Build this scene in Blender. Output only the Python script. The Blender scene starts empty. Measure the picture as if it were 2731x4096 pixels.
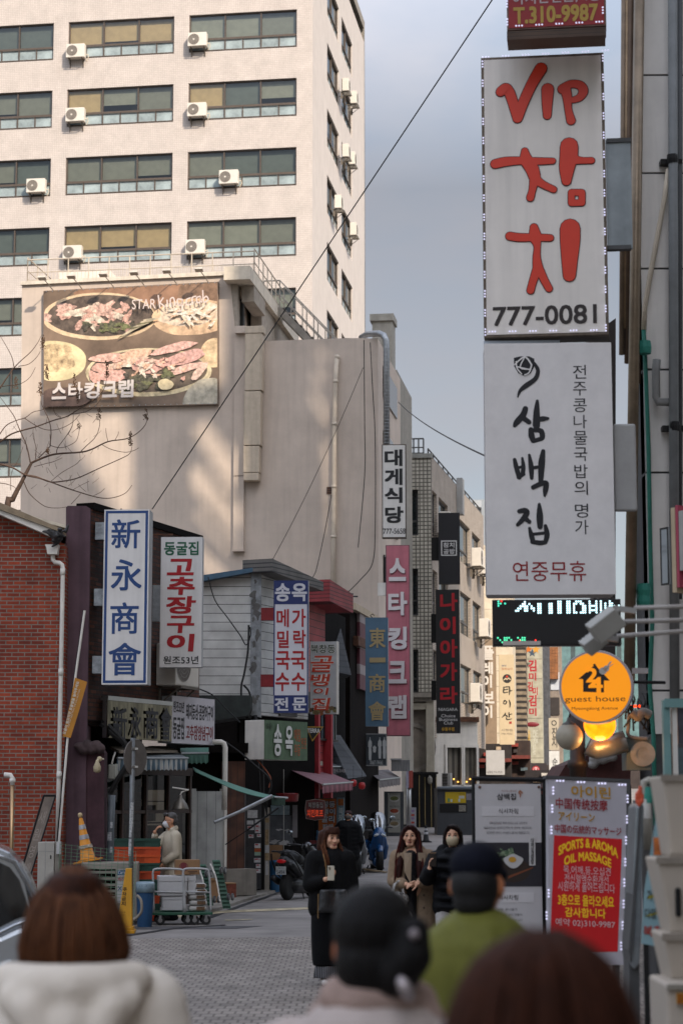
import bpy, bmesh, math, random
from mathutils import Vector as V, Matrix
from math import sin, cos, radians as R, pi
random.seed(7)
S = bpy.context.scene
COL = S.collection
# ---------------- camera ----------------
F, CX, CY, HZ = 8000., 1365.5, 2048., 3214.      # focal length, image centre and horizon measured on the photograph
CAM = V((0, 0, 1.88))
TH = math.atan((HZ - CY) / F)
cd = bpy.data.cameras.new('camera'); cam = bpy.data.objects.new('camera', cd); COL.objects.link(cam)
cam.location = CAM; cam.rotation_euler = (pi / 2 + TH, 0, 0)
cd.sensor_fit = 'VERTICAL'; cd.sensor_height = 36; cd.lens = F / 4096 * 36
cd.clip_start = .1; cd.clip_end = 3000
cd.dof.use_dof = True; cd.dof.focus_distance = 36; cd.dof.aperture_fstop = 3.0
S.camera = cam
# ---------------- sky, sun, exposure ----------------
SUN_AZ, SUN_EL = 29., 38.                      # to the right of straight behind the camera, and up
ts = V((sin(R(SUN_AZ)) * cos(R(SUN_EL)), -cos(R(SUN_AZ)) * cos(R(SUN_EL)), sin(R(SUN_EL))))
w = bpy.data.worlds.new('World'); S.world = w; w.use_nodes = True
nt = w.node_tree; nt.nodes.clear()
sky = nt.nodes.new('ShaderNodeTexSky'); sky.sky_type = 'NISHITA'; sky.sun_disc = False
sky.sun_elevation = R(SUN_EL); sky.sun_rotation = R(180 - SUN_AZ)
sky.dust_density = 1.2; sky.air_density = 1.0; sky.ozone_density = 1.5
tc = nt.nodes.new('ShaderNodeTexCoord'); mp = nt.nodes.new('ShaderNodeMapping'); mp.inputs['Scale'].default_value = (3, 3, 7)
nz = nt.nodes.new('ShaderNodeTexNoise'); nz.inputs['Scale'].default_value = 1.6; nz.inputs['Detail'].default_value = 5
rp = nt.nodes.new('ShaderNodeValToRGB'); rp.color_ramp.elements[0].position = .46; rp.color_ramp.elements[1].position = .72
rp.color_ramp.elements[1].color = (.5, .5, .5, 1)
hs = nt.nodes.new('ShaderNodeHueSaturation'); hs.inputs['Saturation'].default_value = .5; hs.inputs['Value'].default_value = .82
mx = nt.nodes.new('ShaderNodeMixRGB'); mx.inputs[2].default_value = (4.2, 3.9, 4.0, 1)
bg = nt.nodes.new('ShaderNodeBackground'); bg.inputs['Strength'].default_value = .13
out = nt.nodes.new('ShaderNodeOutputWorld')
L = nt.links.new
L(tc.outputs['Generated'], mp.inputs[0]); L(mp.outputs[0], nz.inputs[0]); L(nz.outputs[0], rp.inputs[0])
L(sky.outputs[0], hs.inputs['Color']); L(rp.outputs[0], mx.inputs[0]); L(hs.outputs[0], mx.inputs[1]); sz = nt.nodes.new('ShaderNodeSeparateXYZ'); L(tc.outputs['Generated'], sz.inputs[0])      # sky dimmed near the horizon, raised overhead to lift light in the shade
mr_ = nt.nodes.new('ShaderNodeMapRange'); mr_.inputs[1].default_value = .3; mr_.inputs[2].default_value = .6; mr_.inputs[3].default_value = .37; mr_.inputs[4].default_value = 1.85; L(sz.outputs[2], mr_.inputs[0])
mv = nt.nodes.new('ShaderNodeMixRGB'); mv.blend_type = 'MULTIPLY'; mv.inputs[0].default_value = 1; L(mx.outputs[0], mv.inputs[1]); L(mr_.outputs[0], mv.inputs[2]); L(mv.outputs[0], bg.inputs[0]); L(bg.outputs[0], out.inputs[0])
sl = bpy.data.lights.new('sun', 'SUN'); sl.energy = 2.1; sl.angle = R(.53); sl.color = (1, .85, .69)
so = bpy.data.objects.new('sun', sl); COL.objects.link(so); so.rotation_euler = (-ts).to_track_quat('-Z', 'Y').to_euler(); so.location = (30, -60, 60)
vs = S.view_settings; vs.view_transform = 'Standard'; vs.look = 'None'; vs.exposure = 1.3; vs.gamma = 1; vs.use_curve_mapping = False
S.cycles.max_bounces = 6; S.cycles.diffuse_bounces = 3; S.cycles.glossy_bounces = 3; S.cycles.transparent_max_bounces = 8
S.cycles.caustics_reflective = False; S.cycles.caustics_refractive = False

# ---------------- helpers: measuring ----------------
def ray(px, py):
    a = (px - CX) / F; b = (CY - py) / F
    return V((a, cos(TH) - b * sin(TH), sin(TH) + b * cos(TH)))
def at(px, py, Y):
    r = ray(px, py); return CAM + r * (Y / r.y)
def gz(Y): return max(0., .0375 * (Y - 43))
def gpt(px, py):                                # the ground point seen there
    r = ray(px, py) / ray(px, py).y; lo, hi = 5., 160.
    for _ in range(50):
        Y = (lo + hi) / 2
        if CAM.z + r.z * Y > gz(Y): lo = Y
        else: hi = Y
    return CAM + r * lo
class Face:                                      # an upright plane: x along it, y into it, z up
    def __init__(s, o, rot):
        s.o = V(o); s.rot = R(rot); s.ux = V((cos(s.rot), sin(s.rot), 0)); s.uy = V((-sin(s.rot), cos(s.rot), 0))
    def loc(s, px, py):
        r = ray(px, py); t = (s.o - CAM).dot(s.uy) / r.dot(s.uy); d = CAM + r * t - s.o
        return d.dot(s.ux), d.z
    def rect(s, l, t, r, b):                     # the local x0,x1,z0,z1 of an image box
        cx, cy = (l + r) / 2, (t + b) / 2
        return s.loc(l, cy)[0], s.loc(r, cy)[0], s.loc(cx, b)[1], s.loc(cx, t)[1]
def face_at(px, py, Y, rot=0): return Face(at(px, py, Y), rot)

# ---------------- helpers: colour and material ----------------
def lin(c):
    c = c / 255.; return c / 12.92 if c <= .04045 else ((c + .055) / 1.055) ** 2.4
def rgb(h):
    if isinstance(h, str): h = h.lstrip('#'); return tuple(lin(int(h[i:i + 2], 16)) for i in (0, 2, 4))
    return h
MATS = {}
def mat(col, rough=.65, metal=0, var=.1, scale=4., streak=0, bump=0, emit=0, spec=.4, coat=0, stretch=None, name=None):
    k = (col, rough, metal, var, scale, streak, bump, emit, spec, coat, stretch)
    if k in MATS: return MATS[k]
    m = bpy.data.materials.new(name or 'surface'); m.use_nodes = True; t = m.node_tree; L = t.links.new
    p = t.nodes['Principled BSDF']; c = rgb(col)
    p.inputs['Roughness'].default_value = rough; p.inputs['Metallic'].default_value = metal
    p.inputs['Specular IOR Level'].default_value = spec; p.inputs['Coat Weight'].default_value = coat
    tc = t.nodes.new('ShaderNodeTexCoord'); src = tc.outputs['Object']
    if stretch:
        mp = t.nodes.new('ShaderNodeMapping'); mp.inputs['Scale'].default_value = stretch; L(src, mp.inputs[0]); src = mp.outputs[0]
    n = t.nodes.new('ShaderNodeTexNoise'); n.inputs['Scale'].default_value = scale; n.inputs['Detail'].default_value = 6; n.inputs['Roughness'].default_value = .65
    L(src, n.inputs['Vector'])
    mx = t.nodes.new('ShaderNodeMixRGB')
    mr = t.nodes.new('ShaderNodeMapRange'); mr.inputs[1].default_value = .3; mr.inputs[2].default_value = .7; L(n.outputs[0], mr.inputs[0])
    mx.inputs[1].default_value = (*[max(0, x * (1 - var * 1.6)) for x in c], 1); mx.inputs[2].default_value = (*[min(1, x * (1 + var)) for x in c], 1)
    L(mr.outputs[0], mx.inputs[0]); o = mx.outputs[0]
    if streak:
        m2 = t.nodes.new('ShaderNodeMapping'); m2.inputs['Scale'].default_value = (5, 5, .35); L(tc.outputs['Object'], m2.inputs[0])
        n2 = t.nodes.new('ShaderNodeTexNoise'); n2.inputs['Scale'].default_value = 1.3; n2.inputs['Detail'].default_value = 4; L(m2.outputs[0], n2.inputs[0])
        r2 = t.nodes.new('ShaderNodeMapRange'); r2.inputs[1].default_value = .45; r2.inputs[2].default_value = .75; r2.inputs[3].default_value = 1; r2.inputs[4].default_value = 1 - streak; L(n2.outputs[0], r2.inputs[0])
        mm = t.nodes.new('ShaderNodeMixRGB'); mm.blend_type = 'MULTIPLY'; mm.inputs[0].default_value = 1; L(o, mm.inputs[1]); L(r2.outputs[0], mm.inputs[2]); o = mm.outputs[0]
    L(o, p.inputs['Base Color'])
    if emit: L(o, p.inputs['Emission Color']); p.inputs['Emission Strength'].default_value = emit
    if bump:
        b = t.nodes.new('ShaderNodeBump'); b.inputs['Strength'].default_value = bump; b.inputs['Distance'].default_value = .03; L(n.outputs[0], b.inputs['Height']); L(b.outputs[0], p.inputs['Normal'])
    MATS[k] = m; return m
def brickmat(name, c1, c2, mortar, w, h, gap, off=.5, rough=.8, bump=.3, var=.5, axes='xz', dirt=.25, squash=1):
    m = bpy.data.materials.new(name); m.use_nodes = True; t = m.node_tree; L = t.links.new; p = t.nodes['Principled BSDF']
    p.inputs['Roughness'].default_value = rough; p.inputs['Specular IOR Level'].default_value = .3
    tc = t.nodes.new('ShaderNodeTexCoord'); sx = t.nodes.new('ShaderNodeSeparateXYZ'); cx = t.nodes.new('ShaderNodeCombineXYZ')
    L(tc.outputs['Object'], sx.inputs[0])
    if axes == 'xz':
        ad = t.nodes.new('ShaderNodeMath'); L(sx.outputs[0], ad.inputs[0]); L(sx.outputs[1], ad.inputs[1]); L(ad.outputs[0], cx.inputs[0]); L(sx.outputs[2], cx.inputs[1])
    else: L(sx.outputs[0], cx.inputs[0]); L(sx.outputs[1], cx.inputs[1])
    b = t.nodes.new('ShaderNodeTexBrick'); b.offset = off; b.inputs['Scale'].default_value = 1
    b.inputs['Brick Width'].default_value = w; b.inputs['Row Height'].default_value = h; b.inputs['Mortar Size'].default_value = gap
    b.inputs['Mortar Smooth'].default_value = .2; b.inputs['Bias'].default_value = 0
    for i, c in enumerate((c1, c2, mortar)): b.inputs[i + 1].default_value = (*rgb(c), 1)
    L(cx.outputs[0], b.inputs['Vector'])
    n = t.nodes.new('ShaderNodeTexNoise'); n.inputs['Scale'].default_value = 1.2; n.inputs['Detail'].default_value = 8; n.inputs['Roughness'].default_value = .7; L(tc.outputs['Object'], n.inputs[0])
    r2 = t.nodes.new('ShaderNodeMapRange'); r2.inputs[1].default_value = .35; r2.inputs[2].default_value = .7; r2.inputs[3].default_value = 1 - dirt; r2.inputs[4].default_value = 1.08; L(n.outputs[0], r2.inputs[0])
    mm = t.nodes.new('ShaderNodeMixRGB'); mm.blend_type = 'MULTIPLY'; mm.inputs[0].default_value = 1; L(b.outputs['Color'], mm.inputs[1]); L(r2.outputs[0], mm.inputs[2]); L(mm.outputs[0], p.inputs['Base Color'])
    if bump:
        bp = t.nodes.new('ShaderNodeBump'); bp.inputs['Strength'].default_value = bump; bp.inputs['Distance'].default_value = .02; bp.invert = True
        L(b.outputs['Fac'], bp.inputs['Height']); L(bp.outputs[0], p.inputs['Normal'])
    return m
def glassmat(name, tint, refl=.12, rough=.02):
    m = bpy.data.materials.new(name); m.use_nodes = True; t = m.node_tree; t.nodes.clear(); L = t.links.new
    o = t.nodes.new('ShaderNodeOutputMaterial'); a = t.nodes.new('ShaderNodeBsdfTransparent'); a.inputs[0].default_value = (*rgb(tint), 1)
    g = t.nodes.new('ShaderNodeBsdfGlossy'); g.inputs['Roughness'].default_value = rough; g.inputs[0].default_value = (.9, .95, 1, 1)
    f = t.nodes.new('ShaderNodeLayerWeight'); f.inputs[0].default_value = .14
    mr = t.nodes.new('ShaderNodeMapRange'); mr.inputs[3].default_value = refl; mr.inputs[4].default_value = 1; L(f.outputs['Fresnel'], mr.inputs[0])
    x = t.nodes.new('ShaderNodeMixShader'); L(mr.outputs[0], x.inputs[0]); L(a.outputs[0], x.inputs[1]); L(g.outputs[0], x.inputs[2]); L(x.outputs[0], o.inputs[0])
    return m
def slatmat(name, c1, c2, period, axis=2, rough=.6, metal=0, duty=.8, noise=.15, bump=.4):   # repeated slats, laps or stripes along one axis
    m = bpy.data.materials.new(name); m.use_nodes = True; t = m.node_tree; L = t.links.new; p = t.nodes['Principled BSDF']
    p.inputs['Roughness'].default_value = rough; p.inputs['Metallic'].default_value = metal
    tc = t.nodes.new('ShaderNodeTexCoord'); sx = t.nodes.new('ShaderNodeSeparateXYZ'); L(tc.outputs['Object'], sx.inputs[0])
    d = t.nodes.new('ShaderNodeMath'); d.operation = 'DIVIDE'; d.inputs[1].default_value = period; L(sx.outputs[axis], d.inputs[0])
    fr = t.nodes.new('ShaderNodeMath'); fr.operation = 'FRACT'; L(d.outputs[0], fr.inputs[0])
    gt = t.nodes.new('ShaderNodeMath'); gt.operation = 'GREATER_THAN'; gt.inputs[1].default_value = duty; L(fr.outputs[0], gt.inputs[0])
    mx = t.nodes.new('ShaderNodeMixRGB'); mx.inputs[1].default_value = (*rgb(c1), 1); mx.inputs[2].default_value = (*rgb(c2), 1); L(gt.outputs[0], mx.inputs[0])
    n = t.nodes.new('ShaderNodeTexNoise'); n.inputs['Scale'].default_value = 2.5; n.inputs['Detail'].default_value = 7; L(tc.outputs['Object'], n.inputs[0])
    r2 = t.nodes.new('ShaderNodeMapRange'); r2.inputs[1].default_value = .35; r2.inputs[2].default_value = .65; r2.inputs[3].default_value = 1 - noise * 2; r2.inputs[4].default_value = 1.05; L(n.outputs[0], r2.inputs[0])
    mm = t.nodes.new('ShaderNodeMixRGB'); mm.blend_type = 'MULTIPLY'; mm.inputs[0].default_value = 1; L(mx.outputs[0], mm.inputs[1]); L(r2.outputs[0], mm.inputs[2]); L(mm.outputs[0], p.inputs['Base Color'])
    if bump:
        b = t.nodes.new('ShaderNodeBump'); b.inputs['Strength'].default_value = bump; b.inputs['Distance'].default_value = .02; L(fr.outputs[0], b.inputs['Height']); L(b.outputs[0], p.inputs['Normal'])
    return m

# ---------------- helpers: mesh ----------------
class MB:
    def __init__(s): s.v = []; s.f = []; s.mi = []; s.m = 0
    def add(s, vs, fs):
        o = len(s.v); s.v += [tuple(v) for v in vs]
        for f in fs: s.f.append(tuple(i + o for i in f)); s.mi.append(s.m)
        return s
    def box(s, x0, x1, y0, y1, z0, z1):
        return s.add([(x, y, z) for z in (z0, z1) for y in (y0, y1) for x in (x0, x1)],
                     [(0, 2, 3, 1), (4, 5, 7, 6), (0, 1, 5, 4), (1, 3, 7, 5), (3, 2, 6, 7), (2, 0, 4, 6)])
    def tbox(s, c, hx, hy, hz, M):               # a box turned by the matrix M about its centre
        c = V(c); return s.add([c + M @ V((a * hx, b * hy, d * hz)) for d in (-1, 1) for b in (-1, 1) for a in (-1, 1)],
                     [(0, 2, 3, 1), (4, 5, 7, 6), (0, 1, 5, 4), (1, 3, 7, 5), (3, 2, 6, 7), (2, 0, 4, 6)])
    def quad(s, *p): return s.add(p, [tuple(range(len(p)))])
    def prism(s, pts, y0, y1):                   # outline in x,z
        n = len(pts)
        return s.add([(x, y0, z) for x, z in pts] + [(x, y1, z) for x, z in pts],
                     [tuple(range(n)), tuple(range(2 * n - 1, n - 1, -1))] + [(i, n + i, n + (i + 1) % n, (i + 1) % n) for i in range(n)])
    def plan(s, pts, z0, z1):                    # outline in x,y
        n = len(pts)
        return s.add([(x, y, z0) for x, y in pts] + [(x, y, z1) for x, y in pts],
                     [tuple(range(n - 1, -1, -1)), tuple(range(n, 2 * n))] + [(i, (i + 1) % n, n + (i + 1) % n, n + i) for i in range(n)])
    def tube(s, pts, r, n=8, cap=True):
        pts = [V(p) for p in pts]; k = len(pts); rs = r if isinstance(r, (list, tuple)) else [r] * k
        vs = []; prev = None
        for i, p in enumerate(pts):
            d = (pts[min(i + 1, k - 1)] - pts[max(i - 1, 0)]).normalized()
            if prev is None: a = d.orthogonal().normalized()
            else: a = (prev - d * prev.dot(d)).normalized()
            prev = a; b = d.cross(a)
            vs += [p + (a * cos(2 * pi * j / n) + b * sin(2 * pi * j / n)) * rs[i] for j in range(n)]
        fs = [(i * n + j, i * n + (j + 1) % n, (i + 1) * n + (j + 1) % n, (i + 1) * n + j) for i in range(k - 1) for j in range(n)]
        if cap: fs += [tuple(range(n - 1, -1, -1)), tuple(range((k - 1) * n, k * n))]
        return s.add(vs, fs)
    def bar(s, a, b, r, n=6): return s.tube([a, b], r, n)
    def lathe(s, prof, c=(0, 0, 0), n=16, M=None):
        c = V(c); M = M or Matrix.Identity(3); k = len(prof)
        vs = [c + M @ V((r * cos(2 * pi * j / n), r * sin(2 * pi * j / n), z)) for r, z in prof for j in range(n)]
        return s.add(vs, [(i * n + j, i * n + (j + 1) % n, (i + 1) * n + (j + 1) % n, (i + 1) * n + j) for i in range(k - 1) for j in range(n)]
                     + [tuple(range(n - 1, -1, -1)), tuple(range((k - 1) * n, k * n))])
    def sph(s, c, r, n=12, M=None):
        if not isinstance(r, (tuple, list)): r = (r, r, r)
        c = V(c); M = M or Matrix.Identity(3); k = n // 2 + 1; vs = []
        for i in range(1, k):
            a = pi * i / k
            vs += [c + M @ V((r[0] * sin(a) * cos(2 * pi * j / n), r[1] * sin(a) * sin(2 * pi * j / n), r[2] * cos(a))) for j in range(n)]
        vs += [c + M @ V((0, 0, r[2])), c + M @ V((0, 0, -r[2]))]; t = len(vs) - 2
        return s.add(vs, [(i * n + j, (i + 1) * n + j, (i + 1) * n + (j + 1) % n, i * n + (j + 1) % n) for i in range(k - 2) for j in range(n)]
                     + [(t, j, (j + 1) % n) for j in range(n)] + [(t + 1, (k - 2) * n + (j + 1) % n, (k - 2) * n + j) for j in range(n)])
    def disc(s, c, r, n=24, rz=None):            # flat, facing -y
        rz = rz or r; return s.add([(c[0] + r * cos(2 * pi * j / n), c[1], c[2] + rz * sin(2 * pi * j / n)) for j in range(n)], [tuple(range(n))])
    def ring(s, c, r0, r1, n=24):
        return s.add([(c[0] + r * cos(2 * pi * j / n), c[1], c[2] + r * sin(2 * pi * j / n)) for r in (r0, r1) for j in range(n)],
                     [(j, (j + 1) % n, n + (j + 1) % n, n + j) for j in range(n)])
    def walls(s, x0, x1, z0, z1, ops, y=0., depth=.3):   # a wall at y with openings and their reveals
        xs = sorted({x0, x1, *[o[0] for o in ops], *[o[1] for o in ops]}); zs = sorted({z0, z1, *[o[2] for o in ops], *[o[3] for o in ops]})
        xs = [x for x in xs if x0 <= x <= x1]; zs = [z for z in zs if z0 <= z <= z1]
        for i in range(len(xs) - 1):
            for j in range(len(zs) - 1):
                cx, cz = (xs[i] + xs[i + 1]) / 2, (zs[j] + zs[j + 1]) / 2
                if any(o[0] < cx < o[1] and o[2] < cz < o[3] for o in ops): continue
                s.quad((xs[i], y, zs[j]), (xs[i + 1], y, zs[j]), (xs[i + 1], y, zs[j + 1]), (xs[i], y, zs[j + 1]))
        for a, b, c, d in ops:
            a, b = max(a, x0), min(b, x1); e = y + depth
            s.quad((a, y, c), (a, y, d), (a, e, d), (a, e, c)); s.quad((b, y, d), (b, y, c), (b, e, c), (b, e, d))
            s.quad((a, y, d), (b, y, d), (b, e, d), (a, e, d)); s.quad((b, y, c), (a, y, c), (a, e, c), (b, e, c))
        return s
    def build(s, name, mats, parent=None, smooth=False, bevel=0, loc=None, rot=None):
        me = bpy.data.meshes.new(name); me.from_pydata(s.v, [], s.f)
        for m in (mats if isinstance(mats, (list, tuple)) else [mats]): me.materials.append(m)
        me.polygons.foreach_set('material_index', s.mi)
        if smooth: me.polygons.foreach_set('use_smooth', [True] * len(s.f))
        me.update(); ob = bpy.data.objects.new(name, me); COL.objects.link(ob)
        if parent: ob.parent = parent
        if loc is not None: ob.location = loc
        if rot is not None: ob.rotation_euler = (0, 0, rot)
        if bevel:
            b = ob.modifiers.new('bevel', 'BEVEL'); b.width = bevel; b.segments = 2; b.limit_method = 'ANGLE'
        return ob
def tag(o, label, cat, group=None):
    o['label'] = label; o['category'] = cat
    if group: o['group'] = group
    return o
def thing(name, label, cat, loc=(0, 0, 0), rot=0., group=None):
    o = bpy.data.objects.new(name, None); o.empty_display_size = .1; COL.objects.link(o)
    o.location = loc; o.rotation_euler = (0, 0, rot); return tag(o, label, cat, group)
def fthing(f, name, label, cat, group=None): return thing(name, label, cat, f.o, f.rot, group)
def kind(o, k): o['kind'] = k; return o
def dup(root, loc, rot, label):
    def cp(o, par):
        c = o.copy(); COL.objects.link(c)
        if par: c.parent = par
        for ch in list(o.children): cp(ch, c)
        return c
    c = cp(root, None); c.location = loc; c.rotation_euler = (0, 0, rot); c['label'] = label; return c

# ---------------- helpers: lettering ----------------
GC = {}
def glyph(s, bold=0.):
    k = (s, bold)
    if k not in GC:
        cu = bpy.data.curves.new('t', 'FONT'); cu.body = s; cu.offset = bold; cu.resolution_u = 3
        ob = bpy.data.objects.new('t', cu); me = bpy.data.meshes.new_from_object(ob)
        GC[k] = ([(v.co.x, v.co.y) for v in me.vertices], [tuple(p.vertices) for p in me.polygons])
        bpy.data.objects.remove(ob); bpy.data.curves.remove(cu); bpy.data.meshes.remove(me)
    return GC[k]
def bb(vs): xs = [v[0] for v in vs]; ys = [v[1] for v in vs]; return min(xs), max(xs), min(ys), max(ys)
def put(mb, vs, fs, m, bold, y):                  # heavier letters are a few shifted copies a hair apart
    sh = [(0, 0)] if bold < .012 else [(-bold, -bold), (bold, bold), (-bold, bold), (bold, -bold)] + ([(0, 0)] if bold > .035 else [])
    for k, (du, dv) in enumerate(sh): mb.add([(lambda p: (p[0], y - .0004 * k, p[1]))(m(u + du, v + dv)) for u, v in vs], fs)
def words(mb, f, s, l, t, r, b, bold=.012, y=-.004, shear=0.):     # one line fitted into an image box
    vs, fs = glyph(s); e_ = bold * .6
    if not vs: return
    x0, x1, z0, z1 = f.rect(l, t, r, b); a, c, d, e = bb(vs); a -= e_; c += e_; d -= e_; e += e_
    def fx(u, v):
        q = (v - d) / max(e - d, 1e-6); return x0 + (u - a) / max(c - a, 1e-6) * (x1 - x0) + shear * (z1 - z0) * (q - .5), z0 + q * (z1 - z0)
    put(mb, vs, fs, fx, bold * .6, y)
def column(mb, f, s, l, t, r, b, bold=.02, y=-.004, fill=1., own=True, shear=0.):      # one character under another
    n = len(s)
    for i, ch in enumerate(s):
        if ch == ' ': continue
        x0, x1, z0, z1 = f.rect(l, t + (b - t) * i / n, r, t + (b - t) * (i + 1) / n)
        vs, fs = glyph(ch); a, c, d, e = bb(vs); w, h = x1 - x0, (z1 - z0) * fill
        if own and ch not in '一-ー':
            if c - a < .45 * (e - d): a, c = (a + c) / 2 - (e - d) * .32, (a + c) / 2 + (e - d) * .32
            if e - d < .45 * (c - a): d, e = (d + e) / 2 - (c - a) * .3, (d + e) / 2 + (c - a) * .3
        else: a, c, d, e = 0.03, .97, -.08, .84
        zc = (z0 + z1) / 2
        put(mb, vs, fs, lambda u, v: (x0 + (u - a) / (c - a) * w + shear * h * ((v - d) / (e - d) - .5), zc - h / 2 + (v - d) / (e - d) * h), bold * .6, y)
def cat_rom(p, n=6):
    if len(p) < 3: return p
    q = [p[0]] + list(p) + [p[-1]]; o = []
    for i in range(1, len(q) - 2):
        for j in range(n):
            t = j / n
            o.append(tuple(.5 * (2 * b + (c - a) * t + (2 * a - 5 * b + 4 * c - d) * t * t + (3 * b - a - 3 * c + d) * t ** 3) for a, b, c, d in zip(q[i - 1], q[i], q[i + 1], q[i + 2])))
    return o + [tuple(p[-1])]
SO = [0]
def stroke(mb, f, pts, y=-.004, curve=True, grow=0):       # a brush stroke: points (px, py, half width)
    if curve: pts = cat_rom(pts)
    SO[0] = (SO[0] + 1) % 12; y -= SO[0] * .0004
    P = []
    for px, py, r in pts:
        x, z = f.loc(px, py); x2, _ = f.loc(px + r + grow, py); P.append((x, z, abs(x2 - x)))
    n = len(P); vs = []
    for i in range(n):
        a, b = P[max(i - 1, 0)], P[min(i + 1, n - 1)]; dx, dz = b[0] - a[0], b[1] - a[1]; d = math.hypot(dx, dz) or 1
        x, z, r = P[i]; vs += [(x - dz / d * r, y, z + dx / d * r), (x + dz / d * r, y, z - dx / d * r)]
    mb.add(vs, [(2 * i, 2 * i + 1, 2 * i + 3, 2 * i + 2) for i in range(n - 1)])
    for k, (x, z, r) in enumerate((P[0], P[-1])): mb.disc((x, y - .0002 * (k + 1), z), r, 12)

# ---------------- helpers: organic shapes ----------------
class Org:
    def __init__(s): s.b = MB()
    def cap(s, a, b, r0, r1=None, flat=1., n=12):
        a, b = V(a), V(b); r1 = r0 if r1 is None else r1; d = b - a
        if d.length < 1e-5: d = V((0, 0, 1e-4))
        M = d.to_track_quat('Z', 'Y').to_matrix(); Ln = d.length; vs = []; prof = []
        for k in range(4): t = pi / 2 * (1 - k / 4); prof.append((r0 * cos(t), -r0 * sin(t)))
        prof.append((r0, 0)); prof.append((r1, Ln))
        for k in range(1, 5): t = pi / 2 * k / 4; prof.append((max(r1 * cos(t), 1e-4), Ln + r1 * sin(t)))
        prof[0] = (1e-4, -r0); s.b.lathe(prof, a, n, M); return s
    def chain(s, pts):
        for i in range(len(pts) - 1): s.cap(pts[i][:3], pts[i + 1][:3], pts[i][3], pts[i + 1][3])
        return s
    def ell(s, c, r, M=None): s.b.sph(c, r, 16, M); return s
    def build(s, name, m, parent=None, voxel=.012, smooth=4):
        ob = s.b.build(name, m, parent, smooth=True)
        r = ob.modifiers.new('remesh', 'REMESH'); r.mode = 'VOXEL'; r.voxel_size = voxel; r.use_smooth_shade = True
        if smooth: k = ob.modifiers.new('smooth', 'SMOOTH'); k.factor = .5; k.iterations = smooth
        return ob
# ================= palette =================
M_tile = brickmat('white_mosaic_tile', '#c5bdb6', '#bfb6af', '#ada39b', .105, .105, .012, off=0, bump=.1, dirt=.12)
M_gtile = brickmat('grey_mosaic_tile', '#b9b5a8', '#aaa69a', '#5d5a54', .15, .15, .022, off=0, bump=.2, dirt=.25)
M_brick = brickmat('red_brick', '#a3472e', '#7f3526', '#8a8076', .215, .068, .009, bump=.6, dirt=.5)
M_dbrick = brickmat('dark_brick', '#6b4030', '#3d2a24', '#3a3330', .22, .075, .012, bump=.6, dirt=.55)
M_plaster = mat('#c3b4a6', .85, var=.12, scale=.5, streak=.1, bump=.15)
M_white = mat('#d8d4cc', .6, var=.08, scale=3, streak=.12)
M_cream = mat('#d6c9b4', .7, var=.08, scale=2, streak=.15)
M_grey = mat('#8d8d8b', .6, var=.12, scale=3)
M_dgrey = mat('#4a4a4a', .6, var=.15)
M_black = mat('#121213', .6, var=.2, spec=.25)
M_nearblack = mat('#100d0b', .9, var=.35, scale=2, spec=.1)  # near-black for interiors, openings, walls and small dark parts
M_steel = mat('#a8a8a8', .3, metal=1, var=.1)
M_galv = mat('#9a9d9f', .42, metal=.85, var=.15, scale=9)
M_frame = mat('#5a5048', .5, metal=.3)
M_conc = mat('#8b857c', .9, var=.2, scale=2, streak=.25, bump=.3)
M_rust = mat('#5a3a28', .85, var=.4, scale=6)
M_wood = slatmat('brown_planks', '#5a3626', '#241610', .16, 0, duty=.92, noise=.35)
M_red = mat('#a03038', .6, var=.12)
M_glass = glassmat('window_glass', '#e6e8e2', .08)
M_dglass = mat('#1b2022', .06, var=.2, spec=.6)
M_iron = mat('#1c1b1b', .5, metal=.4)
M_cable = mat('#141414', .6)
BLINDS = [slatmat('blind', a, b, .06, 2, duty=.8, noise=.06, bump=0) for a, b in
          (('#8d9086', '#7d8077'), ('#a89c80', '#988c70'), ('#7f827a', '#6e7169'), ('#bfa67c', '#aa9470'), ('#5e6866', '#525b59'))]

# ================= ground =================
mb = MB(); ys = [-80, -20, 0, 10, 20, 30, 43] + [43 + 4 * i for i in range(1, 40)] + [400]
for a, b in zip(ys, ys[1:]):
    mb.quad((-150, a, gz(a) - .02), (150, a, gz(a) - .02), (150, b, gz(b) - .02), (-150, b, gz(b) - .02))
kind(mb.build('ground', mat('#5d5a57', .9, var=.2, scale=.6, bump=.2)), 'structure')
# asphalt lane and block paving
def sheet(name, m, pts, dz):
    b = MB(); b.add([(x, y, gz(y) + dz) for x, y in pts], [tuple(range(len(pts)))]); return kind(b.build(name, m), 'structure')
M_asph = mat('#7f7a76', .82, var=.22, scale=.9, bump=.25)
mb = MB()
for a, b in zip(ys, ys[1:]):
    if 26 <= a < 130 or a == 20: 
        mb.quad((-12, max(a, 26), gz(max(a, 26))), (14 + max(0, a - 40) * .2, max(a, 26), gz(max(a, 26))), (14 + max(0, a - 40) * .2, b, gz(b)), (-12, b, gz(b)))
kind(mb.build('road', M_asph), 'structure')
M_pave = brickmat('block_paving', '#989088', '#867e77', '#6a635c', .12, .24, .012, axes='xy', bump=.5, dirt=.4, rough=.75)
sheet('paving', M_pave, [(-12, -20), (14, -20), (14, 30.5), (6, 29.8), (1, 29.3), (-3, 28.6), (-12, 28)], .004)
sheet('asphalt_patch', mat('#4e4c4d', .85, var=.25, scale=2), [(-4.2, 30.6), (-1.6, 30.9), (-1.2, 31.6), (-4.0, 31.4)], .005)
g = [gpt(*p) for p in ((840, 3655), (1000, 3600), (1130, 3553), (1090, 3535), (1000, 3530), (830, 3560))]
b = MB(); b.plan([(p.x, p.y) for p in g], -.05, .05); kind(b.build('pavement', M_conc), 'structure')
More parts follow.
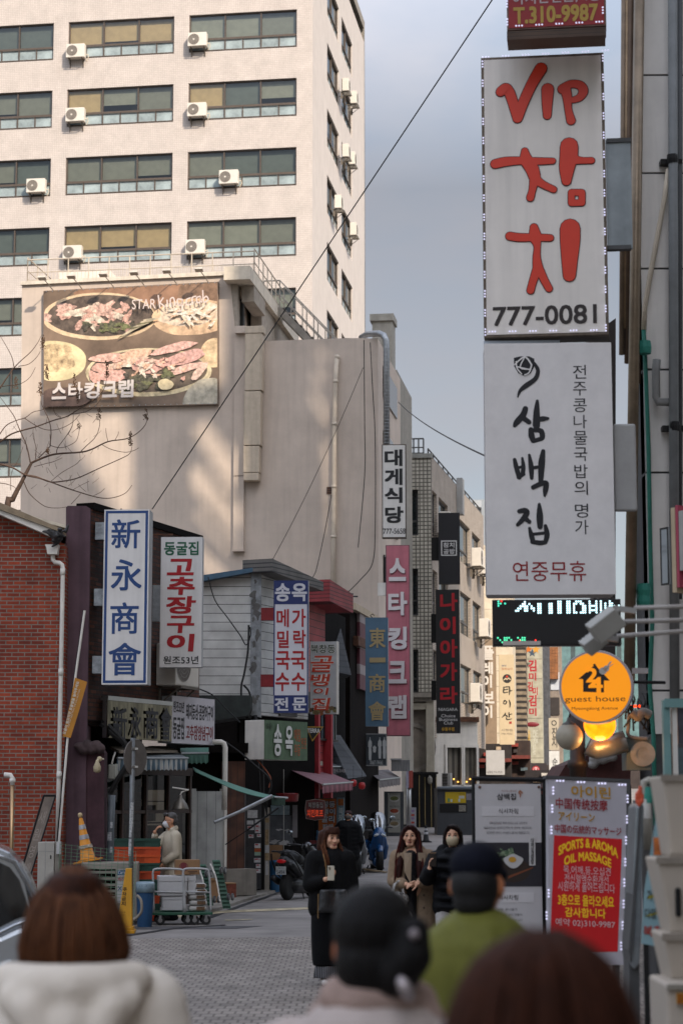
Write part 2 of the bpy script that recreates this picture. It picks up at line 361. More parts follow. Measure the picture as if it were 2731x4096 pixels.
g = [gpt(*p) for p in ((840, 3664), (1000, 3607), (1150, 3556), (1140, 3562), (1000, 3616), (840, 3676))]
sheet('gutter', mat('#262526', .8), [(p.x, p.y) for p in g], .006)
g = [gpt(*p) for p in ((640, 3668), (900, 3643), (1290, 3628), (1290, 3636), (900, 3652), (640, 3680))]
sheet('painted_sun_strip', mat('#b6a98c', .8, var=.4, scale=6), [(p.x, p.y) for p in g], .007)  # pale strip painted on the road for a sliver of sunlight
g = [gpt(*p) for p in ((900, 3680), (1010, 3677), (1010, 3681), (900, 3685))]
sheet('painted_sun_strip', mat('#9a917c', .8, var=.4, scale=6), [(p.x, p.y) for p in g], .008)  # fainter strip, sunlight painted the same way
g = [gpt(*p) for p in ((500, 3742), (700, 3712), (900, 3700), (905, 3703), (700, 3717), (500, 3748))]
sheet('road_seam', mat('#2c2a2a', .9, var=.3), [(p.x, p.y) for p in g], .009)

# ================= office tower =================
T0 = V((-1.58, 105, 0)); tf = Face(T0, -8.2); tsd = Face(T0, 81.8)
tower = fthing(tf, 'office_tower', 'tall office block clad in white mosaic tile with rows of ribbon windows', 'building')
bx = {}
for k, (l, r) in {'C': (757, 1187), 'B': (275, 695)}.items(): bx[k] = (tf.loc(l, 140)[0], tf.loc(r, 140)[0])
wd = bx['C'][1] - bx['C'][0]; pit = bx['C'][0] - bx['B'][0]
bays = [(bx['C'][0] - pit * k, bx['C'][0] - pit * k + wd) for k in range(4)]
zt1, zb1, zt4 = tf.loc(972, 49)[1], tf.loc(972, 199)[1], tf.loc(972, 876)[1]
dz = (zt1 - zt4) / 3; wh = zt1 - zb1
rows = [zb1 - dz * k for k in range(-1, 9)]           # sills, top row first
ops = [(a, b, z, z + wh) for a, b in bays for z in rows if z > 2]
XL = bays[3][0] - 1.0; TOP = rows[0] + wh + 4
MB().walls(XL, 0, 0, TOP, ops, 0, .32).build('wall', M_tile, tower)
sx = [tsd.loc(p, 700)[0] for p in (1308, 1355, 1366, 1409)]
sops = [(sx[0], sx[1], z + .05, z + wh + .1) for z in rows if z > 2] + [(sx[2], sx[3], z + .05, z + wh + .1) for z in rows if z > 2]
SD = tsd.loc(1459, 700)[0]
m_ = MB().walls(0, SD, 0, TOP - 1.5, sops, 0, .3); side = m_.build('wall', mat('#c3bbb4', .8, var=.05, scale=1, streak=.15), tower); side.rotation_euler = (0, 0, pi / 2)
MB().box(XL, 0, SD - .3, SD, 0, TOP).box(XL, 0, .5, SD - .4, TOP - .6, TOP).build('roof', M_conc, tower)
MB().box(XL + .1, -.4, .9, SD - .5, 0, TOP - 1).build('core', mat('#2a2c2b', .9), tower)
M_winp = [M_glass, mat('#98a5a6', .12, var=.25, scale=1.5, spec=.5)]
def window_parts(w, h, cols, low):
    fr = MB(); t = .07; y0, y1 = .1, .2; zl = h * low
    fr.box(0, w, y0, y1, 0, t).box(0, w, y0, y1, h - t, h).box(0, w, y0, y1, zl - t / 2, zl + t / 2)
    for i in range(cols + 1): x = min(max(i * w / cols, t / 2), w - t / 2); fr.box(x - t / 2, x + t / 2, y0 - .01, y1 + .01, t, h - t)
    for i in range(cols): x = (i + .5) * w / cols; fr.box(x - t / 2, x + t / 2, y0 + .01, y1 - .01, t, zl - t / 2)
    for i in range(cols * 2): x = (i + .5) * w / cols / 2; a = w / cols / 4 - t / 2; fr.box(x - a, x + a, y0 - .03, y0 - .005, t, t + .05).box(x - a, x + a, y0 - .03, y0 - .005, zl - .1, zl - t / 2)
    pn = MB().quad((0, .16, zl), (w, .16, zl), (w, .16, h), (0, .16, h)); pn.m = 1; pn.quad((0, .15, 0), (w, .15, 0), (w, .15, zl), (0, .15, zl))
    bls = []
    for v in range(12):
        bl = MB(); k0 = random.choice((0, 0, 2, 2, 2, 4, 1, 3))
        for i in range(cols): bl.m = k0 if random.random() < .6 else random.choice((0, 2, 4, 2, 1)); a, b = i * w / cols + .02, (i + 1) * w / cols - .02; zb_ = zl * .6 if random.random() < .7 else zl + (h - zl) * random.uniform(.1, .7); bl.quad((a, .27 + .02 * i, zb_), (b, .27 + .02 * i, zb_), (b, .27 + .02 * i, h), (a, .27 + .02 * i, h))
        bls.append(bl)
    return fr, pn, bls
def put_windows(parent, w, h, cols, low, spots, rz=0., pm=None):
    fr, pn, bls = window_parts(w, h, cols, low)
    F0 = fr.build('window', M_frame, parent); P0 = pn.build('pane', pm or M_winp, F0); B0 = [b.build('blind', BLINDS, F0) for b in bls]
    meshes = [b.data for b in B0]
    for b in B0[1:]: bpy.data.objects.remove(b)
    B0 = B0[0]
    for i, (x, z) in enumerate(spots):
        k = i % 12
        if i == 0: o, bo = F0, B0
        else:
            o = F0.copy(); COL.objects.link(o); p = P0.copy(); COL.objects.link(p); p.parent = o; bo = B0.copy(); COL.objects.link(bo); bo.parent = o
        o.location = (x * cos(rz), x * sin(rz), z); o.rotation_euler = (0, 0, rz); bo.data = meshes[k]
sp, pk = [], []
for j, z in enumerate(rows):
    if z < 2: continue
    for i, (a, b) in enumerate(bays):
        if j > 5 and i < 2: continue                  # hidden behind the beige building
        sp.append((a, z))
put_windows(tower, wd, wh, 3, .36, sp)
put_windows(tower, sx[1] - sx[0], wh + .05, 2, .36, [(sx[0], z + .05) for j, z in enumerate(rows) if z > 15], rz=pi / 2)
put_windows(tower, sx[3] - sx[2], wh + .05, 2, .36, [(sx[2], z + .05) for j, z in enumerate(rows) if z > 15], rz=pi / 2)
# outdoor air-conditioner units
M_ac = mat('#cfc9be', .5, var=.05); M_grille = mat('#8d8780', .6); M_bracket = mat('#6f675d', .6, metal=.5)
def make_ac(name, label, group, w=1.05, h=.78, d=.4):
    t = thing(name, label, 'air conditioner', group=group)
    MB().box(-w / 2, w / 2, -d, 0, 0, h).build('casing', M_ac, t, bevel=.02)
    g = MB()
    for r in (.31, .24, .17, .1): g.ring((-.18, -d - .012, h / 2), r - .014, r)
    for k in range(12): a = k * pi / 6; g.quad(*[(-.18 + cos(a + e) * r, -d - .01, h / 2 + sin(a + e) * r) for r, e in ((.04, -.1), (.31, -.012), (.31, .012), (.04, .1))])
    g.build('fan_grille', M_grille, t)
    MB().disc((-.18, -d - .006, h / 2), .31).build('fan_opening', mat('#6a635a', .7), t)
    MB().disc((-.18, -d - .016, h / 2), .05).build('fan_hub', M_ac, t)
    b = MB()
    for x in (-w * .35, w * .35): b.box(x - .02, x + .02, -d - .06, .3, -.05, -.01).bar((x, -d + .02, -.05), (x, .1, -.42), .018).box(x - .02, x + .02, -.02, .1, -.45, -.05)
    b.box(-w * .4, w * .4, -d - .06, -d - .03, -.05, -.01); b.build('bracket', M_bracket, t)
    p = MB(); p.tube([(w / 2, -.1, .2), (w / 2 + .12, -.05, .25), (w / 2 + .14, 0, .1), (w / 2 + .02, .05, -.1)], .025); p.build('pipe', M_cream, t)
    return t
ac0 = make_ac('air_conditioner', 'white air-conditioner unit beside the top middle window of the tiled tower', 'air-conditioner units on the tower front')
acl = [(310, 240, 'white air-conditioner unit at the left end of the middle window, top full row'), (795, 195, 'white air-conditioner unit at the left end of the right-hand window, top full row'),
       (308, 495, 'white air-conditioner unit at the left end of the middle window, second row'), (793, 475, 'white air-conditioner unit at the left end of the right-hand window, second row'),
       (152, 778, 'white air-conditioner unit at the right end of the cut-off left window, third row'), (920, 744, 'white air-conditioner unit in the middle of the right-hand window, third row'),
       (786, 1022, 'white air-conditioner unit at the left end of the right-hand window, fourth row'), (297, 1045, 'white air-conditioner unit half hidden by the roof block on the beige building')]
for i, (px, py, lb) in enumerate(acl):
    x, z = tf.loc(px, py); o = ac0 if i == 0 else dup(ac0, (0, 0, 0), 0, lb)
    o.location = tf.o + tf.ux * x + V((0, 0, z)) - tf.uy * .06; o.rotation_euler = (0, 0, tf.rot); o['label'] = lb
acs = [(1353, 375, 'nearer white air-conditioner unit on the narrow tower side, upper pair'), (1386, 425, 'farther white air-conditioner unit on the narrow tower side, upper pair'),
       (1353, 638, 'nearer white air-conditioner unit on the narrow tower side, lower pair'), (1378, 668, 'farther white air-conditioner unit on the narrow tower side, lower pair'),
       (1322, 843, 'lone white air-conditioner unit under the first narrow side window of the tower'), (1384, 950, 'lowest white air-conditioner unit on the narrow tower side')]
for px, py, lb in acs:
    x, z = tsd.loc(px, py); o = dup(ac0, tsd.o + tsd.ux * x + V((0, 0, z)) - tsd.uy * .3, tsd.rot, lb); o['group'] = 'air-conditioner units on the tower side'

# ================= beige building with the billboard =================
mf = Face((1.16, 62, 0), -8.2)
mid = fthing(mf, 'beige_building', 'beige rendered building with a large food billboard and roof stairs', 'building')
q = lambda *p: [mf.loc(*a) for a in p]
MB().prism(q((945, 3300), (940, 1385), (945, 1370), (1120, 1362), (1390, 1352), (1511, 1354), (1515, 3300)), 0, 6.2).build('wall', M_plaster, mid)
MB().prism(q((75, 3300), (89, 1132), (918, 1090), (945, 1370), (944, 3300)), .01, 9).build('wall', M_plaster, mid)
b = MB(); x0, _ = mf.loc(89, 1100); x1, zt = mf.loc(918, 1088)
b.prism(q((85, 1142), (88, 1128), (918, 1086), (918, 1102)), -.08, .02); b.build('coping', mat('#d2c8b8', .85, var=.1, streak=.2), mid)
x0, z1 = mf.loc(908, 1085); x1, z0 = mf.loc(1012, 1122)
MB().box(x0, x1, -.5, 9, z1 - .42, z1 + .02).build('balcony_slab', mat('#cfc4b2', .85, var=.1, streak=.2), mid)
b = MB(); xa, _ = mf.loc(912, 1200); xb, _ = mf.loc(948, 1200); _, zz = mf.loc(945, 1372)
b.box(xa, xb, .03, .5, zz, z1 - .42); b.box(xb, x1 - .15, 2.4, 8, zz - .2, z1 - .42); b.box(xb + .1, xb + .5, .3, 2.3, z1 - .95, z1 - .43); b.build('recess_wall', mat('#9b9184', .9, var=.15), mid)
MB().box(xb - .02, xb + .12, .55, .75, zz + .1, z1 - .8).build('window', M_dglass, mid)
MB().prism(q((150, 1135), (150, 1010), (365, 1004), (460, 1105), (460, 1135)), 2.5, 6).build('roof_block', mat('#d6cec2', .85, var=.06, streak=.15), mid)
M_rail = mat('#b9ae9d', .5, var=.15)
b = MB(); xl, _ = mf.loc(97, 1075); xr, _ = mf.loc(1008, 1022); zr = z1 + .02
def rail(b, p, q_, hgt, n, top=True, r=.022):
    p, q_ = V(p), V(q_); up = V((0, 0, hgt)); b.bar(p + up, q_ + up, r); b.bar(p + up * .45, q_ + up * .45, r * .8); b.bar(p + up * .1, q_ + up * .1, r * .8)
    for i in range(n + 1): c = p.lerp(q_, i / n); b.bar(c, c + up, r)
rail(b, (xl, .4, zr - .05), (xr, .4, zr - .05), .78, 11)
for i in range(60): x = xl + (xr - xl) * (i + .5) / 60; b.bar((x, .4, zr + .02), (x, .4, zr + .33), .009, 4)
rail(b, (xr, .4, zr), (xr, 6, zr), .8, 7); rail(b, (xl, .4, zr), (xl, 5, zr), .8, 4)
b.build('roof_railing', M_rail, mid)
# roof stairs
st = MB(); y0 = 4.6; xs, zs = mf.loc(1085, 1190); xe, ze = mf.loc(1392, 1352); k = (mf.o.y + y0) / mf.o.y
xs, xe = xr + .1, xr + .1 + (xe - xs) * .8; zs, ze = zr - .1, mf.loc(1300, 1352)[1] + .1
n = 11
for i in range(n): u = i / (n - 1); st.box(xs + (xe - xs) * u - .16, xs + (xe - xs) * u + .16, y0, y0 + .9, zs + (ze - zs) * u - .03, zs + (ze - zs) * u)
for y in (y0, y0 + .9): st.tbox(((xs + xe) / 2, y, (zs + ze) / 2 - .1), math.hypot(xe - xs, ze - zs) / 2 + .1, .025, .11, Matrix.Rotation(math.atan2(zs - ze, xe - xs), 3, 'Y'))
st.build('stairs', mat('#7f7a72', .6, var=.2), mid)
b = MB()
for y in (y0, y0 + .9):
    for h in (.45, .95): b.bar((xs, y, zs + h), (xe, y, ze + h), .022)
    for i in range(6): u = i / 5; b.bar((xs + (xe - xs) * u, y, zs + (ze - zs) * u), (xs + (xe - xs) * u, y, zs + (ze - zs) * u + .95), .02)
b.box(xs - .6, xs, y0, y0 + .9, zs - .03, zs); rail(b, (xs - .55, y0, zs), (xs, y0, zs), .95, 2); b.build('stair_railing', mat('#8b857b', .5, var=.15), mid)
# box duct, pilaster and downpipe
def locbox(b, f, l, t, r, bt, y0, y1): x0, x1, z0, z1_ = f.rect(l, t, r, bt); b.box(x0, x1, y0, y1, z0, z1_); return b
b = MB()
for t, bt, l, r in ((1316, 1345, 990, 1064), (1345, 1572, 989, 1058), (1575, 1790, 985, 1052), (1793, 1898, 983, 1046), (1900, 1930, 984, 1044)): locbox(b, mf, l, t, r, bt, -.42 - (.02 if t < 1320 else 0), -.02)
b.build('duct', mat('#bdae9a', .8, var=.08, streak=.2), mid, bevel=.02)
b = MB(); locbox(b, mf, 940, 1316, 984, 1905, -.14, -.01); locbox(b, mf, 936, 1908, 978, 2200, -.13, -.01); locbox(b, mf, 932, 2200, 980, 2208, -.2, -.01); locbox(b, mf, 948, 1312, 988, 1340, -.3, -.01); b.build('pilaster', M_plaster, mid)
b = MB(); pts = [(1350, 1430), (1344, 1530), (1340, 1700), (1338, 1950), (1336, 2150), (1334, 2440)]
b.tube([(mf.loc(*p)[0], -.14, mf.loc(*p)[1]) for p in pts], .075, 10); b.sph((mf.loc(1351, 1432)[0], -.14, mf.loc(1351, 1432)[1]), .09)
for p in pts[1:]: x, z = mf.loc(*p); b.lathe([(.085, -.04), (.092, 0), (.085, .05)], (x, -.14, z), 10)
b.build('downpipe', mat('#c5b8a6', .7, var=.08), mid, smooth=True)
for l, t, r, bt in ((1307, 1948, 1328, 1976), (1297, 2318, 1328, 2352)):
    locbox(MB(), mf, l, t, r, bt, -.03, -.005).build('vent', slatmat('rusty_louvre', '#6b4a38', '#1d1512', .06, 2, duty=.6), mid)
# side wall on the lane with dark windows and the big silver duct
ms = Face(mf.o, 81.8)
s_ = MB().box(.02, 5.8, -.03, -.005, 0, 0.01)
b = MB()
for za, zb in ((1820, 1690), (1560, 1430), (2080, 1950), (2330, 2200)):
    z0, z1_ = mf.loc(1515, za)[1], mf.loc(1515, zb)[1]; b.box(1.2, 4.9, -.04, -.005, z0, z1_)
o = b.build('window', M_dglass, mid); o.rotation_euler = (0, 0, pi / 2)
nb = face_at(1560, 2000, 69, -8)
nbt = fthing(nb, 'narrow_building', 'narrow grey building with a rooftop chimney behind the beige one', 'building')
x0, x1, z0, z1_ = nb.rect(1500, 1480, 1590, 3300)
MB().box(x0, x1, 0, 5, z0, z1_).build('wall', mat('#8f8a80', .85, var=.15, streak=.25), nbt)
x0, x1, z2, z3 = nb.rect(1480, 1268, 1560, 1500); b = MB().box(x0, x1, .6, 1.6, z2 - 1, z3); b.box(x0 - .08, x1 + .06, .52, 1.68, z3, z3 + .25); b.build('chimney', mat('#9a968c', .85, var=.1, streak=.2), nbt)
for t, bt in ((1560, 1790), (1600, 1640), (1980, 2200)): x0, x1, z0, z1_ = nb.rect(1562, t, 1582, bt); MB().box(x0, x1, -.03 - (t == 1600) * .01, -.005, z0, z1_).build('window', M_dglass, nbt)
sd = face_at(1545, 1560, 61.2, 0)
o = tag(MB().tube([at(1445, 1350, 63), at(1470, 1336, 62.5), at(1515, 1334, 61.6), at(1534, 1342, 61.2), at(1543, 1362, 61.2), at(1545, 1400, 61.2), at(1546, 1800, 61.2)], .1, 14).build('exhaust_duct', M_galv, smooth=True), 'silver ribbed exhaust duct bending over the corner of the beige wall', 'duct')
b = MB()
for k in range(30): p = at(1545, 1395 + k * 13, 61.2); b.lathe([(.102, -.012), (.108, 0), (.102, .012)], p, 14)
b.build('duct_rib', M_galv, o, smooth=True)

# ================= tiled corner building =================
cf = face_at(1725, 2000, 75, -6); cf.o.z = 0; cs = Face(cf.o, 79.)
cb = fthing(cf, 'tiled_corner_building', 'grey mosaic tiled corner building with roof railing at the bend of the lane', 'building')
zt = cf.loc(1725, 1826)[1]; zb = cf.loc(1725, 2790)[1]; xl = cf.loc(1575, 2000)[0]
ops = [cf.rect(l, t, r, bt) for l, t, r, bt in ((1630, 1958, 1672, 2142), (1640, 2275, 1672, 2462), (1643, 2597, 1673, 2770))]
MB().walls(xl, 0, 0, zt, ops, 0, .3).build('wall', M_gtile, cb)
zw = [(o[2], o[3]) for o in ops]
cw = [cs.loc(p, 2300)[0] for p in (1729, 1748, 1756, 1792, 1838, 1880, 1888, 1921, 1934)]
sops = [(cw[i], cw[i + 1], a, b_) for i in (0, 2, 4, 6) for a, b_ in zw]
LS = cw[8]
o = MB().walls(0, LS, zb - 1.5, zt, sops, 0, .25).build('wall', brickmat('pale_tile', '#b6ab9e', '#a99e92', '#7d746b', .2, .07, .012, off=.5, bump=.2, dirt=.25), cb); dr = cs.rot - cf.rot; o.rotation_euler = (0, 0, dr)
wv = cs.ux * LS; 
MB().plan([(xl, .35), (-.3, .35), (-.3 + LS * cos(dr) , LS * sin(dr)), (xl, LS * sin(dr))], 0, zt - .4).build('core', M_nearblack, cb)
MB().box(xl - .02, .04, -.05, .25, zt - .05, zt + .12).build('coping', mat('#8a8b86', .8), cb)
b = MB(); rail(b, (xl, .12, zt + .1), (-.3, .12, zt + .1), .62, 6, r=.03); b.build('roof_railing', M_dgrey, cb)
b = MB(); rail(b, (.0, .12, zt), (LS, .12, zt), .3, 12, r=.03); o = b.build('roof_railing', M_dgrey, cb); o.rotation_euler = (0, 0, dr)
o = MB().box(cs.loc(1824, 2000)[0], cs.loc(1832, 2000)[0], -.25, -.01, zt - 1.2, zt + .3).build('downpipe', M_grey, cb); o.rotation_euler = (0, 0, dr)
def simple_window(parent, x0, x1, z0, z1, y, rz=0., low=.3, pane=None):
    f = MB(); t = .08; f.box(x0, x1, y - .03, y + .05, z0, z0 + t).box(x0, x1, y - .03, y + .05, z1 - t, z1).box(x0, x0 + t, y - .03, y + .05, z0 + t, z1 - t).box(x1 - t, x1, y - .03, y + .05, z0 + t, z1 - t)
    f.box(x0 + t, x1 - t, y - .03, y + .05, z0 + (z1 - z0) * low, z0 + (z1 - z0) * low + t)
    if x1 - x0 > .8: xm = (x0 + x1) / 2; f.box(xm - .03, xm + .03, y - .02, y + .05, z0 + t, z0 + (z1 - z0) * low)
    o = f.build('window', M_dgrey, parent); MB().quad((x0, y, z0), (x1, y, z0), (x1, y, z1), (x0, y, z1)).build('pane', pane or mat('#20282a', .08, var=.3, spec=.6), o)
    o.rotation_euler = (0, 0, rz)
for o_ in ops: simple_window(cb, *o_, .2)
for o_ in sops: simple_window(cb, *o_, .15, dr)
acl2 = [(1738, 2135, 'caged white air-conditioner unit at the first upper window of the tiled corner building'), (1868, 2270, 'white air-conditioner unit behind a cage, upper of the pair on the tiled lane wall'), (1908, 2300, 'white air-conditioner unit behind a cage, farthest on the tiled lane wall'), (1898, 2550, 'white air-conditioner unit under a middle-floor window on the tiled lane wall'), (1862, 2810, 'lowest white air-conditioner unit on the tiled lane wall')]
for px, py, lb in acl2:
    x, z = cs.loc(px, py); o = dup(ac0, cs.o + cs.ux * x + V((0, 0, z)) - cs.uy * .25, cs.rot, lb); o['group'] = 'air-conditioner units on the tiled corner building'
# stone portal and pale ground floor
pf = face_at(1690, 2900, 74.3, -6)
pt = fthing(pf, 'stone_portal', 'stone arched portal under a moulded cornice below the grey tiled wall', 'building')
b = MB(); locbox(b, pf, 1560, 2805, 1735, 3335, .25, .6); b.build('wall', mat('#837b70', .8, var=.2, scale=2), pt)
b = MB(); locbox(b, pf, 1640, 2772, 1738, 2790, -.25, .6); locbox(b, pf, 1644, 2790, 1734, 2806, -.12, .6); b.build('cornice', M_conc, pt)
b = MB(); locbox(b, pf, 1704, 2806, 1735, 3100, -.05, .3); locbox(b, pf, 1640, 2812, 1704, 2838, -.03, .3); b.build('pilaster', mat('#a29c8e', .8, var=.1), pt)
b = MB(); cx_, cz_ = pf.loc(1642, 2990); b.ring((cx_, .2, cz_), .78, .92); b.build('arch', M_conc, pt)
wf = face_at(1820, 3000, 76, 10)
wt = fthing(wf, 'white_annex', 'white ground-floor annex with tall framed windows behind the black booth', 'building')
b = MB(); op = [wf.rect(l, 2990, r, 3140) for l, r in ((1788, 1844), (1858, 1904))]
x0, x1, z0, z1_ = wf.rect(1738, 2885, 1910, 3330); b.walls(x0, x1, z0, z1_, op, 0, .2); b.box(x0, x1, .5, 3, z0, z1_); b.build('wall', M_white, wt)
M_warm = slatmat('curtain', '#6e6a60', '#3c3833', .22, 0, duty=.55)
for o_ in op:
    f = MB(); f.box(o_[0] - .09, o_[0], -.05, .1, o_[2], o_[3] + .12).box(o_[1], o_[1] + .09, -.05, .1, o_[2], o_[3] + .12).box(o_[0], o_[1], -.05, .1, o_[3], o_[3] + .12); w_ = f.build('window', M_white, wt)
    MB().quad((o_[0], .16, o_[2]), (o_[1], .16, o_[2]), (o_[1], .16, o_[3]), (o_[0], .16, o_[3])).build('pane', M_warm, w_)
    for k in range(3): MB().sph((o_[0] + (o_[1] - o_[0]) * (.2 + .3 * k), .1, o_[2] + .12 + .1 * (k % 2)), .03).build('lamp', mat('#ffb050', .5, emit=1.5), w_)  # small glowing balls added for warm reflections in the panes
x0, x1, z0, z1_ = wf.rect(1738, 2868, 1910, 2888); MB().box(x0, x1, -.2, .4, z0, z1_).build('cornice', M_rust, wt)

# ================= brick house =================
BR = 34.; bf = Face(at(265, 3214, BR), 0); bf.o.z = 0
bh = fthing(bf, 'brick_house', 'red brick house with a sloping gable roof at the left edge', 'building')
MB().prism(q2 := [bf.loc(*p) for p in ((-250, 3800), (-250, 1960), (0, 2060), (262, 2178), (265, 2230), (250, 3800))], 0, 6).build('wall', M_brick, bh)
b = MB(); b.prism([bf.loc(*p) for p in ((-250, 1918), (0, 2015), (258, 2125), (258, 2140), (0, 2044), (-250, 1945))], -.35, 4.5); b.build('roof', mat('#8f7f68', .7, var=.2, streak=.2), bh)
b = MB(); b.prism([bf.loc(*p) for p in ((-250, 1946), (0, 2045), (258, 2141), (205, 2150), (0, 2062), (-250, 1966))], -.3, -.02); b.build('eave_board', M_white, bh)
b = MB(); b.prism([bf.loc(*p) for p in ((10, 2013), (50, 2006), (270, 2066), (268, 2078), (45, 2018))], 1.5, 5); b.prism([bf.loc(*p) for p in ((40, 2022), (268, 2080), (268, 2180), (120, 2080))], 1.7, 4.6); b.build('back_roof', mat('#cfc5b3', .7, var=.12, streak=.2), bh)
b = MB(); hp = [bf.loc(*p) for p in ((188, 2184), (243, 2184), (240, 2196), (236, 2222), (198, 2222), (194, 2196))]; b.prism(hp, -.22, -.02); b.build('hopper', M_white, bh)
b = MB(); b.tube([(bf.loc(*p)[0], -.1, bf.loc(*p)[1]) for p in ((216, 2222), (217, 2242), (224, 2252), (242, 2254), (253, 2262), (256, 2285), (252, 2500), (246, 2800), (240, 3100), (234, 3400))], .038, 10)
for p in ((255, 2290), (248, 2690), (241, 3100)): x, z = bf.loc(*p); b.lathe([(.043, -.06), (.046, 0), (.043, .06)], (x, -.1, z), 10)
b.build('downpipe', M_white, bh, smooth=True)
o = Org()
for i in range(26): x, z = bf.loc(235 + random.gauss(0, 16), 2150 + random.gauss(0, 16)); o.cap((x, -.3 + random.gauss(0, .05), z), (x + random.gauss(0, .06), -.3, z + random.gauss(0, .08)), .035, .02)
ob = o.build('tarpaulin', mat('#2c2b2c', .45, var=.2)); ob.location = bf.o; tag(ob, 'crumpled black tarpaulin stuffed under the end of the brick house eave', 'tarpaulin')

# ================= dark brick shop with the purple pillar =================
A0 = V((-4.27, 34.6, 0)); lf = Face(A0, 70)
pu = thing('purple_shop', 'old dark brick shop with a purple rendered pillar at its corner', 'building', A0, 0)
pf2 = Face((A0.x, 34.3, 0), 0); M_pur = mat('#57424a', .85, var=.18, scale=1.5, streak=.3, bump=.3)
def wpart(name, m, pts2d, y0, y1, f, parent, off): b = MB(); b.prism([(x + off.x, z) for x, z in pts2d], y0, y1); return b.build(name, m, parent)
pp = [pf2.loc(*p) for p in ((265, 2030), (272, 2023), (345, 2024), (362, 2034), (358, 2400), (350, 2800), (345, 3100), (345, 3620), (246, 3620), (258, 2800))]
MB().prism(pp, -.3, .25).build('pillar', M_pur, pu)
MB().prism([pf2.loc(*p) for p in ((310, 2975), (400, 2985), (417, 3010), (415, 3620), (310, 3620))], -.25, .2).build('purple_wall', mat('#4a3138', .85, var=.3, scale=2, streak=.3, bump=.4), pu)
o = Org()
for i in range(14): x, z = pf2.loc(318 + i * 6.5, 2985 + (i % 5) * 4 - (i > 3) * 2); o.ell((x, -.33, z), (.09, .12, .07 + .02 * (i % 3)))
o.build('broken_ledge', mat('#4d3f40', .9, var=.3), pu)
Lw = lf.loc(800, 2500)[0]; ztop = lf.loc(362, 2036)[1]; zsh = lf.loc(500, 2780)[1] - .0
fac = thing('brick_facade', '-', '-', A0, lf.rot); 
bpy.data.objects.remove(fac)
def fpart(mbx, name, m, parent, rot, **k): o = mbx.build(name, m, parent, **k); o.rotation_euler = (0, 0, rot); return o
fpart(MB().box(-.2, Lw, 0, .25, 3.2, ztop), 'wall', M_dbrick, pu, lf.rot)
fpart(MB().box(-.2, Lw, -.05, .3, ztop, ztop + .12), 'coping', M_nearblack, pu, lf.rot)
fpart(MB().box(-.2, Lw, 1.2, 1.4, 0, 3.3).box(-.2, Lw, .0, 1.2, 3.2, 3.3), 'shop_interior', M_nearblack, pu, lf.rot)
# shop window frames with dark glass
b = MB(); 
for i in range(5): x = .35 + i * .97; b.box(x - .035, x + .035, .05, .14, .1, 2.5)
b.box(.3, 4.3, .05, .14, 2.4, 2.55).box(.3, 4.3, .04, .15, 0, .35).box(.3, 4.3, .06, .13, 1.7, 1.76); fpart(b, 'shop_front', mat('#3a2a22', .6, var=.3), pu, lf.rot)
fpart(MB().quad((.3, .1, .35), (4.3, .1, .35), (4.3, .1, 2.4), (.3, .1, 2.4)), 'shop_glass', glassmat('dark_shop_glass', '#6a6a62', .03), pu, lf.rot)
b = MB()
for i in range(46):
    b.m = random.randrange(5); x = random.uniform(.4, 4.2); z = random.choice((.5, .85, 1.2, 1.55, 1.95)); h = random.uniform(.12, .3); wv = random.uniform(.06, .18); b.box(x, x + wv, random.uniform(.35, .8), .9, z, z + h)
fpart(b, 'shelf_goods', [mat(c) for c in ('#7a2420', '#8c7a3a', '#4a5a5c', '#a09684', '#5a4a34')], pu, lf.rot)
b = MB()
for z in (.48, .83, 1.18, 1.53, 1.93): b.box(.35, 4.3, .33, .95, z - .02, z)
fpart(b, 'shelf', M_wood, pu, lf.rot)

# ================= white siding house =================
M_sid = slatmat('white_lap_siding', '#c6c6c2', '#3a3934', .19, 2, duty=.93, noise=.12)
sf = Face(at(1045, 2500, 42.4), 0); sf.o.z = 0
sh = fthing(sf, 'siding_house', 'white lap-sided house with a blue eave and peeling corner post', 'building')
MB().prism([sf.loc(*p) for p in ((770, 2800), (770, 2318), (1010, 2286), (1040, 2290), (1040, 2800))], 0, .2).build('wall', M_sid, sh)
MB().prism([sf.loc(*p) for p in ((750, 2322), (818, 2305), (1015, 2276), (1018, 2292), (818, 2328), (750, 2345))], -.25, 4).build('eave', mat('#3f5c70', .6, var=.2), sh)
b = MB().prism([sf.loc(*p) for p in ((1005, 2292), (1046, 2292), (1044, 2870), (1002, 2860))], -.12, .3); b.m = 1
for i in range(14): x, z = sf.loc(1012 + random.random() * 22, 2310 + random.random() * 500); h = .04 + .07 * random.random(); b.prism([(x + h * cos(a) * random.uniform(.3, 1), z + 1.8 * h * sin(a) * random.uniform(.3, 1)) for a in [k * pi / 5 for k in range(10)]], -.124 - .0003 * i, -.12)
b.build('corner_post', [mat('#8f9396', .7, var=.3, scale=5, streak=.3), mat('#5d5c5a', .8, var=.3)], sh)
sf2 = Face(sf.o, 66); fpart(MB().box(-.1, 3.7, .45, .5, 0, 4.4), 'shop_interior', M_nearblack, sh, sf2.rot); zt = sf.loc(1040, 2285)[1]; zb = sf.loc(1040, 2860)[1]
fpart(MB().box(0, 2.4, .02, .2, zb, zt), 'wall', M_sid, sh, sf2.rot)
fpart(MB().prism([(-.3, zt - .05), (2.3, zt - .22), (2.3, zt - .02), (-.3, zt + .22)], -.4, .3), 'eave', slatmat('ribbed_eave', '#6c6a66', '#39383a', .09, 2, duty=.7), sh, sf2.rot)
b = MB(); zc = sf2.loc(1085, 2620)[1]; zd = sf2.loc(1085, 2860)[1]; b.box(.9, 1.75, -.03, .05, zd, zc); fpart(b, 'window', M_dgrey, sh, sf2.rot)
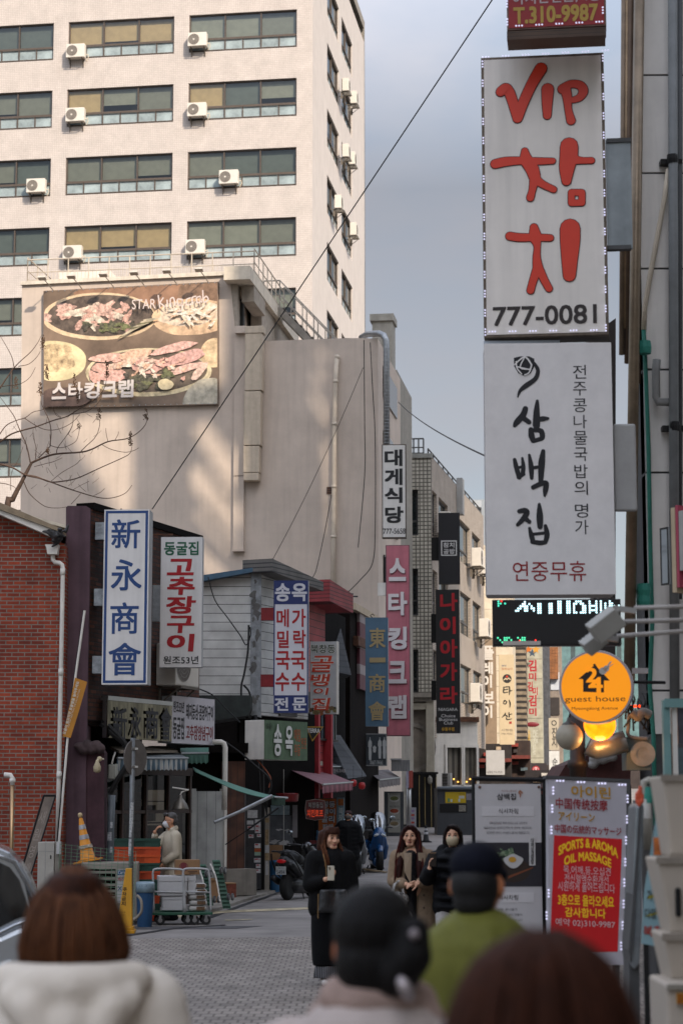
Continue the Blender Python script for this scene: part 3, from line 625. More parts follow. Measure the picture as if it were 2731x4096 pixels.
fpart(MB().box(.97, 1.68, -.04, -.03, zd + .07, zc - .07), 'pane', M_dglass, sh, sf2.rot)
MB().prism([sf.loc(*p) for p in ((780, 2790), (1010, 2790), (1010, 2840), (1000, 2870), (780, 2900))], -.9, .6).build('gutter_fascia', mat('#2f3533', .8, var=.3), sh)
# lower storey: planks, white door, dark post (from the shop to the green sign)
lb_ = thing('plank_shed', 'low shed of brown planks and white doors under the siding house', 'building', (0, 0, 0))
gf = Face(at(900, 3300, 40.6), 34)
ln = fthing(gf, 'wall_front', 'x', 'x'); bpy.data.objects.remove(ln)
def gpart(name, m, l, t, r, bt, y0=0, y1=.1, **k): x0, x1, z0, z1_ = gf.rect(l, t, r, bt); o = MB().box(x0, x1, y0, y1, z0, z1_).build(name, m, lb_, **k); o.location = gf.o; o.rotation_euler = (0, 0, gf.rot); return o
gpart('plank_wall', M_wood, 903, 3045, 985, 3475, .05, .2)
gpart('plinth', M_conc, 880, 3475, 1000, 3580, -.25, .2)
gpart('door', slatmat('white_boards', '#a9aba9', '#55565a', .21, 0, duty=.96), 775, 3165, 900, 3520, .0, .12)
gpart('door', mat('#b4b5b2', .7, var=.12), 745, 3155, 778, 3440, -.06, .14)
gpart('door_frame', M_white, 895, 3155, 905, 3500, -.03, .16)
gpart('dark_opening', M_nearblack, 640, 2985, 1010, 3160, .3, .5)
gpart('fascia', M_nearblack, 700, 2970, 1120, 3010, -.05, .35)

# ================= red noodle house and black-roofed pub =================
r0 = at(1232, 2600, 46); rf_ = Face((r0.x, r0.y, 0), 74)
rh = fthing(rf_, 'red_house', 'red lap-sided house front with a red eave behind the noodle signs', 'building')
M_rsid = slatmat('red_lap_siding', '#a03f42', '#3a1618', .17, 2, duty=.9, noise=.15)
zt = rf_.loc(1240, 2385)[1]; zb = rf_.loc(1245, 2860)[1]; L_ = rf_.loc(1300, 2600)[0]
MB().box(0, L_, 0, .3, zb - 1.7, zt).build('wall', M_rsid, rh)
MB().prism([(-.1, zt - .15), (L_ + .5, zt - .25), (L_ + .5, zt + .2), (-.1, zt + .35)], -.55, .5).build('eave', slatmat('red_eave', '#9a3a3e', '#5a2224', .09, 2, duty=.75), rh)
b = MB(); z0, z1_ = rf_.loc(1260, 2960)[1], rf_.loc(1260, 2850)[1]
for i in range(7): b.box(.2 + i * .3, .23 + i * .3, -.08, -.05, z0, z1_)
b.box(.15, 2.2, -.09, -.04, z0, z0 + .05); b.build('window_bars', M_iron, rh); MB().box(.15, 2.2, -.04, -.01, z0, z1_).build('window', mat('#51626a', .2), rh)
MB().box(.2, .32, -.2, -.0, zb - 1.9, zb + .1).box(L_ - .15, L_ - .03, -.2, 0, zb - 1.9, zb + .3).build('post', M_red, rh)
k0 = at(1300, 2600, 49); kf = Face((k0.x, k0.y, 0), 78)
ph = fthing(kf, 'pub', 'black tile-roofed pub with steep roofs and a dark plank front', 'building')
M_roof = slatmat('black_roof_tile', '#26282b', '#0e0f12', .16, 2, duty=.75, noise=.2, bump=1)
def roofpart(px4, name='roof', ys=(49, 49.6, 53, 52.4)):
    b = MB(); vs = [at(x, y, d) - kf.o for (x, y), d in zip(px4, ys)]
    R_ = Matrix.Rotation(-kf.rot, 3, 'Z'); vs = [R_ @ v for v in vs]; nrm = V((0, .12, -.08)); b.add(vs + [v + nrm for v in vs], [(0, 1, 2, 3), (7, 6, 5, 4), (0, 4, 5, 1), (1, 5, 6, 2), (2, 6, 7, 3), (3, 7, 4, 0)]); return b.build(name, M_roof, ph)
roofpart([(1296, 2440), (1345, 2435), (1405, 2700), (1352, 2690)], ys=(51.5, 51.8, 50.0, 49.5))
roofpart([(1298, 2900), (1345, 2915), (1466, 3105), (1392, 3115)], ys=(50.5, 51.5, 49.6, 48.6))
MB().box(.1, 2.9, .1, 4, 0, kf.loc(1330, 2440)[1]).build('wall', M_nearblack, ph)
d0 = at(1402, 2600, 53); df = Face((d0.x, d0.y, 0), 80)
dh = fthing(df, 'dark_plank_house', 'dark plank house with a striped curtain by the blue sign', 'building')
zt = df.loc(1420, 2450)[1]; L_ = df.loc(1512, 2600)[0]
MB().box(-.1, L_, 0, 4, 0, zt).build('wall', mat('#140d09', .9, var=.35, scale=1.5, streak=.5, spec=.1), dh)
MB().box(-.1, L_ + .3, -.15, .3, zt, zt + .18).build('coping', mat('#b5a58d', .8), dh)
b = MB(); z0, z1_ = df.loc(1440, 2760)[1], df.loc(1440, 2455)[1]; b.box(.9, 4, -.1, -.02, z0, z1_); b.build('striped_curtain', slatmat('striped_cloth', '#5b2632', '#8f8484', .7, 2, duty=.62, bump=0), dh)
b = MB().box(.4, 4, -.14, -.0, z1_ - .95, z1_ - .7); b.build('rusty_beam', M_rust, dh)

# ================= right-hand side =================
rw = Face((at(2500, 3214, 21.5).x, 21.5, 0), 0)
rb = fthing(rw, 'panelled_building', 'pale panelled building wall with pipes at the right edge', 'building')
b = MB(); M_panel = mat('#e6e1da', .7, var=.08, scale=1.2, streak=.2)
x0 = rw.loc(2572, 1500)[0]; zs = [rw.loc(2600, y)[1] for y in (2940, 2762, 1890, 1478, 1074, 692, 300, -90, -700)]
for a, c in zip(zs, zs[1:]): b.box(x0, 6, 0, .3, a + .012, c - .012)
b.build('wall', M_panel, rb); MB().box(x0 - .0, 6, .02, .9, 0, zs[-1]).build('backing', M_dgrey, rb)
MB().plan([(.35, 0.92), (9, 0.92), (9, 15), (2.6, 15)], 0, 16).build('rear_wing', mat('#b6a892', .8, var=.08, streak=.2), rb)
MB().box(rw.loc(2420, 1300)[0], rw.loc(2500, 1300)[0], 1.5, 1.8, rw.loc(2450, 2700)[1], rw.loc(2450, 1190)[1]).build('dark_panel', mat('#5b5350', .7, var=.1), rb)
MB().prism([rw.loc(*p) for p in ((2432, 1230), (2520, 1168), (2520, 2700), (2455, 2700))], 1.2, 1.4).build('dark_panel', mat('#4d4744', .7), rb)
def vpipe(px, top, bot, r, m, y=-.2, name='pipe', n=10):
    t, b_ = rw.loc(px[0], top), rw.loc(px[1], bot); return MB().tube([(t[0], y, t[1]), ((t[0] + b_[0]) / 2, y, (t[1] + b_[1]) / 2), (b_[0], y, b_[1])], r, n).build(name, m, rb, smooth=True)
vpipe((2545, 2502), -200, 2700, .062, mat('#8a7a66', .4, metal=.5, var=.2, streak=.3), -.25)
b = MB(); b.sph((rw.loc(2502, 2705)[0], -.25, rw.loc(2502, 2705)[1]), (.062, .062, .16)); b.build('pipe_end', mat('#7a6550', .5, metal=.3, var=.3), rb, smooth=True)
vpipe((2676, 2684), -200, 2830, .055, mat('#777a7a', .5, var=.12))
vpipe((2710, 2708), -200, 2400, .035, mat('#4b4e50', .5), -.1)
for px, w_, c in ((2497, .03, '#8d7a66'), (2510, .025, '#b59b7c'), (2522, .04, '#6f5b4a'), (2556, .03, '#4a2f25'), (2567, .02, '#5f4a3c')):
    vpipe((px, px - 10), -200, 1250 + random.randrange(300), w_, mat(c, .6, metal=.2, var=.2), .05, n=6)
b = MB(); P = [(2664, 690), (2650, 800), (2620, 960), (2590, 1120), (2570, 1240), (2566, 1330)]; b.tube([(rw.loc(*p)[0], -.12, rw.loc(*p)[1]) for p in P], .028, 8); b.build('hose', M_cream, rb, smooth=True)
b = MB(); P = [(2566, 1330), (2574, 1500), (2585, 1800), (2592, 2200), (2600, 2500), (2590, 2750), (2605, 2950), (2612, 3300)]; b.tube([(rw.loc(*p)[0], -.12, rw.loc(*p)[1]) for p in P], .024, 8); b.build('hose', mat('#2f7a6a', .5, var=.15), rb, smooth=True)
for p in ((2563, 1408), (2560, 2370), (2560, 2415)): x, z = rw.loc(*p); MB().lathe([(.07, -.07), (.08, 0), (.07, .07)], (x, -.22, z), 10).build('tape_wrap', mat('#2e8272', .6), rb)
b = MB(); P = [(2616, 1452), (2612, 1500), (2614, 1600), (2620, 1620), (2672, 1620)]; b.tube([(rw.loc(*p)[0], -.16, rw.loc(*p)[1]) for p in P], .045, 10); b.build('pipe', M_grey, rb, smooth=True)
for p in ((2676, 660), (2684, 1720)): x, z = rw.loc(*p); MB().lathe([(.06, -.05), (.064, 0), (.06, .05)], (x, -.2, z), 10).box(x - .12, x + .12, -.14, -.01, z - .025, z + .025).build('pipe_clamp', M_iron, rb)
# unseen blocks added on the right and behind the viewer to shade the lane
tb = thing('added_shade_tower', 'unseen block added right of the lane to shade it, with a holed screen', 'building', (0, 0, 0))
MB().plan([(4.1, 24), (40, 24), (40, 30), (5.6, 30)], 0, 27).build('wall', M_conc, tb)
def to_screen(px, py): x, z = mf.loc(px, py); P = mf.o + mf.ux * x + V((0, 0, z)); P = P + ts * ((P.y - 30.2) / -ts.y); return P.x, P.z
def lift(x, z): P = mf.o + mf.ux * x; t = (P.y - 30.2) / -ts.y; return P.x + ts.x * t, z + ts.z * t
HOLES = [[(300, 1672), (420, 1660), (490, 1655), (512, 1760), (508, 2060), (470, 2040), (400, 1880)],  # holes of an added unseen screen; its sun patches stand for reflected light
         [(800, 1700), (850, 1690), (935, 1830), (932, 1960), (905, 1950)], [(795, 1850), (840, 1880), (932, 2040), (930, 2150), (890, 2080), (800, 1950)], [(800, 2040), (830, 2030), (930, 2190), (928, 2215), (905, 2200)], [(800, 2150), (900, 2290), (895, 2330), (860, 2320), (800, 2240)],
         [(1258, 1375), (1275, 1370), (1318, 1425), (1310, 1440), (1290, 1430)], [(1252, 1470), (1270, 1465), (1312, 1515), (1310, 1532), (1280, 1520)], [(1250, 1560), (1268, 1552), (1325, 1660), (1328, 1690), (1300, 1680)], [(1295, 1740), (1325, 1790), (1332, 2080), (1318, 2120), (1308, 1900)]]
xs_ = lift(mf.loc(905, 1500)[0], 0)[0]; zl_ = to_screen(500, 1600)[1]
bm = bmesh.new(); loops = [[(5.0, 25), (34, 25), (34, 62), (xs_, 62), (xs_, zl_), (5.0, zl_)]] + [[to_screen(*p) for p in h] for h in HOLES]
for lp in loops[1:]:
    cx, cz = sum(p[0] for p in lp) / len(lp), sum(p[1] for p in lp) / len(lp); lp[:] = [(cx + (x - cx) * 1.45, cz + (z - cz) * 1.15) for x, z in lp]
ed = []
for lp in loops:
    vv = [bm.verts.new((x, 30.2, z)) for x, z in lp]; ed += [bm.edges.new((vv[i], vv[(i + 1) % len(vv)])) for i in range(len(vv))]
bmesh.ops.triangle_fill(bm, edges=ed, use_beauty=True, use_dissolve=False)
me = bpy.data.meshes.new('added_sun_screen'); bm.to_mesh(me); bm.free(); me.materials.append(M_conc)
o = bpy.data.objects.new('added_sun_screen', me); COL.objects.link(o); o.parent = tb; k = o.modifiers.new('thickness', 'SOLIDIFY'); k.thickness = .15
tb2 = thing('added_shade_block', 'unseen block added behind the viewer on the right to shade the lane', 'building', (0, 0, 0))
MB().plan([(6.5, -45), (24, -45), (24, 14), (6.5, 14)], 0, 28).build('wall', M_conc, tb2)

# ================= far end of the lane =================
def block(name, label, l, t, r, Y, m, rot=-6, depth=8, bot=3260):
    f = face_at((l + r) / 2, 3000, Y, rot); f.o.z = 0; x0, x1, z0, z1_ = f.rect(l, t, r, bot); b = fthing(f, name, label, 'building')
    MB().box(x0, x1, 0, depth, 0, z1_).build('wall', m, b); return b, f
M_clad = slatmat('cream_panels', '#cdbfa6', '#8a7c68', .75, 2, duty=.97, noise=.08)
fb, ff = block('cream_building', 'cream panelled building carrying raised white letters down the lane', 1925, 2180, 2050, 97, M_clad)
b = MB(); 
for k in range(7): x0, x1, z0, z1_ = ff.rect(1965, 2230 + k * 90, 2000, 2290 + k * 90); b.box(x0, x1, -.04, -.01, z0, z1_)
fb2, f2 = block('grey_far_block', 'grey distant block with a roof box above the tiled corner building', 1880, 1998, 1945, 128, mat('#8d949a', .8, var=.06))
locbox(MB(), f2, 1900, 2008, 1925, 2034, -.6, 0).build('roof_box', mat('#a5abb0', .7), fb2)
fb3, f3 = block('louvred_building', 'dark louvred building with bent slats beyond the beige hanging sign', 2040, 2430, 2105, 108, slatmat('bent_louvres', '#8c7d68', '#2b251f', .32, 2, duty=.55, noise=.2, bump=1))
fb4, f4 = block('panel_clad_building', 'pale green panelled building with red letters down its front', 2098, 2540, 2170, 112, slatmat('green_panels', '#a9a693', '#6d6a5c', 1.1, 2, duty=.97))
fb5, f5 = block('dark_narrow_building', 'narrow dark building with a white pipe down the lane', 2165, 2500, 2200, 120, mat('#4a4c52', .7, var=.3, streak=.3))
fb6, f6 = block('brown_building', 'brown building with a curved ribbed canopy down the lane', 2192, 2560, 2250, 125, mat('#8a7f74', .8, var=.15, streak=.3))
fb7, f7 = block('teal_glass_building', 'teal glass building behind the guest house sign', 2236, 2540, 2560, 140, slatmat('teal_panels', '#5f7f80', '#3c4c4e', 1.6, 0, duty=.8))
b = MB(); c = f6.loc(2195, 2680)
for i in range(10): a = R(90 - i * 9); x0, z0 = f6.loc(2194, 2590); b.box(x0 + .0, x0 + .55, -.3 - .01 * i, -.02, z0 - i * .2 - .19, z0 - i * .2)
b.build('canopy', slatmat('brown_ribs', '#a0683c', '#5a3a26', .09, 0, duty=.7), fb6)
for t in (2690, 2790):
    x0, x1, z0, z1_ = f6.rect(2200, t, 2236, t + 70); MB().box(x0, x1, -.06, -.01, z0, z1_).build('window', mat('#b7bcc2' if t == 2690 else '#3b3634', .4), fb6)
vb, vf = block('lane_end_shop', 'dark shop fronts along the ground floor at the lane end', 1910, 3060, 2600, 116, mat('#3a3230', .8, var=.4, scale=1), depth=2)

random.seed(77)
for i, (l, t, r, bt, Y, c, lb) in enumerate(((1905, 2975, 2045, 3260, 93, '#2b2624', 'dark narrow shop front under the raised white letters'), (2040, 2962, 2120, 3260, 94, '#3a2c26', 'brown shop front with small awnings deep in the lane'), (2100, 3080, 2200, 3260, 90, '#241f20', 'black shop front below the red and white round emblem sign'), (2190, 3090, 2290, 3260, 88, '#33302f', 'dark shop front below the white hanging sign with two letters'))):
    b_, f_ = block('lane_shop', lb, l, t, r, Y, mat(c, .7, var=.4, scale=1.5, streak=.4), depth=3); w_ = r - l
    for k in range(5):
        x, y = l + random.random() * w_ * .7, t + 12 + k * 24; MB().box(*f_.rect(x, y, x + random.uniform(14, 30), y + random.uniform(8, 16))[:2], -.25, -.02, *f_.rect(x, y, x + 20, y + 13)[2:]).build('sign_box', mat(random.choice(('#b9a68c', '#8c3a30', '#c9c4ba', '#5a6a70', '#b8803a', '#3c3634')), .5, var=.3, scale=8), b_)
    x0, x1, z0, z1_ = f_.rect(l, t + 60, r, t + 74); MB().prism([(x0, z0), (x1, z0), (x1, z1_), (x0, z1_)], -.7, -.01).build('awning', mat(random.choice(('#6a3028', '#8a7a66', '#4a4a4c')), .7, var=.2), b_)
# ================= signs =================
def paint(c, **k): k.setdefault('rough', .5); k.setdefault('var', .04); return mat(c, **k)
M_sface = mat('#d8d6d4', .4, var=.06, scale=1.2, streak=.12); M_sframe = mat('#9fa0a2', .5, var=.1, streak=.1)
def sign(name, label, box, Y, rot=-2, depth=.3, face=None, frame=None, cat='hanging sign', group=None, rim=.0, bevel=.006):
    l, t, r, b = box; f = face_at((l + r) / 2, (t + b) / 2, Y, rot); e = fthing(f, name, label, cat, group)
    x0, x1, z0, z1 = f.rect(*box); MB().box(x0, x1, .004, depth, z0, z1).build('cabinet', frame or M_sframe, e, bevel=bevel)
    p = MB().box(x0 + rim, x1 - rim, -.002, .01, z0 + rim, z1 - rim).build('panel', face or M_sface, e)
    return e, f, p
def letters(p, f, m, items, bold=.03, y=-.006, name='lettering', shear=0.):
    mb = MB()
    for it in items:
        if len(it) == 6 and it[5] == 'v': column(mb, f, *it[:5][:1], *it[1:5], bold=bold, y=y)
        else: words(mb, f, it[0], *it[1:5], bold=bold, y=y, shear=shear)
    return mb.build(name, m, p)
def sc(ox, oy, k, items): return [(i[0], *[(v / k + (ox, oy)[n % 2]) for n, v in enumerate(i[1:5])]) for i in items]
def sb(ox, oy, k, l, t, r, b): return (l / k + ox, t / k + oy, r / k + ox, b / k + oy)
def border(f, box, m, p, wdt, y=-.004):
    x0, x1, z0, z1 = f.rect(*box); MB().box(x0, x0 + wdt, y, .0, z0, z1).box(x1 - wdt, x1, y, .0, z0, z1).box(x0 + wdt, x1 - wdt, y, .0, z1 - wdt, z1).box(x0 + wdt, x1 - wdt, y, .0, z0, z0 + wdt).build('border', m, p)
def arm(e, f, boxes, m=None, y0=.1, y1=.22):
    for bx_ in boxes: x0, x1, z0, z1 = f.rect(*bx_); MB().box(x0, x1, y0, y1, z0, z1).build('bracket', m or M_galv, e)
G_left = 'hanging signs of the left-hand shops'
# 1 blue Chinese characters
e, f, p = sign('hanging_sign', 'white hanging sign with four blue Chinese characters in a blue border', (413, 2038, 594, 2738), 34.3, -3, .42, group=G_left)
M_blue = paint('#1d3f74'); border(f, (418, 2043, 589, 2732), M_blue, p, .045)
letters(p, f, M_blue, sc(0, 1950, 1.742, [('新', 778, 222, 980, 425), ('永', 775, 500, 990, 718), ('商', 770, 800, 968, 1020), ('會', 757, 1082, 985, 1310)]), .022)
M_patch = mat('#8f9498', .5, metal=.3, var=.35, scale=7)
arm(e, f, [(378, 2086, 414, 2155), (373, 2352, 411, 2420), (366, 2622, 406, 2692)], M_patch, .1, .3)
MB().bar((f.loc(478, 2045)[0], .2, f.loc(478, 2045)[1]), (f.loc(478, 2028)[0], .2, f.loc(478, 2028)[1]), .015).build('hook', M_iron, e)
# 2 red chilli grill sign
e, f, p = sign('hanging_sign', 'white hanging sign with five large red Korean letters and green letters on top', (642, 2148, 808, 2669), 36.4, -2, .28, group=G_left)
letters(p, f, paint('#1f5a40'), [('동굴집', 657, 2166, 795, 2221)], .04)
letters(p, f, paint('#a3131c'), sc(0, 1950, 1.742, [('고', 1168, 497, 1355, 612), ('추', 1168, 622, 1360, 748), ('장', 1158, 757, 1365, 880), ('구', 1165, 893, 1355, 1015), ('이', 1163, 1020, 1352, 1143)]), .055, shear=.08)
letters(p, f, paint('#1b1b1d'), [('원조53년', 654, 2624, 794, 2656)], .02)
arm(e, f, [(608, 2338, 642, 2484)], M_galv, .08, .2); arm(e, f, [(612, 2132, 690, 2138)], M_rust, .1, .14)
# 3 steel board with dark characters on the facade
e, f, p = sign('shop_sign', 'polished steel shop sign with four dark Chinese characters above the striped awning', (430, 2812, 688, 2958), 35.75, 66, .1, mat('#7a7466', .18, metal=1, var=.5, scale=2.5, stretch=(3, 3, .5)), M_steel, cat='shop sign')
letters(p, f, paint('#14131d'), [('新', 448, 2828, 503, 2955), ('永', 518, 2828, 560, 2955), ('商', 578, 2830, 628, 2955), ('會', 640, 2830, 680, 2962)], .03, y=-.03)
arm(e, f, [(428, 2795, 688, 2812)], M_steel, -.03, .12)
# 4 white Korean board on the facade
e, f, p = sign('shop_sign', 'white shop sign with black and red Korean letters angled along the left facade', (688, 2790, 858, 2976), 37.8, 64, .3, mat('#bdbac0', .5, var=.04), cat='shop sign')
k1 = lambda its: sc(400, 2750, 3.136, its)
letters(p, f, paint('#1c1b1e'), k1([('원조53년', 920, 170, 1055, 315), ('돼지등심·꼼장어구이', 1080, 215, 1422, 410), ('동굴집', 915, 365, 1055, 650)]), .03)
letters(p, f, paint('#7a1e22'), k1([('고추장양념구이', 1078, 475, 1415, 665)]), .03)
# 5 noodle sign
e, f, p = sign('hanging_sign', 'tall noodle sign with red Korean letters on white between blue ends', (1095, 2322, 1233, 2852), 42.1, -2, .25, mat('#c6c6cc', .45, var=.03), group=G_left)
b = MB(); k2 = lambda its: sc(800, 2200, 2.1386, its)
for bx_ in ((1095, 2322, 1233, 2417), (1095, 2781, 1233, 2852)): x0, x1, z0, z1 = f.rect(*bx_); b.box(x0, x1, -.006, -.002, z0, z1)
z2, z3 = f.loc(1164, 2781)[1], f.loc(1164, 2417)[1]; x0, x1, _, _ = f.rect(1095, 2400, 1233, 2500); b.box(x0, x0 + .025, -.006, -.002, z2, z3).box(x1 - .025, x1, -.006, -.002, z2, z3)
b.build('blue_band', paint('#1c2a5e'), p)
letters(p, f, paint('#c2c2c8'), k2([('송', 642, 285, 772, 440), ('옥', 785, 285, 915, 438), ('전', 640, 1262, 755, 1375), ('문', 790, 1262, 910, 1372)]), .045, y=-.011)
letters(p, f, paint('#9c1018'), k2([('메', 655, 505, 760, 660), ('밀', 660, 690, 760, 838), ('국', 648, 865, 770, 1025), ('수', 645, 1048, 765, 1208), ('가', 787, 503, 905, 658), ('락', 797, 683, 905, 838), ('국', 778, 865, 900, 1022), ('수', 780, 1048, 900, 1206)]), .035)
arm(e, f, [(1044, 2430, 1095, 2480), (1042, 2697, 1093, 2746)], mat('#7c1c20', .6, var=.2), .05, .2)
# 6 whelk pub sign
e, f, p = sign('hanging_sign', 'small pub sign with orange brush letters over a food photograph', (1240, 2566, 1350, 2856), 44.2, -3, .22, mat('#a8a9ab', .5, var=.15, scale=1.5), group=G_left)
b = MB(); c = f.loc(1290, 2838); 
for i in range(60): b.m = random.randrange(4); a = random.random() * 6.28; r = .28 * random.random() ** .5; b.disc((c[0] + 1.1 * r * cos(a), -.004 - .0001 * i, c[1] + .35 * r * sin(a)), random.uniform(.02, .05), 7)
b.build('food_picture', [paint(c_) for c_ in ('#5d4a2c', '#2c2a1e', '#6d7040', '#7c4a2a')], p)
letters(p, f, paint('#d8d8cf'), k2([('북창동', 940, 805, 1162, 885)]), .07, y=-.012); letters(p, f, paint('#1c2a1c'), k2([('북창동', 945, 808, 1157, 882)]), .02, y=-.015)
its = k2([('골', 945, 905, 1140, 1045), ('뱅', 945, 1060, 1105, 1165), ('이', 970, 1180, 1095, 1240), ('집', 955, 1265, 1105, 1370)])
letters(p, f, paint('#e2ded8'), its, .085, y=-.012, shear=.2); letters(p, f, paint('#b5391f'), its, .03, y=-.016, shear=.2)
x0, x1, z0, z1 = f.rect(1345, 2566, 1353, 2856); MB().box(x0, x1, -.01, .2, z0, z1).build('edge_strip', M_white, e)
# 7 green noodle board
e, f, p = sign('shop_sign', 'green shop sign with white and orange Korean letters under the tall noodle sign', (1058, 2884, 1229, 3040), 41.2, 55, .5, mat('#52684f', .55, var=.18, streak=.25), M_white, cat='shop sign')
its = k2([('송', 622, 1490, 690, 1762), ('옥', 720, 1505, 785, 1762)])
letters(p, f, paint('#22301f'), [(c_, l + 3, t + 3, r + 3, b_ + 3) for c_, l, t, r, b_ in its], .03, y=-.006); letters(p, f, paint('#c9cac6'), its, .04, y=-.03)  # darker offset copy paints a drop shadow behind the letters
letters(p, f, paint('#93512f'), k2([('메밀', 803, 1530, 857, 1640), ('우동', 803, 1665, 857, 1762), ('전문', 862, 1605, 910, 1700)]), .03)
letters(p, f, paint('#2c3a2a'), k2([('전통', 562, 1480, 585, 1530), ('메밀국수', 590, 1480, 615, 1545)]), .02)
# 8 triangular beer sign
f = face_at(1262, 2935, 43.6, 10); e = fthing(f, 'beer_sign', 'black triangular beer sign with a gold edge beside the green shop sign', 'beer sign')
tri = lambda l, t, r, b_, mx_: [f.loc(l, t), f.loc(r, t), f.loc(mx_, b_)]
MB().prism([f.loc(*p_) for p_ in ((1222, 2906), (1250, 2966), (1294, 2906))], 0, .08).build('cabinet', paint('#b08a38'), e)
pn = MB().prism([f.loc(*p_) for p_ in ((1228, 2910), (1250, 2958), (1287, 2910))], -.01, 0).build('panel', paint('#15181a'), e)
letters(pn, f, paint('#d8d8d8'), [('TERRA', 1229, 2914, 1279, 2931)], .03, y=-.014)
# 9 blue sign with gold characters
M_bsign = mat('#4a687d', .5, var=.12, scale=1, streak=.15)
e, f, p = sign('hanging_sign', 'blue hanging sign with four gold Chinese characters', (1461, 2470, 1552, 2905), 51, -3, .3, M_bsign, group=G_left)
k3 = lambda its: sc(1400, 1700, 1.8086, its)
letters(p, f, paint('#9b8a63'), k3([('東', 138, 1468, 255, 1612), ('一', 140, 1683, 255, 1718), ('商', 135, 1800, 255, 1935), ('會', 132, 2000, 258, 2138)]), .03, y=-.02)
b = MB(); c0 = f.loc(1488, 2470); b.tube([(c0[0], .1, c0[1]), (c0[0] - .05, .1, c0[1] + .06), (c0[0], .1, c0[1] + .1), (c0[0] + .05, .1, c0[1] + .06)], .012, 6).build('hook', M_iron, e)
# 10 crab diner sign
e, f, p = sign('hanging_sign', 'white hanging sign with bold black Korean letters high on the beige corner', (1527, 1777, 1624, 2152), 60.6, -4, .25, mat('#d2cfc9', .5, var=.06, streak=.1), mat('#4c4338', .6), group=G_left, rim=.03)
letters(p, f, paint('#19191a'), k3([('대', 248, 177, 378, 298), ('게', 248, 315, 378, 435), ('식', 248, 452, 378, 565), ('당', 252, 590, 385, 710)]), .06)
letters(p, f, paint('#19191a'), k3([('777-5658', 238, 748, 400, 788)]), .02)
# 11 pink crab sign
e, f, p = sign('hanging_sign', 'long faded pink hanging sign with raised white Korean letters', (1543, 2180, 1639, 2944), 59, -4, .25, mat('#b86a76', .5, var=.28, scale=.35, streak=.2), mat('#6e4a50', .6), group=G_left, rim=.025)
its = k3([('스', 280, 965, 403, 1130), ('타', 275, 1208, 412, 1378), ('킹', 275, 1460, 410, 1625), ('크', 275, 1708, 408, 1870), ('랩', 275, 1955, 408, 2125)])
letters(p, f, paint('#70303e'), [(c_, l + 2, t + 4, r + 3, b_ + 4) for c_, l, t, r, b_ in its], .05, y=-.006); letters(p, f, paint('#cdc6c6'), its, .06, y=-.05)  # drop shadow painted behind the raised letters by a darker offset copy
arm(e, f, [(1510, 2330, 1543, 2382)], M_white, .05, .15)
# 12 black tuna sign, 13 black club sign
e, f, p = sign('hanging_sign', 'plain black hanging sign with a small white square emblem', (1753, 2051, 1838, 2335), 72.5, -4, .3, paint('#17171c'), M_black)
x0, x1, z0, z1 = f.rect(1763, 2162, 1826, 2223); border(f, (1763, 2162, 1826, 2223), paint('#bdbdbd'), p, .04)
letters(p, f, paint('#bdbdbd'), [('참치', 1772, 2170, 1816, 2190), ('공방', 1772, 2195, 1818, 2216)], .03)
arm(e, f, [(1724, 2148, 1753, 2240)], M_black)
e, f, p = sign('hanging_sign', 'tall black club sign with five red Korean letters and white English words', (1743, 2358, 1838, 2933), 70.5, -4, .35, paint('#131315'), mat('#5e6468', .4))
letters(p, f, paint('#98101c'), k3([('나', 650, 1215, 775, 1345), ('이', 648, 1387, 762, 1512), ('아', 650, 1550, 775, 1682), ('가', 650, 1720, 772, 1850), ('라', 650, 1890, 775, 2015)]), .05)
letters(p, f, paint('#bfbfbf'), k3([('NIAGARA', 638, 2046, 775, 2069), ('Choice', 658, 2092, 760, 2115), ('Business', 643, 2118, 775, 2141), ('Club', 677, 2144, 743, 2167)]), .012)
letters(p, f, paint('#b58a20'), k3([('유흥주점', 660, 2187, 752, 2213)]), .03)
arm(e, f, [(1723, 2455, 1743, 2570), (1724, 2722, 1743, 2800)], M_black)
# raised letters on the cream building
f = face_at(1950, 2720, 95.5, -4); e = fthing(f, 'raised_letters', 'column of raised white Korean letters standing off the cream panelled building', 'lettering')
k4 = lambda its: sc(1880, 2550, 2.6133, its); its = k4([('플', 122, 88, 245, 235), ('레', 118, 258, 235, 385), ('이', 122, 395, 225, 525), ('보', 130, 565, 250, 690), ('이', 125, 710, 228, 840)])
for i, it in enumerate(its):
    mb = MB(); 
    for k in range(4): words(mb, f, *it, bold=.05, y=-.05 * k)
    mb.build('letter', paint('#cfc7bb'), e)
x0, x1, z0, z1 = f.rect(1925, 2550, 1985, 3080); MB().box(x0, x1, .3, .5, z0, z1).build('backing', mat('#8a7660', .6, var=.1), e)
# Taisan sign
e, f, p = sign('hanging_sign', 'long beige hanging sign with a round mountain emblem and black brush letters', (1996, 2618, 2056, 2978), 88, -3, .4, mat('#c0ae8e', .5, var=.05), mat('#a3927a', .5))
letters(p, f, paint('#4a5a72'), k4([('웰빙', 325, 285, 377, 304)]), .01); letters(p, f, paint('#a9623a'), k4([('중화요리', 325, 316, 438, 341)]), .01)
c = f.loc(*[v / 2.6133 + o for v, o in zip((383, 430), (1880, 2550))]); R0 = f.loc(2026.5 + 18, 2714)[0] - f.loc(2026.5, 2714)[0]
em = MB().disc((c[0], -.004, c[1]), R0).build('emblem', paint('#2a2826'), p)
b = MB(); b.add([(c[0] + x * R0, -.007, c[1] + z * R0) for x, z in ((-.9, -.3), (-.3, .2), (0, -.05), (.35, .3), (.95, -.3), (.6, -.25), (.3, .0), (0, -.35), (-.3, -.1), (-.6, -.35))], [(0, 1, 8, 9), (1, 2, 7, 8), (2, 3, 6, 7), (3, 4, 5, 6)]).build('mountain', paint('#c0ae8e'), em)
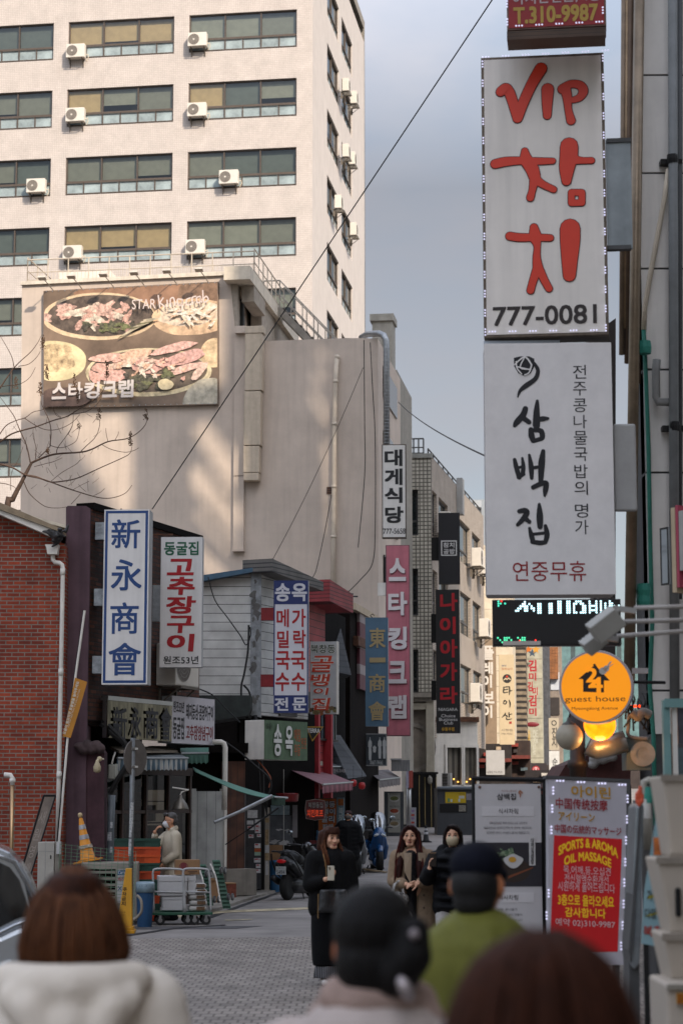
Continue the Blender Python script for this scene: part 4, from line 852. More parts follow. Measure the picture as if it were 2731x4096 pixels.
MB().disc((c[0] - .0, -.008, c[1] + R0 * .45), R0 * .25).build('sun_mark', paint('#c03a20'), em)
mb = MB()
for ln in ([(345, 520, 2), (395, 515, 2.4)], [(350, 548, 2.4), (392, 540, 2)], [(350, 520, 2.4), (348, 575, 2.6), (395, 570, 1.6)], [(408, 515, 2.5), (410, 560, 2.8), (405, 600, 1.5)], [(410, 560, 2.2), (435, 555, 1.6)],
           [(345, 690, 1.5), (355, 660, 2.6), (378, 672, 2.4), (366, 695, 2.2), (345, 690, 1.5)], [(405, 655, 2), (415, 690, 3), (412, 730, 1.4)],
           [(332, 835, 1.4), (360, 805, 3), (365, 790, 2)], [(360, 805, 2.4), (385, 825, 2.8)], [(402, 785, 2), (405, 830, 2.6)], [(405, 805, 2), (432, 800, 1.6)], [(375, 838, 2), (385, 858, 2.6), (432, 850, 1.4)]):
    stroke(mb, f, [(x / 2.6133 + 1880, y_ / 2.6133 + 2550, r) for x, y_, r in ln], y=-.005)
mb.build('lettering', paint('#1f1d1b'), p)
x0, x1, z0, z1 = f.rect(*sb(1880, 2550, 2.6133, 405, 878, 432, 903)); MB().box(x0, x1, -.005, -.002, z0, z1).build('seal', paint('#9c2c22'), p)
letters(p, f, paint('#54504a'), k4([('시청점', 322, 955, 438, 980), ('776-7532', 322, 998, 438, 1016)]), .005)
e, f, p = sign('shop_sign', 'pale grey shop sign with a short phone number below the beige hanging sign', (1943, 3001, 2017, 3099), 86, -3, .4, mat('#a9a8a6', .5, var=.05), cat='shop sign')
letters(p, f, paint('#3a3a3a'), [('시청점 776-7532', 1946, 3083, 2008, 3094)], .01)
# red letters on the green panelled building
f = face_at(2130, 2800, 111.2, -4); e = fthing(f, 'red_letters', 'column of red Korean letters and a lips emblem on the pale green panelled building', 'lettering')
for it in k4([('김', 605, 232, 690, 355), ('미', 610, 368, 688, 450), ('김', 598, 460, 650, 562), ('미', 650, 520, 702, 602), ('김', 610, 600, 690, 720), ('미', 613, 735, 690, 820)]):
    mb = MB(); words(mb, f, *it, bold=.05, y=0); words(mb, f, *it, bold=.05, y=.05); mb.build('letter', paint('#a01c28'), e)
c = f.loc(2128, 2898); b = MB(); b.sph((c[0], 0, c[1]), (.38, .06, .14)).build('lips', paint('#6c1822'), e)
mb = MB(); words(mb, f, 'BUSINESS', *sb(1880, 2550, 2.6133, 650, 970, 652, 972)) if False else None
column(mb, f, 'BUSINESS', *sb(1880, 2550, 2.6133, 652, 970, 680, 1225), bold=.02, y=0); column(mb, f, 'CLUB', *sb(1880, 2550, 2.6133, 682, 970, 706, 1105), bold=.02, y=0); mb.build('lettering', paint('#b5b5a6'), e)
mb = MB(); column(mb, f, '유흥주점', *sb(1880, 2550, 2.6133, 602, 970, 626, 1125), bold=.03, y=0); mb.build('lettering', paint('#b8902a'), e)
b = MB()
for k, c_ in enumerate(('#b8641e', '#3a4a5a', '#c08a30')): b.m = k; x, z = f.loc(2112 + 15 * k, 2598 + (k % 2) * 14); b.add([(x + (.25 if i % 2 == 0 else .11) * cos(i * pi / 5 + .3), -.01 * k, z + (.25 if i % 2 == 0 else .11) * sin(i * pi / 5 + .3)) for i in range(10)], [tuple(range(10))])
b.build('star', [paint(c_) for c_ in ('#b8641e', '#3a4a5a', '#c08a30')], e)
for bx_, tx, lb, c_ in (((2194, 2872, 2234, 3000), '진지', 'beige hanging sign with a round mark, half hidden by the white globe lamp', '#a59c8a'), ((2195, 3004, 2236, 3098), '순대', 'white hanging sign with two black Korean letters, left of the dark post', '#b9bab8')):
    e, f, p = sign('hanging_sign', lb, bx_, 104, -3, .3, mat(c_, .5))
    l, t, r, b_ = bx_; w_ = r - l; mb = MB(); column(mb, f, tx, l + w_ * .3, t + (b_ - t) * .3, l + w_ * .8, b_ - (b_ - t) * .08, bold=.02, y=-.008)
    mb.build('lettering', paint('#222'.replace('222', '222222')), p)
    if tx == '진지': c = f.loc(2214, 2892); MB().ring((c[0], -.006, c[1]), .09, .14).build('mark', paint('#222222'), p)
e, f, p = sign('box_sign', 'dark square sign with a red and white round emblem deep in the lane', (2120, 3052, 2185, 3105), 100, -3, .5, paint('#2c2628'), M_black, cat='sign')
c = f.loc(2142, 3079); b = MB(); b.disc((c[0], -.006, c[1]), .19); b.build('disc', paint('#9c2a30'), p); b = MB(); b.ring((c[0], -.008, c[1]), .11, .13); b.box(c[0] - .03, c[0] + .03, -.01, -.008, c[1] - .12, c[1] + .12); b.build('mark', paint('#c9b6b6'), p)
# ---- big signs on the right ----
M_bulb = mat('#d5d3ee', .3, var=0, emit=.35)
def leds(e, f, pts, tilt):
    b = MB()
    for k in (-1, 0, 1): b.sph((k * .03 * cos(tilt), 0, k * .03 * sin(tilt)), .0095, 8)
    me = b.build('led_module', M_bulb, e, smooth=True)
    for i, (px, py) in enumerate(pts):
        o = me if i == 0 else me.copy()
        if i: COL.objects.link(o); o.parent = e
        x, z = f.loc(px, py); o.location = (x, -.028, z)
G_r = 'large hanging signs of the right-hand building'
M_vip = mat('#ebe4db', .45, var=.06, scale=.8, streak=.12); M_rim = mat('#6d6154', .6, metal=.2, var=.25, scale=8)
e, f, p = sign('hanging_sign', 'tall white restaurant sign with red hand-drawn letters and small lights', (1928, 219, 2423, 1345), 20, -7, .32, M_vip, M_rim, group=G_r, rim=.03)
kv = lambda pts: [(x * .9127 + 1300, y_ * .9127, r * .9127) for x, y_, r in pts]
def vip(m, grow, y):
    mb = MB()
    for ln in ([(770, 400, 20), (795, 395, 22), (812, 420, 22), (842, 520, 20)], [(842, 520, 21), (868, 450, 22), (905, 370, 23), (945, 302, 26)], [(768, 405, 20), (790, 390, 24), (805, 400, 20)],
               [(974, 392, 26), (972, 450, 22), (972, 508, 17)], [(1040, 392, 22), (1075, 370, 17), (1115, 375, 19), (1130, 400, 20), (1115, 428, 16), (1085, 440, 13)], [(1052, 395, 22), (1060, 430, 19), (1064, 480, 15), (1076, 530, 19)],
               [(744, 720, 20), (790, 710, 20), (850, 706, 17), (920, 708, 16), (996, 707, 13)], [(874, 664, 15), (880, 700, 26), (905, 740, 28), (918, 780, 24)], [(918, 780, 22), (908, 830, 15), (898, 868, 16)], [(920, 785, 20), (950, 808, 16), (1000, 832, 14)],
               [(1068, 642, 38), (1066, 690, 38), (1058, 740, 32), (1056, 795, 20)], [(1085, 700, 24), (1120, 705, 15), (1166, 705, 14)], [(1078, 845, 14), (1078, 890, 14)], [(1078, 891, 14), (1124, 890, 14)], [(1124, 890, 14), (1124, 846, 14)], [(1124, 845, 14), (1078, 845, 14)],
               [(808, 1036, 18), (850, 1042, 18), (920, 1042, 16), (985, 1044, 15)], [(914, 998, 17), (920, 1040, 26), (928, 1080, 14), (926, 1130, 16), (932, 1180, 22)], [(928, 1180, 19), (908, 1240, 16), (899, 1274, 16)], [(940, 1185, 17), (960, 1230, 16), (980, 1266, 15)],
               [(1072, 1003, 43), (1072, 1060, 42), (1070, 1140, 34), (1069, 1208, 27)]):
        stroke(mb, f, kv(ln), y=y, grow=grow, curve=len(ln) > 2)
    return mb.build('lettering', m, p)
vip(paint('#4a1712'), 3.4, -.004); vip(paint('#d8371a', rough=.4), 0, -.012)
letters(p, f, paint('#2e2522'), [('777-0081', 1970, 1222, 2385, 1300)], .028)
L_ = [(1942 + k * 79.5, 232 - k * 4.4) for k in range(7)] + [(1968 + k * 81, 1329 - k * 1.2) for k in range(6)]
leds(e, f, L_, 0); leds(e, f, [(1929 + k * .8, 260 + k * 76.5) for k in range(15)], pi / 2); leds(e, f, [(2409 + k * .9, 236 + k * 77) for k in range(15)], pi / 2)
MB().box(f.loc(2423, 700)[0], f.loc(2523, 700)[0], .05, .1, f.loc(2470, 990)[1], f.loc(2470, 552)[1]).build('side_plate', mat('#8b9294', .5, metal=.3, var=.12, scale=3, streak=.2), e)
for pz in (556, 985): x0, x1, z0, z1 = f.rect(2423, pz - 8, 2523, pz + 8); MB().box(x0, x1, .03, .12, z0, z1).build('bracket', M_dgrey, e)
e, f, p = sign('hanging_sign', 'red hanging sign with a yellow phone number, cut off by the top of the picture', (2024, -260, 2420, 112), 19.4, -7, .34, mat('#8e1a1c', .5, var=.06), mat('#6d5348', .6, var=.2), group=G_r, rim=.02)
letters(p, f, paint('#b0903a'), [('T.310-9987', 2052, 22, 2390, 90)], .05); letters(p, f, paint('#b5a9a9'), [('아시안전문, 4층', 2050, -40, 2400, 14)], .02)
leds(e, f, [(2075 + k * 80, 107 - k * 4) for k in range(5)], 0); leds(e, f, [(2027, 20), (2028, 92), (2027, -60)], pi / 2); leds(e, f, [(2409, 45), (2408, -30)], pi / 2)
x0, x1, z0, z1 = f.rect(2026, 116, 2420, 150); MB().box(x0, x1, .0, .3, z0, z1).build('base_rail', slatmat('brown_rail', '#5d4a3e', '#3a2e28', .04, 2, duty=.85), e)
# Sambaek sign
e, f, p = sign('hanging_sign', 'large white restaurant sign with a black round logo and brush letters', (1940, 1372, 2452, 2378), 20, -2.5, .4, mat('#e4e0dd', .45, var=.05), group=G_r, bevel=.03)
ks = lambda pts: [(x / 1.622 + 1850, y_ / 1.622 + 1250, r / 1.622) for x, y_, r in pts]
mb = MB()
for ln in ([(335, 735, 12), (350, 712, 20), (390, 665, 20), (405, 625, 18)], [(385, 680, 18), (428, 712, 16)], [(482, 575, 10), (478, 640, 20), (476, 730, 24), (474, 745, 18)], [(490, 695, 14), (520, 690, 17), (552, 688, 9)], [(440, 760, 16), (445, 800, 20), (455, 830, 16)], [(440, 765, 13), (490, 765, 16), (510, 775, 18), (515, 810, 17), (500, 822, 15), (455, 834, 15)],
           [(335, 955, 12), (345, 1000, 16), (365, 1070, 16)], [(385, 945, 8), (392, 1000, 14), (388, 1045, 15)], [(348, 1010, 9), (390, 1000, 10)], [(360, 1070, 13), (395, 1050, 11)], [(430, 925, 9), (442, 1000, 17), (446, 1075, 12)], [(520, 900, 14), (510, 980, 22), (505, 1095, 16)], [(446, 1010, 11), (505, 1000, 11)], [(455, 1135, 15), (510, 1110, 17), (540, 1108, 16), (535, 1150, 18), (530, 1190, 8)],
           [(365, 1290, 14), (400, 1285, 18), (415, 1300, 18), (390, 1340, 17), (355, 1378, 12)], [(395, 1330, 15), (430, 1358, 14)], [(495, 1245, 10), (498, 1320, 22), (500, 1390, 18)], [(432, 1400, 10), (445, 1450, 17), (455, 1485, 15)], [(535, 1385, 12), (545, 1440, 18), (535, 1490, 14)], [(445, 1440, 10), (540, 1430, 11)], [(450, 1488, 15), (500, 1495, 16), (535, 1490, 14)]):
    stroke(mb, f, ks(ln), y=-.004)
M_ink = paint('#17161b'); mb.build('lettering', M_ink, p)
mb = MB(); P = [(330, 295, 0), (370, 285, 0), (430, 285, 0), (462, 300, 0), (466, 345, 0), (440, 395, 0), (400, 415, 0), (360, 395, 0), (332, 350, 0)]
mb.add([(f.loc(a[0], a[1])[0], -.004, f.loc(a[0], a[1])[1]) for a in ks(P)], [tuple(range(len(P)))])
stroke(mb, f, ks([(462, 330, 10), (486, 375, 13), (470, 430, 15), (410, 475, 17), (370, 510, 11), (356, 550, 4)]), y=-.004); lg = mb.build('logo', M_ink, p)
mb = MB()
for ln in ([(335, 340, 4), (400, 290, 5), (445, 340, 5)], [(345, 320, 4), (352, 365, 4), (380, 400, 4)], [(400, 292, 4), (372, 360, 4), (440, 370, 4)], [(345, 352, 4), (430, 372, 4)], [(445, 340, 5), (430, 390, 4), (400, 408, 4)]): stroke(mb, f, ks(ln), y=-.012)
mb.build('logo_line', paint('#e4e0dd'), lg)
mb = MB(); ch = '전주콩나물국밥의 명가'
for i, (t, b_) in enumerate(((340, 430), (450, 540), (558, 648), (664, 752), (768, 858), (875, 965), (985, 1075), (1092, 1185), None, (1240, 1332), (1345, 1440)) if False else []): pass
ys_ = [(340, 430), (450, 540), (558, 648), (664, 752), (768, 858), (875, 965), (985, 1075), (1092, 1185), (1240, 1332), (1345, 1440)]
for c_, (t, b_) in zip(ch.replace(' ', ''), ys_): words(mb, f, c_, *sb(1850, 1250, 1.622, 712 + (t - 340) * .014, t, 800 + (t - 340) * .014, b_), bold=.012, y=-.005)
mb.build('lettering', M_ink, p)
letters(p, f, paint('#8f0f16'), [('연중무휴', *sb(1850, 1250, 1.622, 322, 1612, 800, 1745))], .015)
MB().box(f.loc(2454, 1800)[0], f.loc(2545, 1800)[0], .06, .14, f.loc(2500, 2040)[1], f.loc(2500, 1690)[1]).build('side_plate', mat('#a09f9c', .5, var=.08, streak=.1), e, bevel=.02)
x0, x1, z0, z1 = f.rect(1935, 1353, 2240, 1366); MB().box(x0, x1, .1, .2, z0, z1).build('tube_light', mat('#c9d3dd', .4), e)
# LED board
e, f, p = sign('led_board', 'black dot-matrix board showing rows of white and green lights under the big white sign', (1968, 2397, 2482, 2582), 19.2, -4, .16, mat('#0d0d0f', .5, var=.1), mat('#1c1c1e', .4, metal=.3), cat='electronic sign', rim=.02)
b = MB(); x0, x1, z0, z1 = f.rect(1975, 2402, 2476, 2576); step = .0225
nx, nz_ = int((x1 - x0) / step), int((z1 - z0) / step)
for i in range(nx):
    for j in range(nz_): x, z = x0 + (i + .5) * step, z0 + (j + .5) * step; b.add([(x - .006, -.004, z), (x, -.004, z - .006), (x + .006, -.004, z), (x, -.004, z + .006)], [(0, 1, 2, 3)])
b.build('unlit_dots', mat('#2c2a28', .5), p)
rowsP = ["....#..............##..##..###...#..#.#...#......", "...##.#...##...##..##..##.##.##..#..#.#.#.##.....", "..####.#..##...##..##..##.#...##.####.#.#.###.#..", ".##.##.##.##...##..##..##.#...##.#..#.#.#.##.....", "##..##..#.##...##..##..##.#...##.####.#.#.##.....", "..........##...##..##..##.##.###.#..#.#.#.##.#..."]
def dots(rows, px, py, m, s=1.05):
    b = MB(); xx, zz = f.loc(px, py)
    for j, r in enumerate(rows):
        for i, c_ in enumerate(r):
            if c_ == '#': b.sph((xx + i * step * .95, -.008, zz - j * step * .95), .0088 * s, 6)
    b.build('lit_dots', m, p)
dots(rowsP, 2062, 2408, mat('#bfe6ee', .3, var=0, emit=1.1))
dots(["#....", "##.#.", "#...."], 1992, 2406, mat('#40c0a0', .3, var=0, emit=.8)); dots(["#..###...#.##", ".#.##.#...###", "..####....###"], 1990, 2552, mat('#48c090', .3, var=0, emit=.8)); dots(["#", "", "."], 2004, 2405, mat('#e02818', .3, var=0, emit=1)); dots(["#......#"], 2078, 2562, mat('#e02818', .3, var=0, emit=1))
b = MB(); x0, x1, z0, z1 = f.rect(2010, 2566, 2160, 2582); b.box(x0, x1, -.06, -.01, z0, z1); b.build('tube_light', mat('#b5b2aa', .5), e)
# guest house disc
gh = face_at(2382, 2748, 18, -12); e = fthing(gh, 'round_sign', 'round orange guest house sign with a black house emblem', 'round sign')
Rr = gh.loc(2382 + 150, 2748)[0]; Mx = Matrix.Rotation(pi / 2, 3, 'X')
MB().lathe([(Rr * .98, -.0), (Rr, -.02), (Rr, -.10), (Rr * .98, -.12)], (0, 0, 0), 48, Mx).build('rim', mat('#a8a2a4', .4), e, smooth=False)
p = MB().lathe([(Rr * .93, 0), (Rr * .93, .004)], (0, 0, 0), 48, Mx).build('panel', mat('#e08706', .4, var=.03, scale=1, emit=.35), e)
kg = lambda pts: [(x / 2.6133 + 1880, y_ / 2.6133 + 2550) for x, y_ in pts]
M_gk = paint('#241a10'); b = MB()
def gpoly(pts, y): b.add([(gh.loc(*a)[0], y, gh.loc(*a)[1]) for a in kg(pts)], [tuple(range(len(pts)))])
gpoly([(1130, 432), (1300, 285), (1455, 450), (1395, 450), (1395, 575), (1178, 568), (1178, 436)], -.006)
gpoly([(1280, 285), (1300, 272), (1365, 370), (1340, 375)], -.0065); b.build('emblem', M_gk, p)
letters(p, gh, mat('#e08706', .4, var=.03, scale=1, emit=.35), [('2', *sb(1880, 2550, 2.6133, 1205, 318, 1330, 470)), ('4', *sb(1880, 2550, 2.6133, 1232, 415, 1385, 575))], .05, y=-.009, name='number')
letters(p, gh, M_gk, [('guest house', *sb(1700, 2500, 1.521, 848, 432, 1217, 476)), ('Myeongdong Avenue', *sb(1700, 2500, 1.521, 890, 497, 1170, 522))], .006, y=-.006)
b = MB(); P = kg([(1420, 325), (1385, 350), (1466, 258), (1492, 282)]); s_ = gh.loc(2382 + 12, 2748)[0]
for (x, z), (rx, rz) in zip([gh.loc(*a) for a in P[:2]], ((1., 1.05), (1.3, 1.2))): b.disc((x, -.011, z), s_ * rx, 16, s_ * rz)
for k in (2, 3): x, z = gh.loc(*P[k]); x2, z2 = gh.loc(*P[0]); b.add([(x2 - .01, -.012, z2), (x - .012, -.012, z), (x + .012, -.012, z + .01), (x2 + .01, -.012, z2)], [(0, 1, 2, 3)])
b.build('rabbit_mark', paint('#b5b0a8'), p)
b = MB(); x, z = gh.loc(2530, 2700); b.tube([(0, .1, .0), (.3, .16, .05), (.6, .3, .05)], .015, 8); b.build('bracket', M_iron, e)
# ================= people =================
SKIN = mat('#d0a083', .55, var=.06, scale=12); SKIN2 = mat('#bd8a6c', .55, var=.08, scale=12)
M_eye = mat('#17110e', .2, var=0); M_lip = mat('#94554c', .4, var=.05)
def hand(o, w, d, n, s, curl=.5, side=1, spread=.016):
    """w wrist, d towards the fingers, n the way the palm faces, side=+1 puts the thumb on d x n"""
    d = V(d).normalized(); n = V(n); n = (n - d * n.dot(d)).normalized(); t = d.cross(n) * side; w = V(w)
    for k in (-1.2, -.4, .4, 1.2): o.cap(w + d * .012 * s, w + d * .078 * s + t * k * spread * .85 * s, .0155 * s, .0125 * s)
    for i, (k, L_) in enumerate(((1.5, .068), (.5, .077), (-.5, .073), (-1.5, .056))):
        p = w + d * .082 * s + t * k * spread * s; a = curl * (.8 + .12 * i)
        for j, fr_ in enumerate((.45, .32, .23)):
            dd = d * cos(a * (j + .6)) + n * sin(a * (j + .6)); q_ = p + dd * L_ * fr_ * s; o.cap(p, q_, (.0092 - .0008 * j) * s, (.0086 - .0008 * j) * s, n=8); p = q_
    p = w + d * .028 * s + t * .024 * s
    for L_, (a, b, c) in ((.036, (.55, .75, .25)), (.03, (.8, .35, .45)), (.024, (.8, .1, .6))):
        q_ = p + (d * a + t * b + n * c).normalized() * L_ * s; o.cap(p, q_, .0115 * s, .0095 * s, n=8); p = q_
def head(o, c, s, yaw=0., pitch=0., ears=True):
    M = Matrix.Rotation(yaw, 3, 'Z') @ Matrix.Rotation(pitch, 3, 'X'); c = V(c); P = lambda x, y, z: c + M @ V((x, y, z)) * s
    o.ell(P(0, .012, .025), (.074 * s, .092 * s, .092 * s), M); o.ell(P(0, -.02, -.035), (.06 * s, .065 * s, .075 * s), M)
    o.cap(P(-.02, -.055, -.085), P(.02, -.055, -.085), .024 * s); o.cap(P(0, -.085, .012), P(0, -.103, -.025), .009 * s, .014 * s); o.cap(P(-.013, -.09, -.03), P(.013, -.09, -.03), .009 * s)
    for k in (-1, 1):
        o.ell(P(.045 * k, -.055, -.02), (.026 * s, .025 * s, .028 * s), M)
        if ears: o.ell(P(.077 * k, .012, -.008), (.012 * s, .02 * s, .032 * s), M)
    return P, M
def face_parts(root, P, M, s, brow='#1f1613', lips=True, mask=None, iris=True):
    for k in (-1, 1):
        b = MB(); b.sph(P(.033 * k, -.0765, .008), (.0155 * s, .007 * s, .0062 * s), 10, M); b.build('eye', mat('#8f857c', .3, var=0), root, smooth=True)
        b = MB(); b.sph(P(.033 * k, -.0825, .008), (.0075 * s, .004 * s, .0068 * s), 10, M); b.sph(P(.033 * k, -.0795, .0145), (.018 * s, .005 * s, .0022 * s), 8, M); b.build('iris', M_eye, root, smooth=True)
        b = MB(); b.tube([P(.016 * k, -.0875, .027), P(.034 * k, -.084, .033), P(.052 * k, -.070, .028)], [.0026 * s, .0034 * s, .0016 * s], 6); b.build('eyebrow', mat(brow, .8), root, smooth=True)
    if lips and not mask:
        b = MB(); b.tube([P(-.023, -.081, -.06), P(-.008, -.0905, -.0565), P(0, -.091, -.058), P(.008, -.0905, -.0565), P(.023, -.081, -.06)], [.002 * s, .0055 * s, .005 * s, .0055 * s, .002 * s], 8); b.tube([P(-.019, -.082, -.064), P(0, -.0905, -.067), P(.019, -.082, -.064)], [.002 * s, .006 * s, .002 * s], 8); b.build('mouth', M_lip, root, smooth=True)
    if mask:
        b = MB(); rows_ = []
        for z, w_, y in ((.004, .052, -.0885), (-.012, .062, -.106), (-.035, .064, -.116), (-.06, .06, -.108), (-.088, .05, -.092), (-.103, .036, -.075)):
            rows_.append([P(w_ * sin(a) * 1.02, y + (1 - cos(a)) * .068, z) for a in [R(-80 + 20 * i) for i in range(9)]])
        b.add([v for r in rows_ for v in r], [(i * 9 + j, i * 9 + j + 1, (i + 1) * 9 + j + 1, (i + 1) * 9 + j) for i in range(5) for j in range(8)])
        m_ = b.build('face_mask', mask, root, smooth=True); k_ = m_.modifiers.new('thickness', 'SOLIDIFY'); k_.thickness = .003
        b = MB()
        for k in (-1, 1): b.tube([P(.058 * k, -.045, -.02), P(.078 * k, .01, .01)], .0015, 5)
        b.build('mask_loop', mask, m_)
def limb(o, a, b, c, r): o.chain([(*a, r[0]), (*b, r[1]), (*c, r[2])])
def lathe_cloth(name, m, parent, rings, folds=0, amp=.0, seed=1, n=48):
    """rings: (cx, cy, z, rx, ry); folds ripple the hem"""
    random.seed(seed); ph = [random.random() * 6.28 for _ in range(4)]; b = MB(); vs = []
    for i, (cx, cy, z, rx, ry) in enumerate(rings):
        k = amp * i / (len(rings) - 1)
        for j in range(n):
            a = 2 * pi * j / n; q_ = 1 + k * (sin(folds * a + ph[0]) + .5 * sin((folds + 3) * a + ph[1])); vs.append((cx + rx * cos(a) * q_, cy + ry * sin(a) * q_, z))
    b.add(vs, [(i * n + j, i * n + (j + 1) % n, (i + 1) * n + (j + 1) % n, (i + 1) * n + j) for i in range(len(rings) - 1) for j in range(n)])
    o = b.build(name, m, parent, smooth=True); k = o.modifiers.new('thickness', 'SOLIDIFY'); k.thickness = .006; k = o.modifiers.new('subdiv', 'SUBSURF'); k.levels = 1; k.render_levels = 1
    return o
def strands(name, m, parent, roots, r=.006):         # locks of hair: tapered tubes over the hair mass
    b = MB()
    for pts in roots: b.tube(cat_rom(pts, 3), [r * (1 - .55 * i / (len(cat_rom(pts, 3)) - 1)) for i in range(len(cat_rom(pts, 3)))], 6)
    return b.build(name, m, parent, smooth=True)
def cloth(c, **k): k.setdefault('spec', .12); k.setdefault('rough', .85); k.setdefault('var', .14); k.setdefault('scale', 5.); k.setdefault('bump', .35); return mat(c, **k)
def hairmat(c, rough=.55, spec=.12): return mat(c, rough, var=.35, scale=14, stretch=(4, 4, .5), bump=.5, spec=spec)

def trousers(w, m):
    o = Org()
    for k in (-1, 1): limb(o, (.09 * k, 0, .85), (.1 * k, 0, .48), (.1 * k, 0, .06), (.12, .092, .077))
    o.build('trousers', m, w, .014, 3)
def shoes(w, m):
    for k in (-1, 1): o = Org(); o.chain([(.1 * k, .06, .045, .04), (.1 * k, -.14, .04, .04)]); o.build('shoe', m, w, .012, 2)
def plain_limbs(o):
    for k in (-1, 1): limb(o, (.18 * k, 0, 1.27), (.24 * k, 0, 1.0), (.2 * k, -.12, .8), (.053, .043, .028)); hand(o, (.2 * k, -.12, .8), (0, -.3, -1), (-k, 0, 0), 1., .5, -k); limb(o, (.085 * k, 0, .9), (.09 * k, 0, .48), (.09 * k, 0, .08), (.09, .06, .04))
# ---- 1 walking woman with the phone ----
def person(label, px, py_foot, Y, rot=0.):
    p = at(px, 3214, Y); return thing('person', label, 'person', (p.x, Y, gz(Y)), R(rot))
w1 = person('woman in a baggy black jacket and long black skirt walking with a phone', 1322, 3915, 21.4, 8)
o = Org(); hc = (.0, -.02, 1.515); P, M = head(o, hc, 1.0, .42, .05)
o.cap((0, .0, 1.32), (0, -.005, 1.45), .055, .05); o.cap((-.09, 0, 1.3), (.09, 0, 1.3), .085); o.cap((0, 0, 1.28), (0, 0, .95), .13, .135)
RS, RE, RW = (-.17, 0, 1.3), (-.215, -.02, 1.04), (-.085, -.25, 1.10)
LS, LE, LW = (.17, 0, 1.3), (.22, .03, 1.03), (.215, -.03, .80)
limb(o, RS, RE, RW, (.05, .04, .026)); limb(o, LS, LE, LW, (.05, .04, .026))
hand(o, RW, (.55, -.35, .35), (.1, .2, 1), 1.0, .75, -1); hand(o, LW, (0, -.05, -1), (-1, 0, 0), 1.0, .35, 1)
limb(o, (-.08, 0, .9), (-.09, -.05, .47), (-.07, -.02, .09), (.085, .055, .04)); limb(o, (.08, 0, .9), (.09, .05, .47), (.08, .16, .14), (.085, .055, .04))
o.build('body', SKIN, w1, .0075, 3); face_parts(w1, P, M, 1.0)
hm = hairmat('#3a2117'); o = Org(); o.ell(P(0, .03, .045), (.084, .1, .085), M)
for k in (-1, 1): o.chain([(*P(.055 * k, -.02, .07), .034), (*P(.074 * k, .0, -.02), .028), (*P(.078 * k, .005, -.13), .03), (*P(.085 * k, -.0, -.215), .022)]); o.chain([(*P(.05 * k, .06, .03), .06), (*P(.06 * k, .075, -.1), .06), (*P(.055 * k, .075, -.2), .04)])
for k in range(-4, 5): o.chain([(*P(.012 * k, -.055, .11), .016), (*P(.0145 * k, -.086 + .001 * k * k, .07), .01), (*P(.0155 * k, -.092 + .0011 * k * k, .046), .006)])
o.build('hair', hm, w1, .008, 3)
random.seed(4); strands('hair_locks', hairmat('#5e3822'), w1, [[tuple(P(k * random.uniform(.06, .08), random.uniform(-.03, .05), .05)), tuple(P(k * random.uniform(.09, .105), random.uniform(-.04, .06), -.06)), tuple(P(k * random.uniform(.085, .115), random.uniform(-.1, -.03), -.16)), tuple(P(k * random.uniform(.08, .125), random.uniform(-.13, -.07), random.uniform(-.24, -.3)))] for k in (-1, 1) for _ in range(16)], .008)
Mj = cloth('#121213', rough=.8); o = Org()
o.cap((-.14, .0, 1.29), (.14, .0, 1.29), .105); o.cap((0, .02, 1.28), (0, .03, .82), .165, .195); o.cap((-.08, .02, 1.2), (-.1, .02, .8), .125, .14); o.cap((.09, .04, 1.2), (.13, .05, .8), .125, .15)
limb(o, RS, RE, (-.115, -.2, 1.085), (.098, .088, .058)); limb(o, LS, LE, LW, (.1, .09, .062)); o.chain([(-.1, .02, 1.34, .05), (0, .07, 1.36, .055), (.1, .02, 1.34, .05)]); o.cap((.12, .12, 1.34), (.2, .13, 1.2), .1, .08)
o.build('jacket', Mj, w1, .013, 5)
o = Org()
for i in range(9): o.cap((-.12 + .03 * i, -.2 - .015 * sin(i), .98), (-.13 + .033 * i, -.215, .78), .022, .03)
o.build('leather_panel', mat('#141518', .3, var=.2, bump=.4, scale=8, spec=.6), w1, .012, 4)
b = MB(); b.tube(cat_rom([(-.1, -.17, 1.36), (-.075, -.2, 1.22), (-.075, -.215, 1.1)]), .004, 5); b.tube([(-.155, -.2, .95), (-.16, -.21, .7)], .005, 5); b.build('zip', mat('#8a6c44', .4, metal=.6), w1)
lathe_cloth('skirt', cloth('#101012'), w1, [(0, .02, .95, .185, .16), (0, .02, .7, .2, .175), (0, .03, .5, .195, .175), (-.01, .03, .3, .18, .165), (-.02, .03, .2, .155, .15)], 5, .03)
lathe_cloth('patterned_hem', slatmat('checked_hem', '#2b2a2c', '#6f6d70', .022, 0, duty=.7, bump=0), w1, [(-.02, .02, .21, .13, .13), (-.03, .01, .14, .135, .13), (-.03, .0, .075, .14, .13)], 6, .05)
for nm, x, y, z in (('shoe', -.07, -.05, .045), ('shoe', .08, .17, .09)):
    o = Org(); o.chain([(x, y + .08, z, .036), (x, y, z - .003, .04), (x, y - .09, z - .012, .036)]); o.cap((x, y + .05, z + .02), (x, y + .05, z + .05), .035); o.build(nm, mat('#b9b4ae', .6, var=.08), w1, .008, 2)
ph1 = thing('phone', 'pale phone in the hand of the woman in the baggy black jacket', 'phone', w1.matrix_basis @ V((-.04, -.325, 1.165)), R(14)); w1_ = w1
ob = MB().box(-.036, .036, -.005, .005, -.075, .075).build('case', mat('#c6bfae', .35, var=.02), ph1, bevel=.004); MB().box(-.03, .0, .0052, .007, .03, .068).build('camera_bump', M_black, ph1)
b = MB(); b.box(-.03, -.005, -.008, -.005, .035, .065); b.build('camera_bump', mat('#8f8878', .3), ph1)
for k in (0, 1): MB().sph((-.024 + .013 * k, -.009, .056 - .012 * k), .0055, 8).build('lens', M_black, ph1)

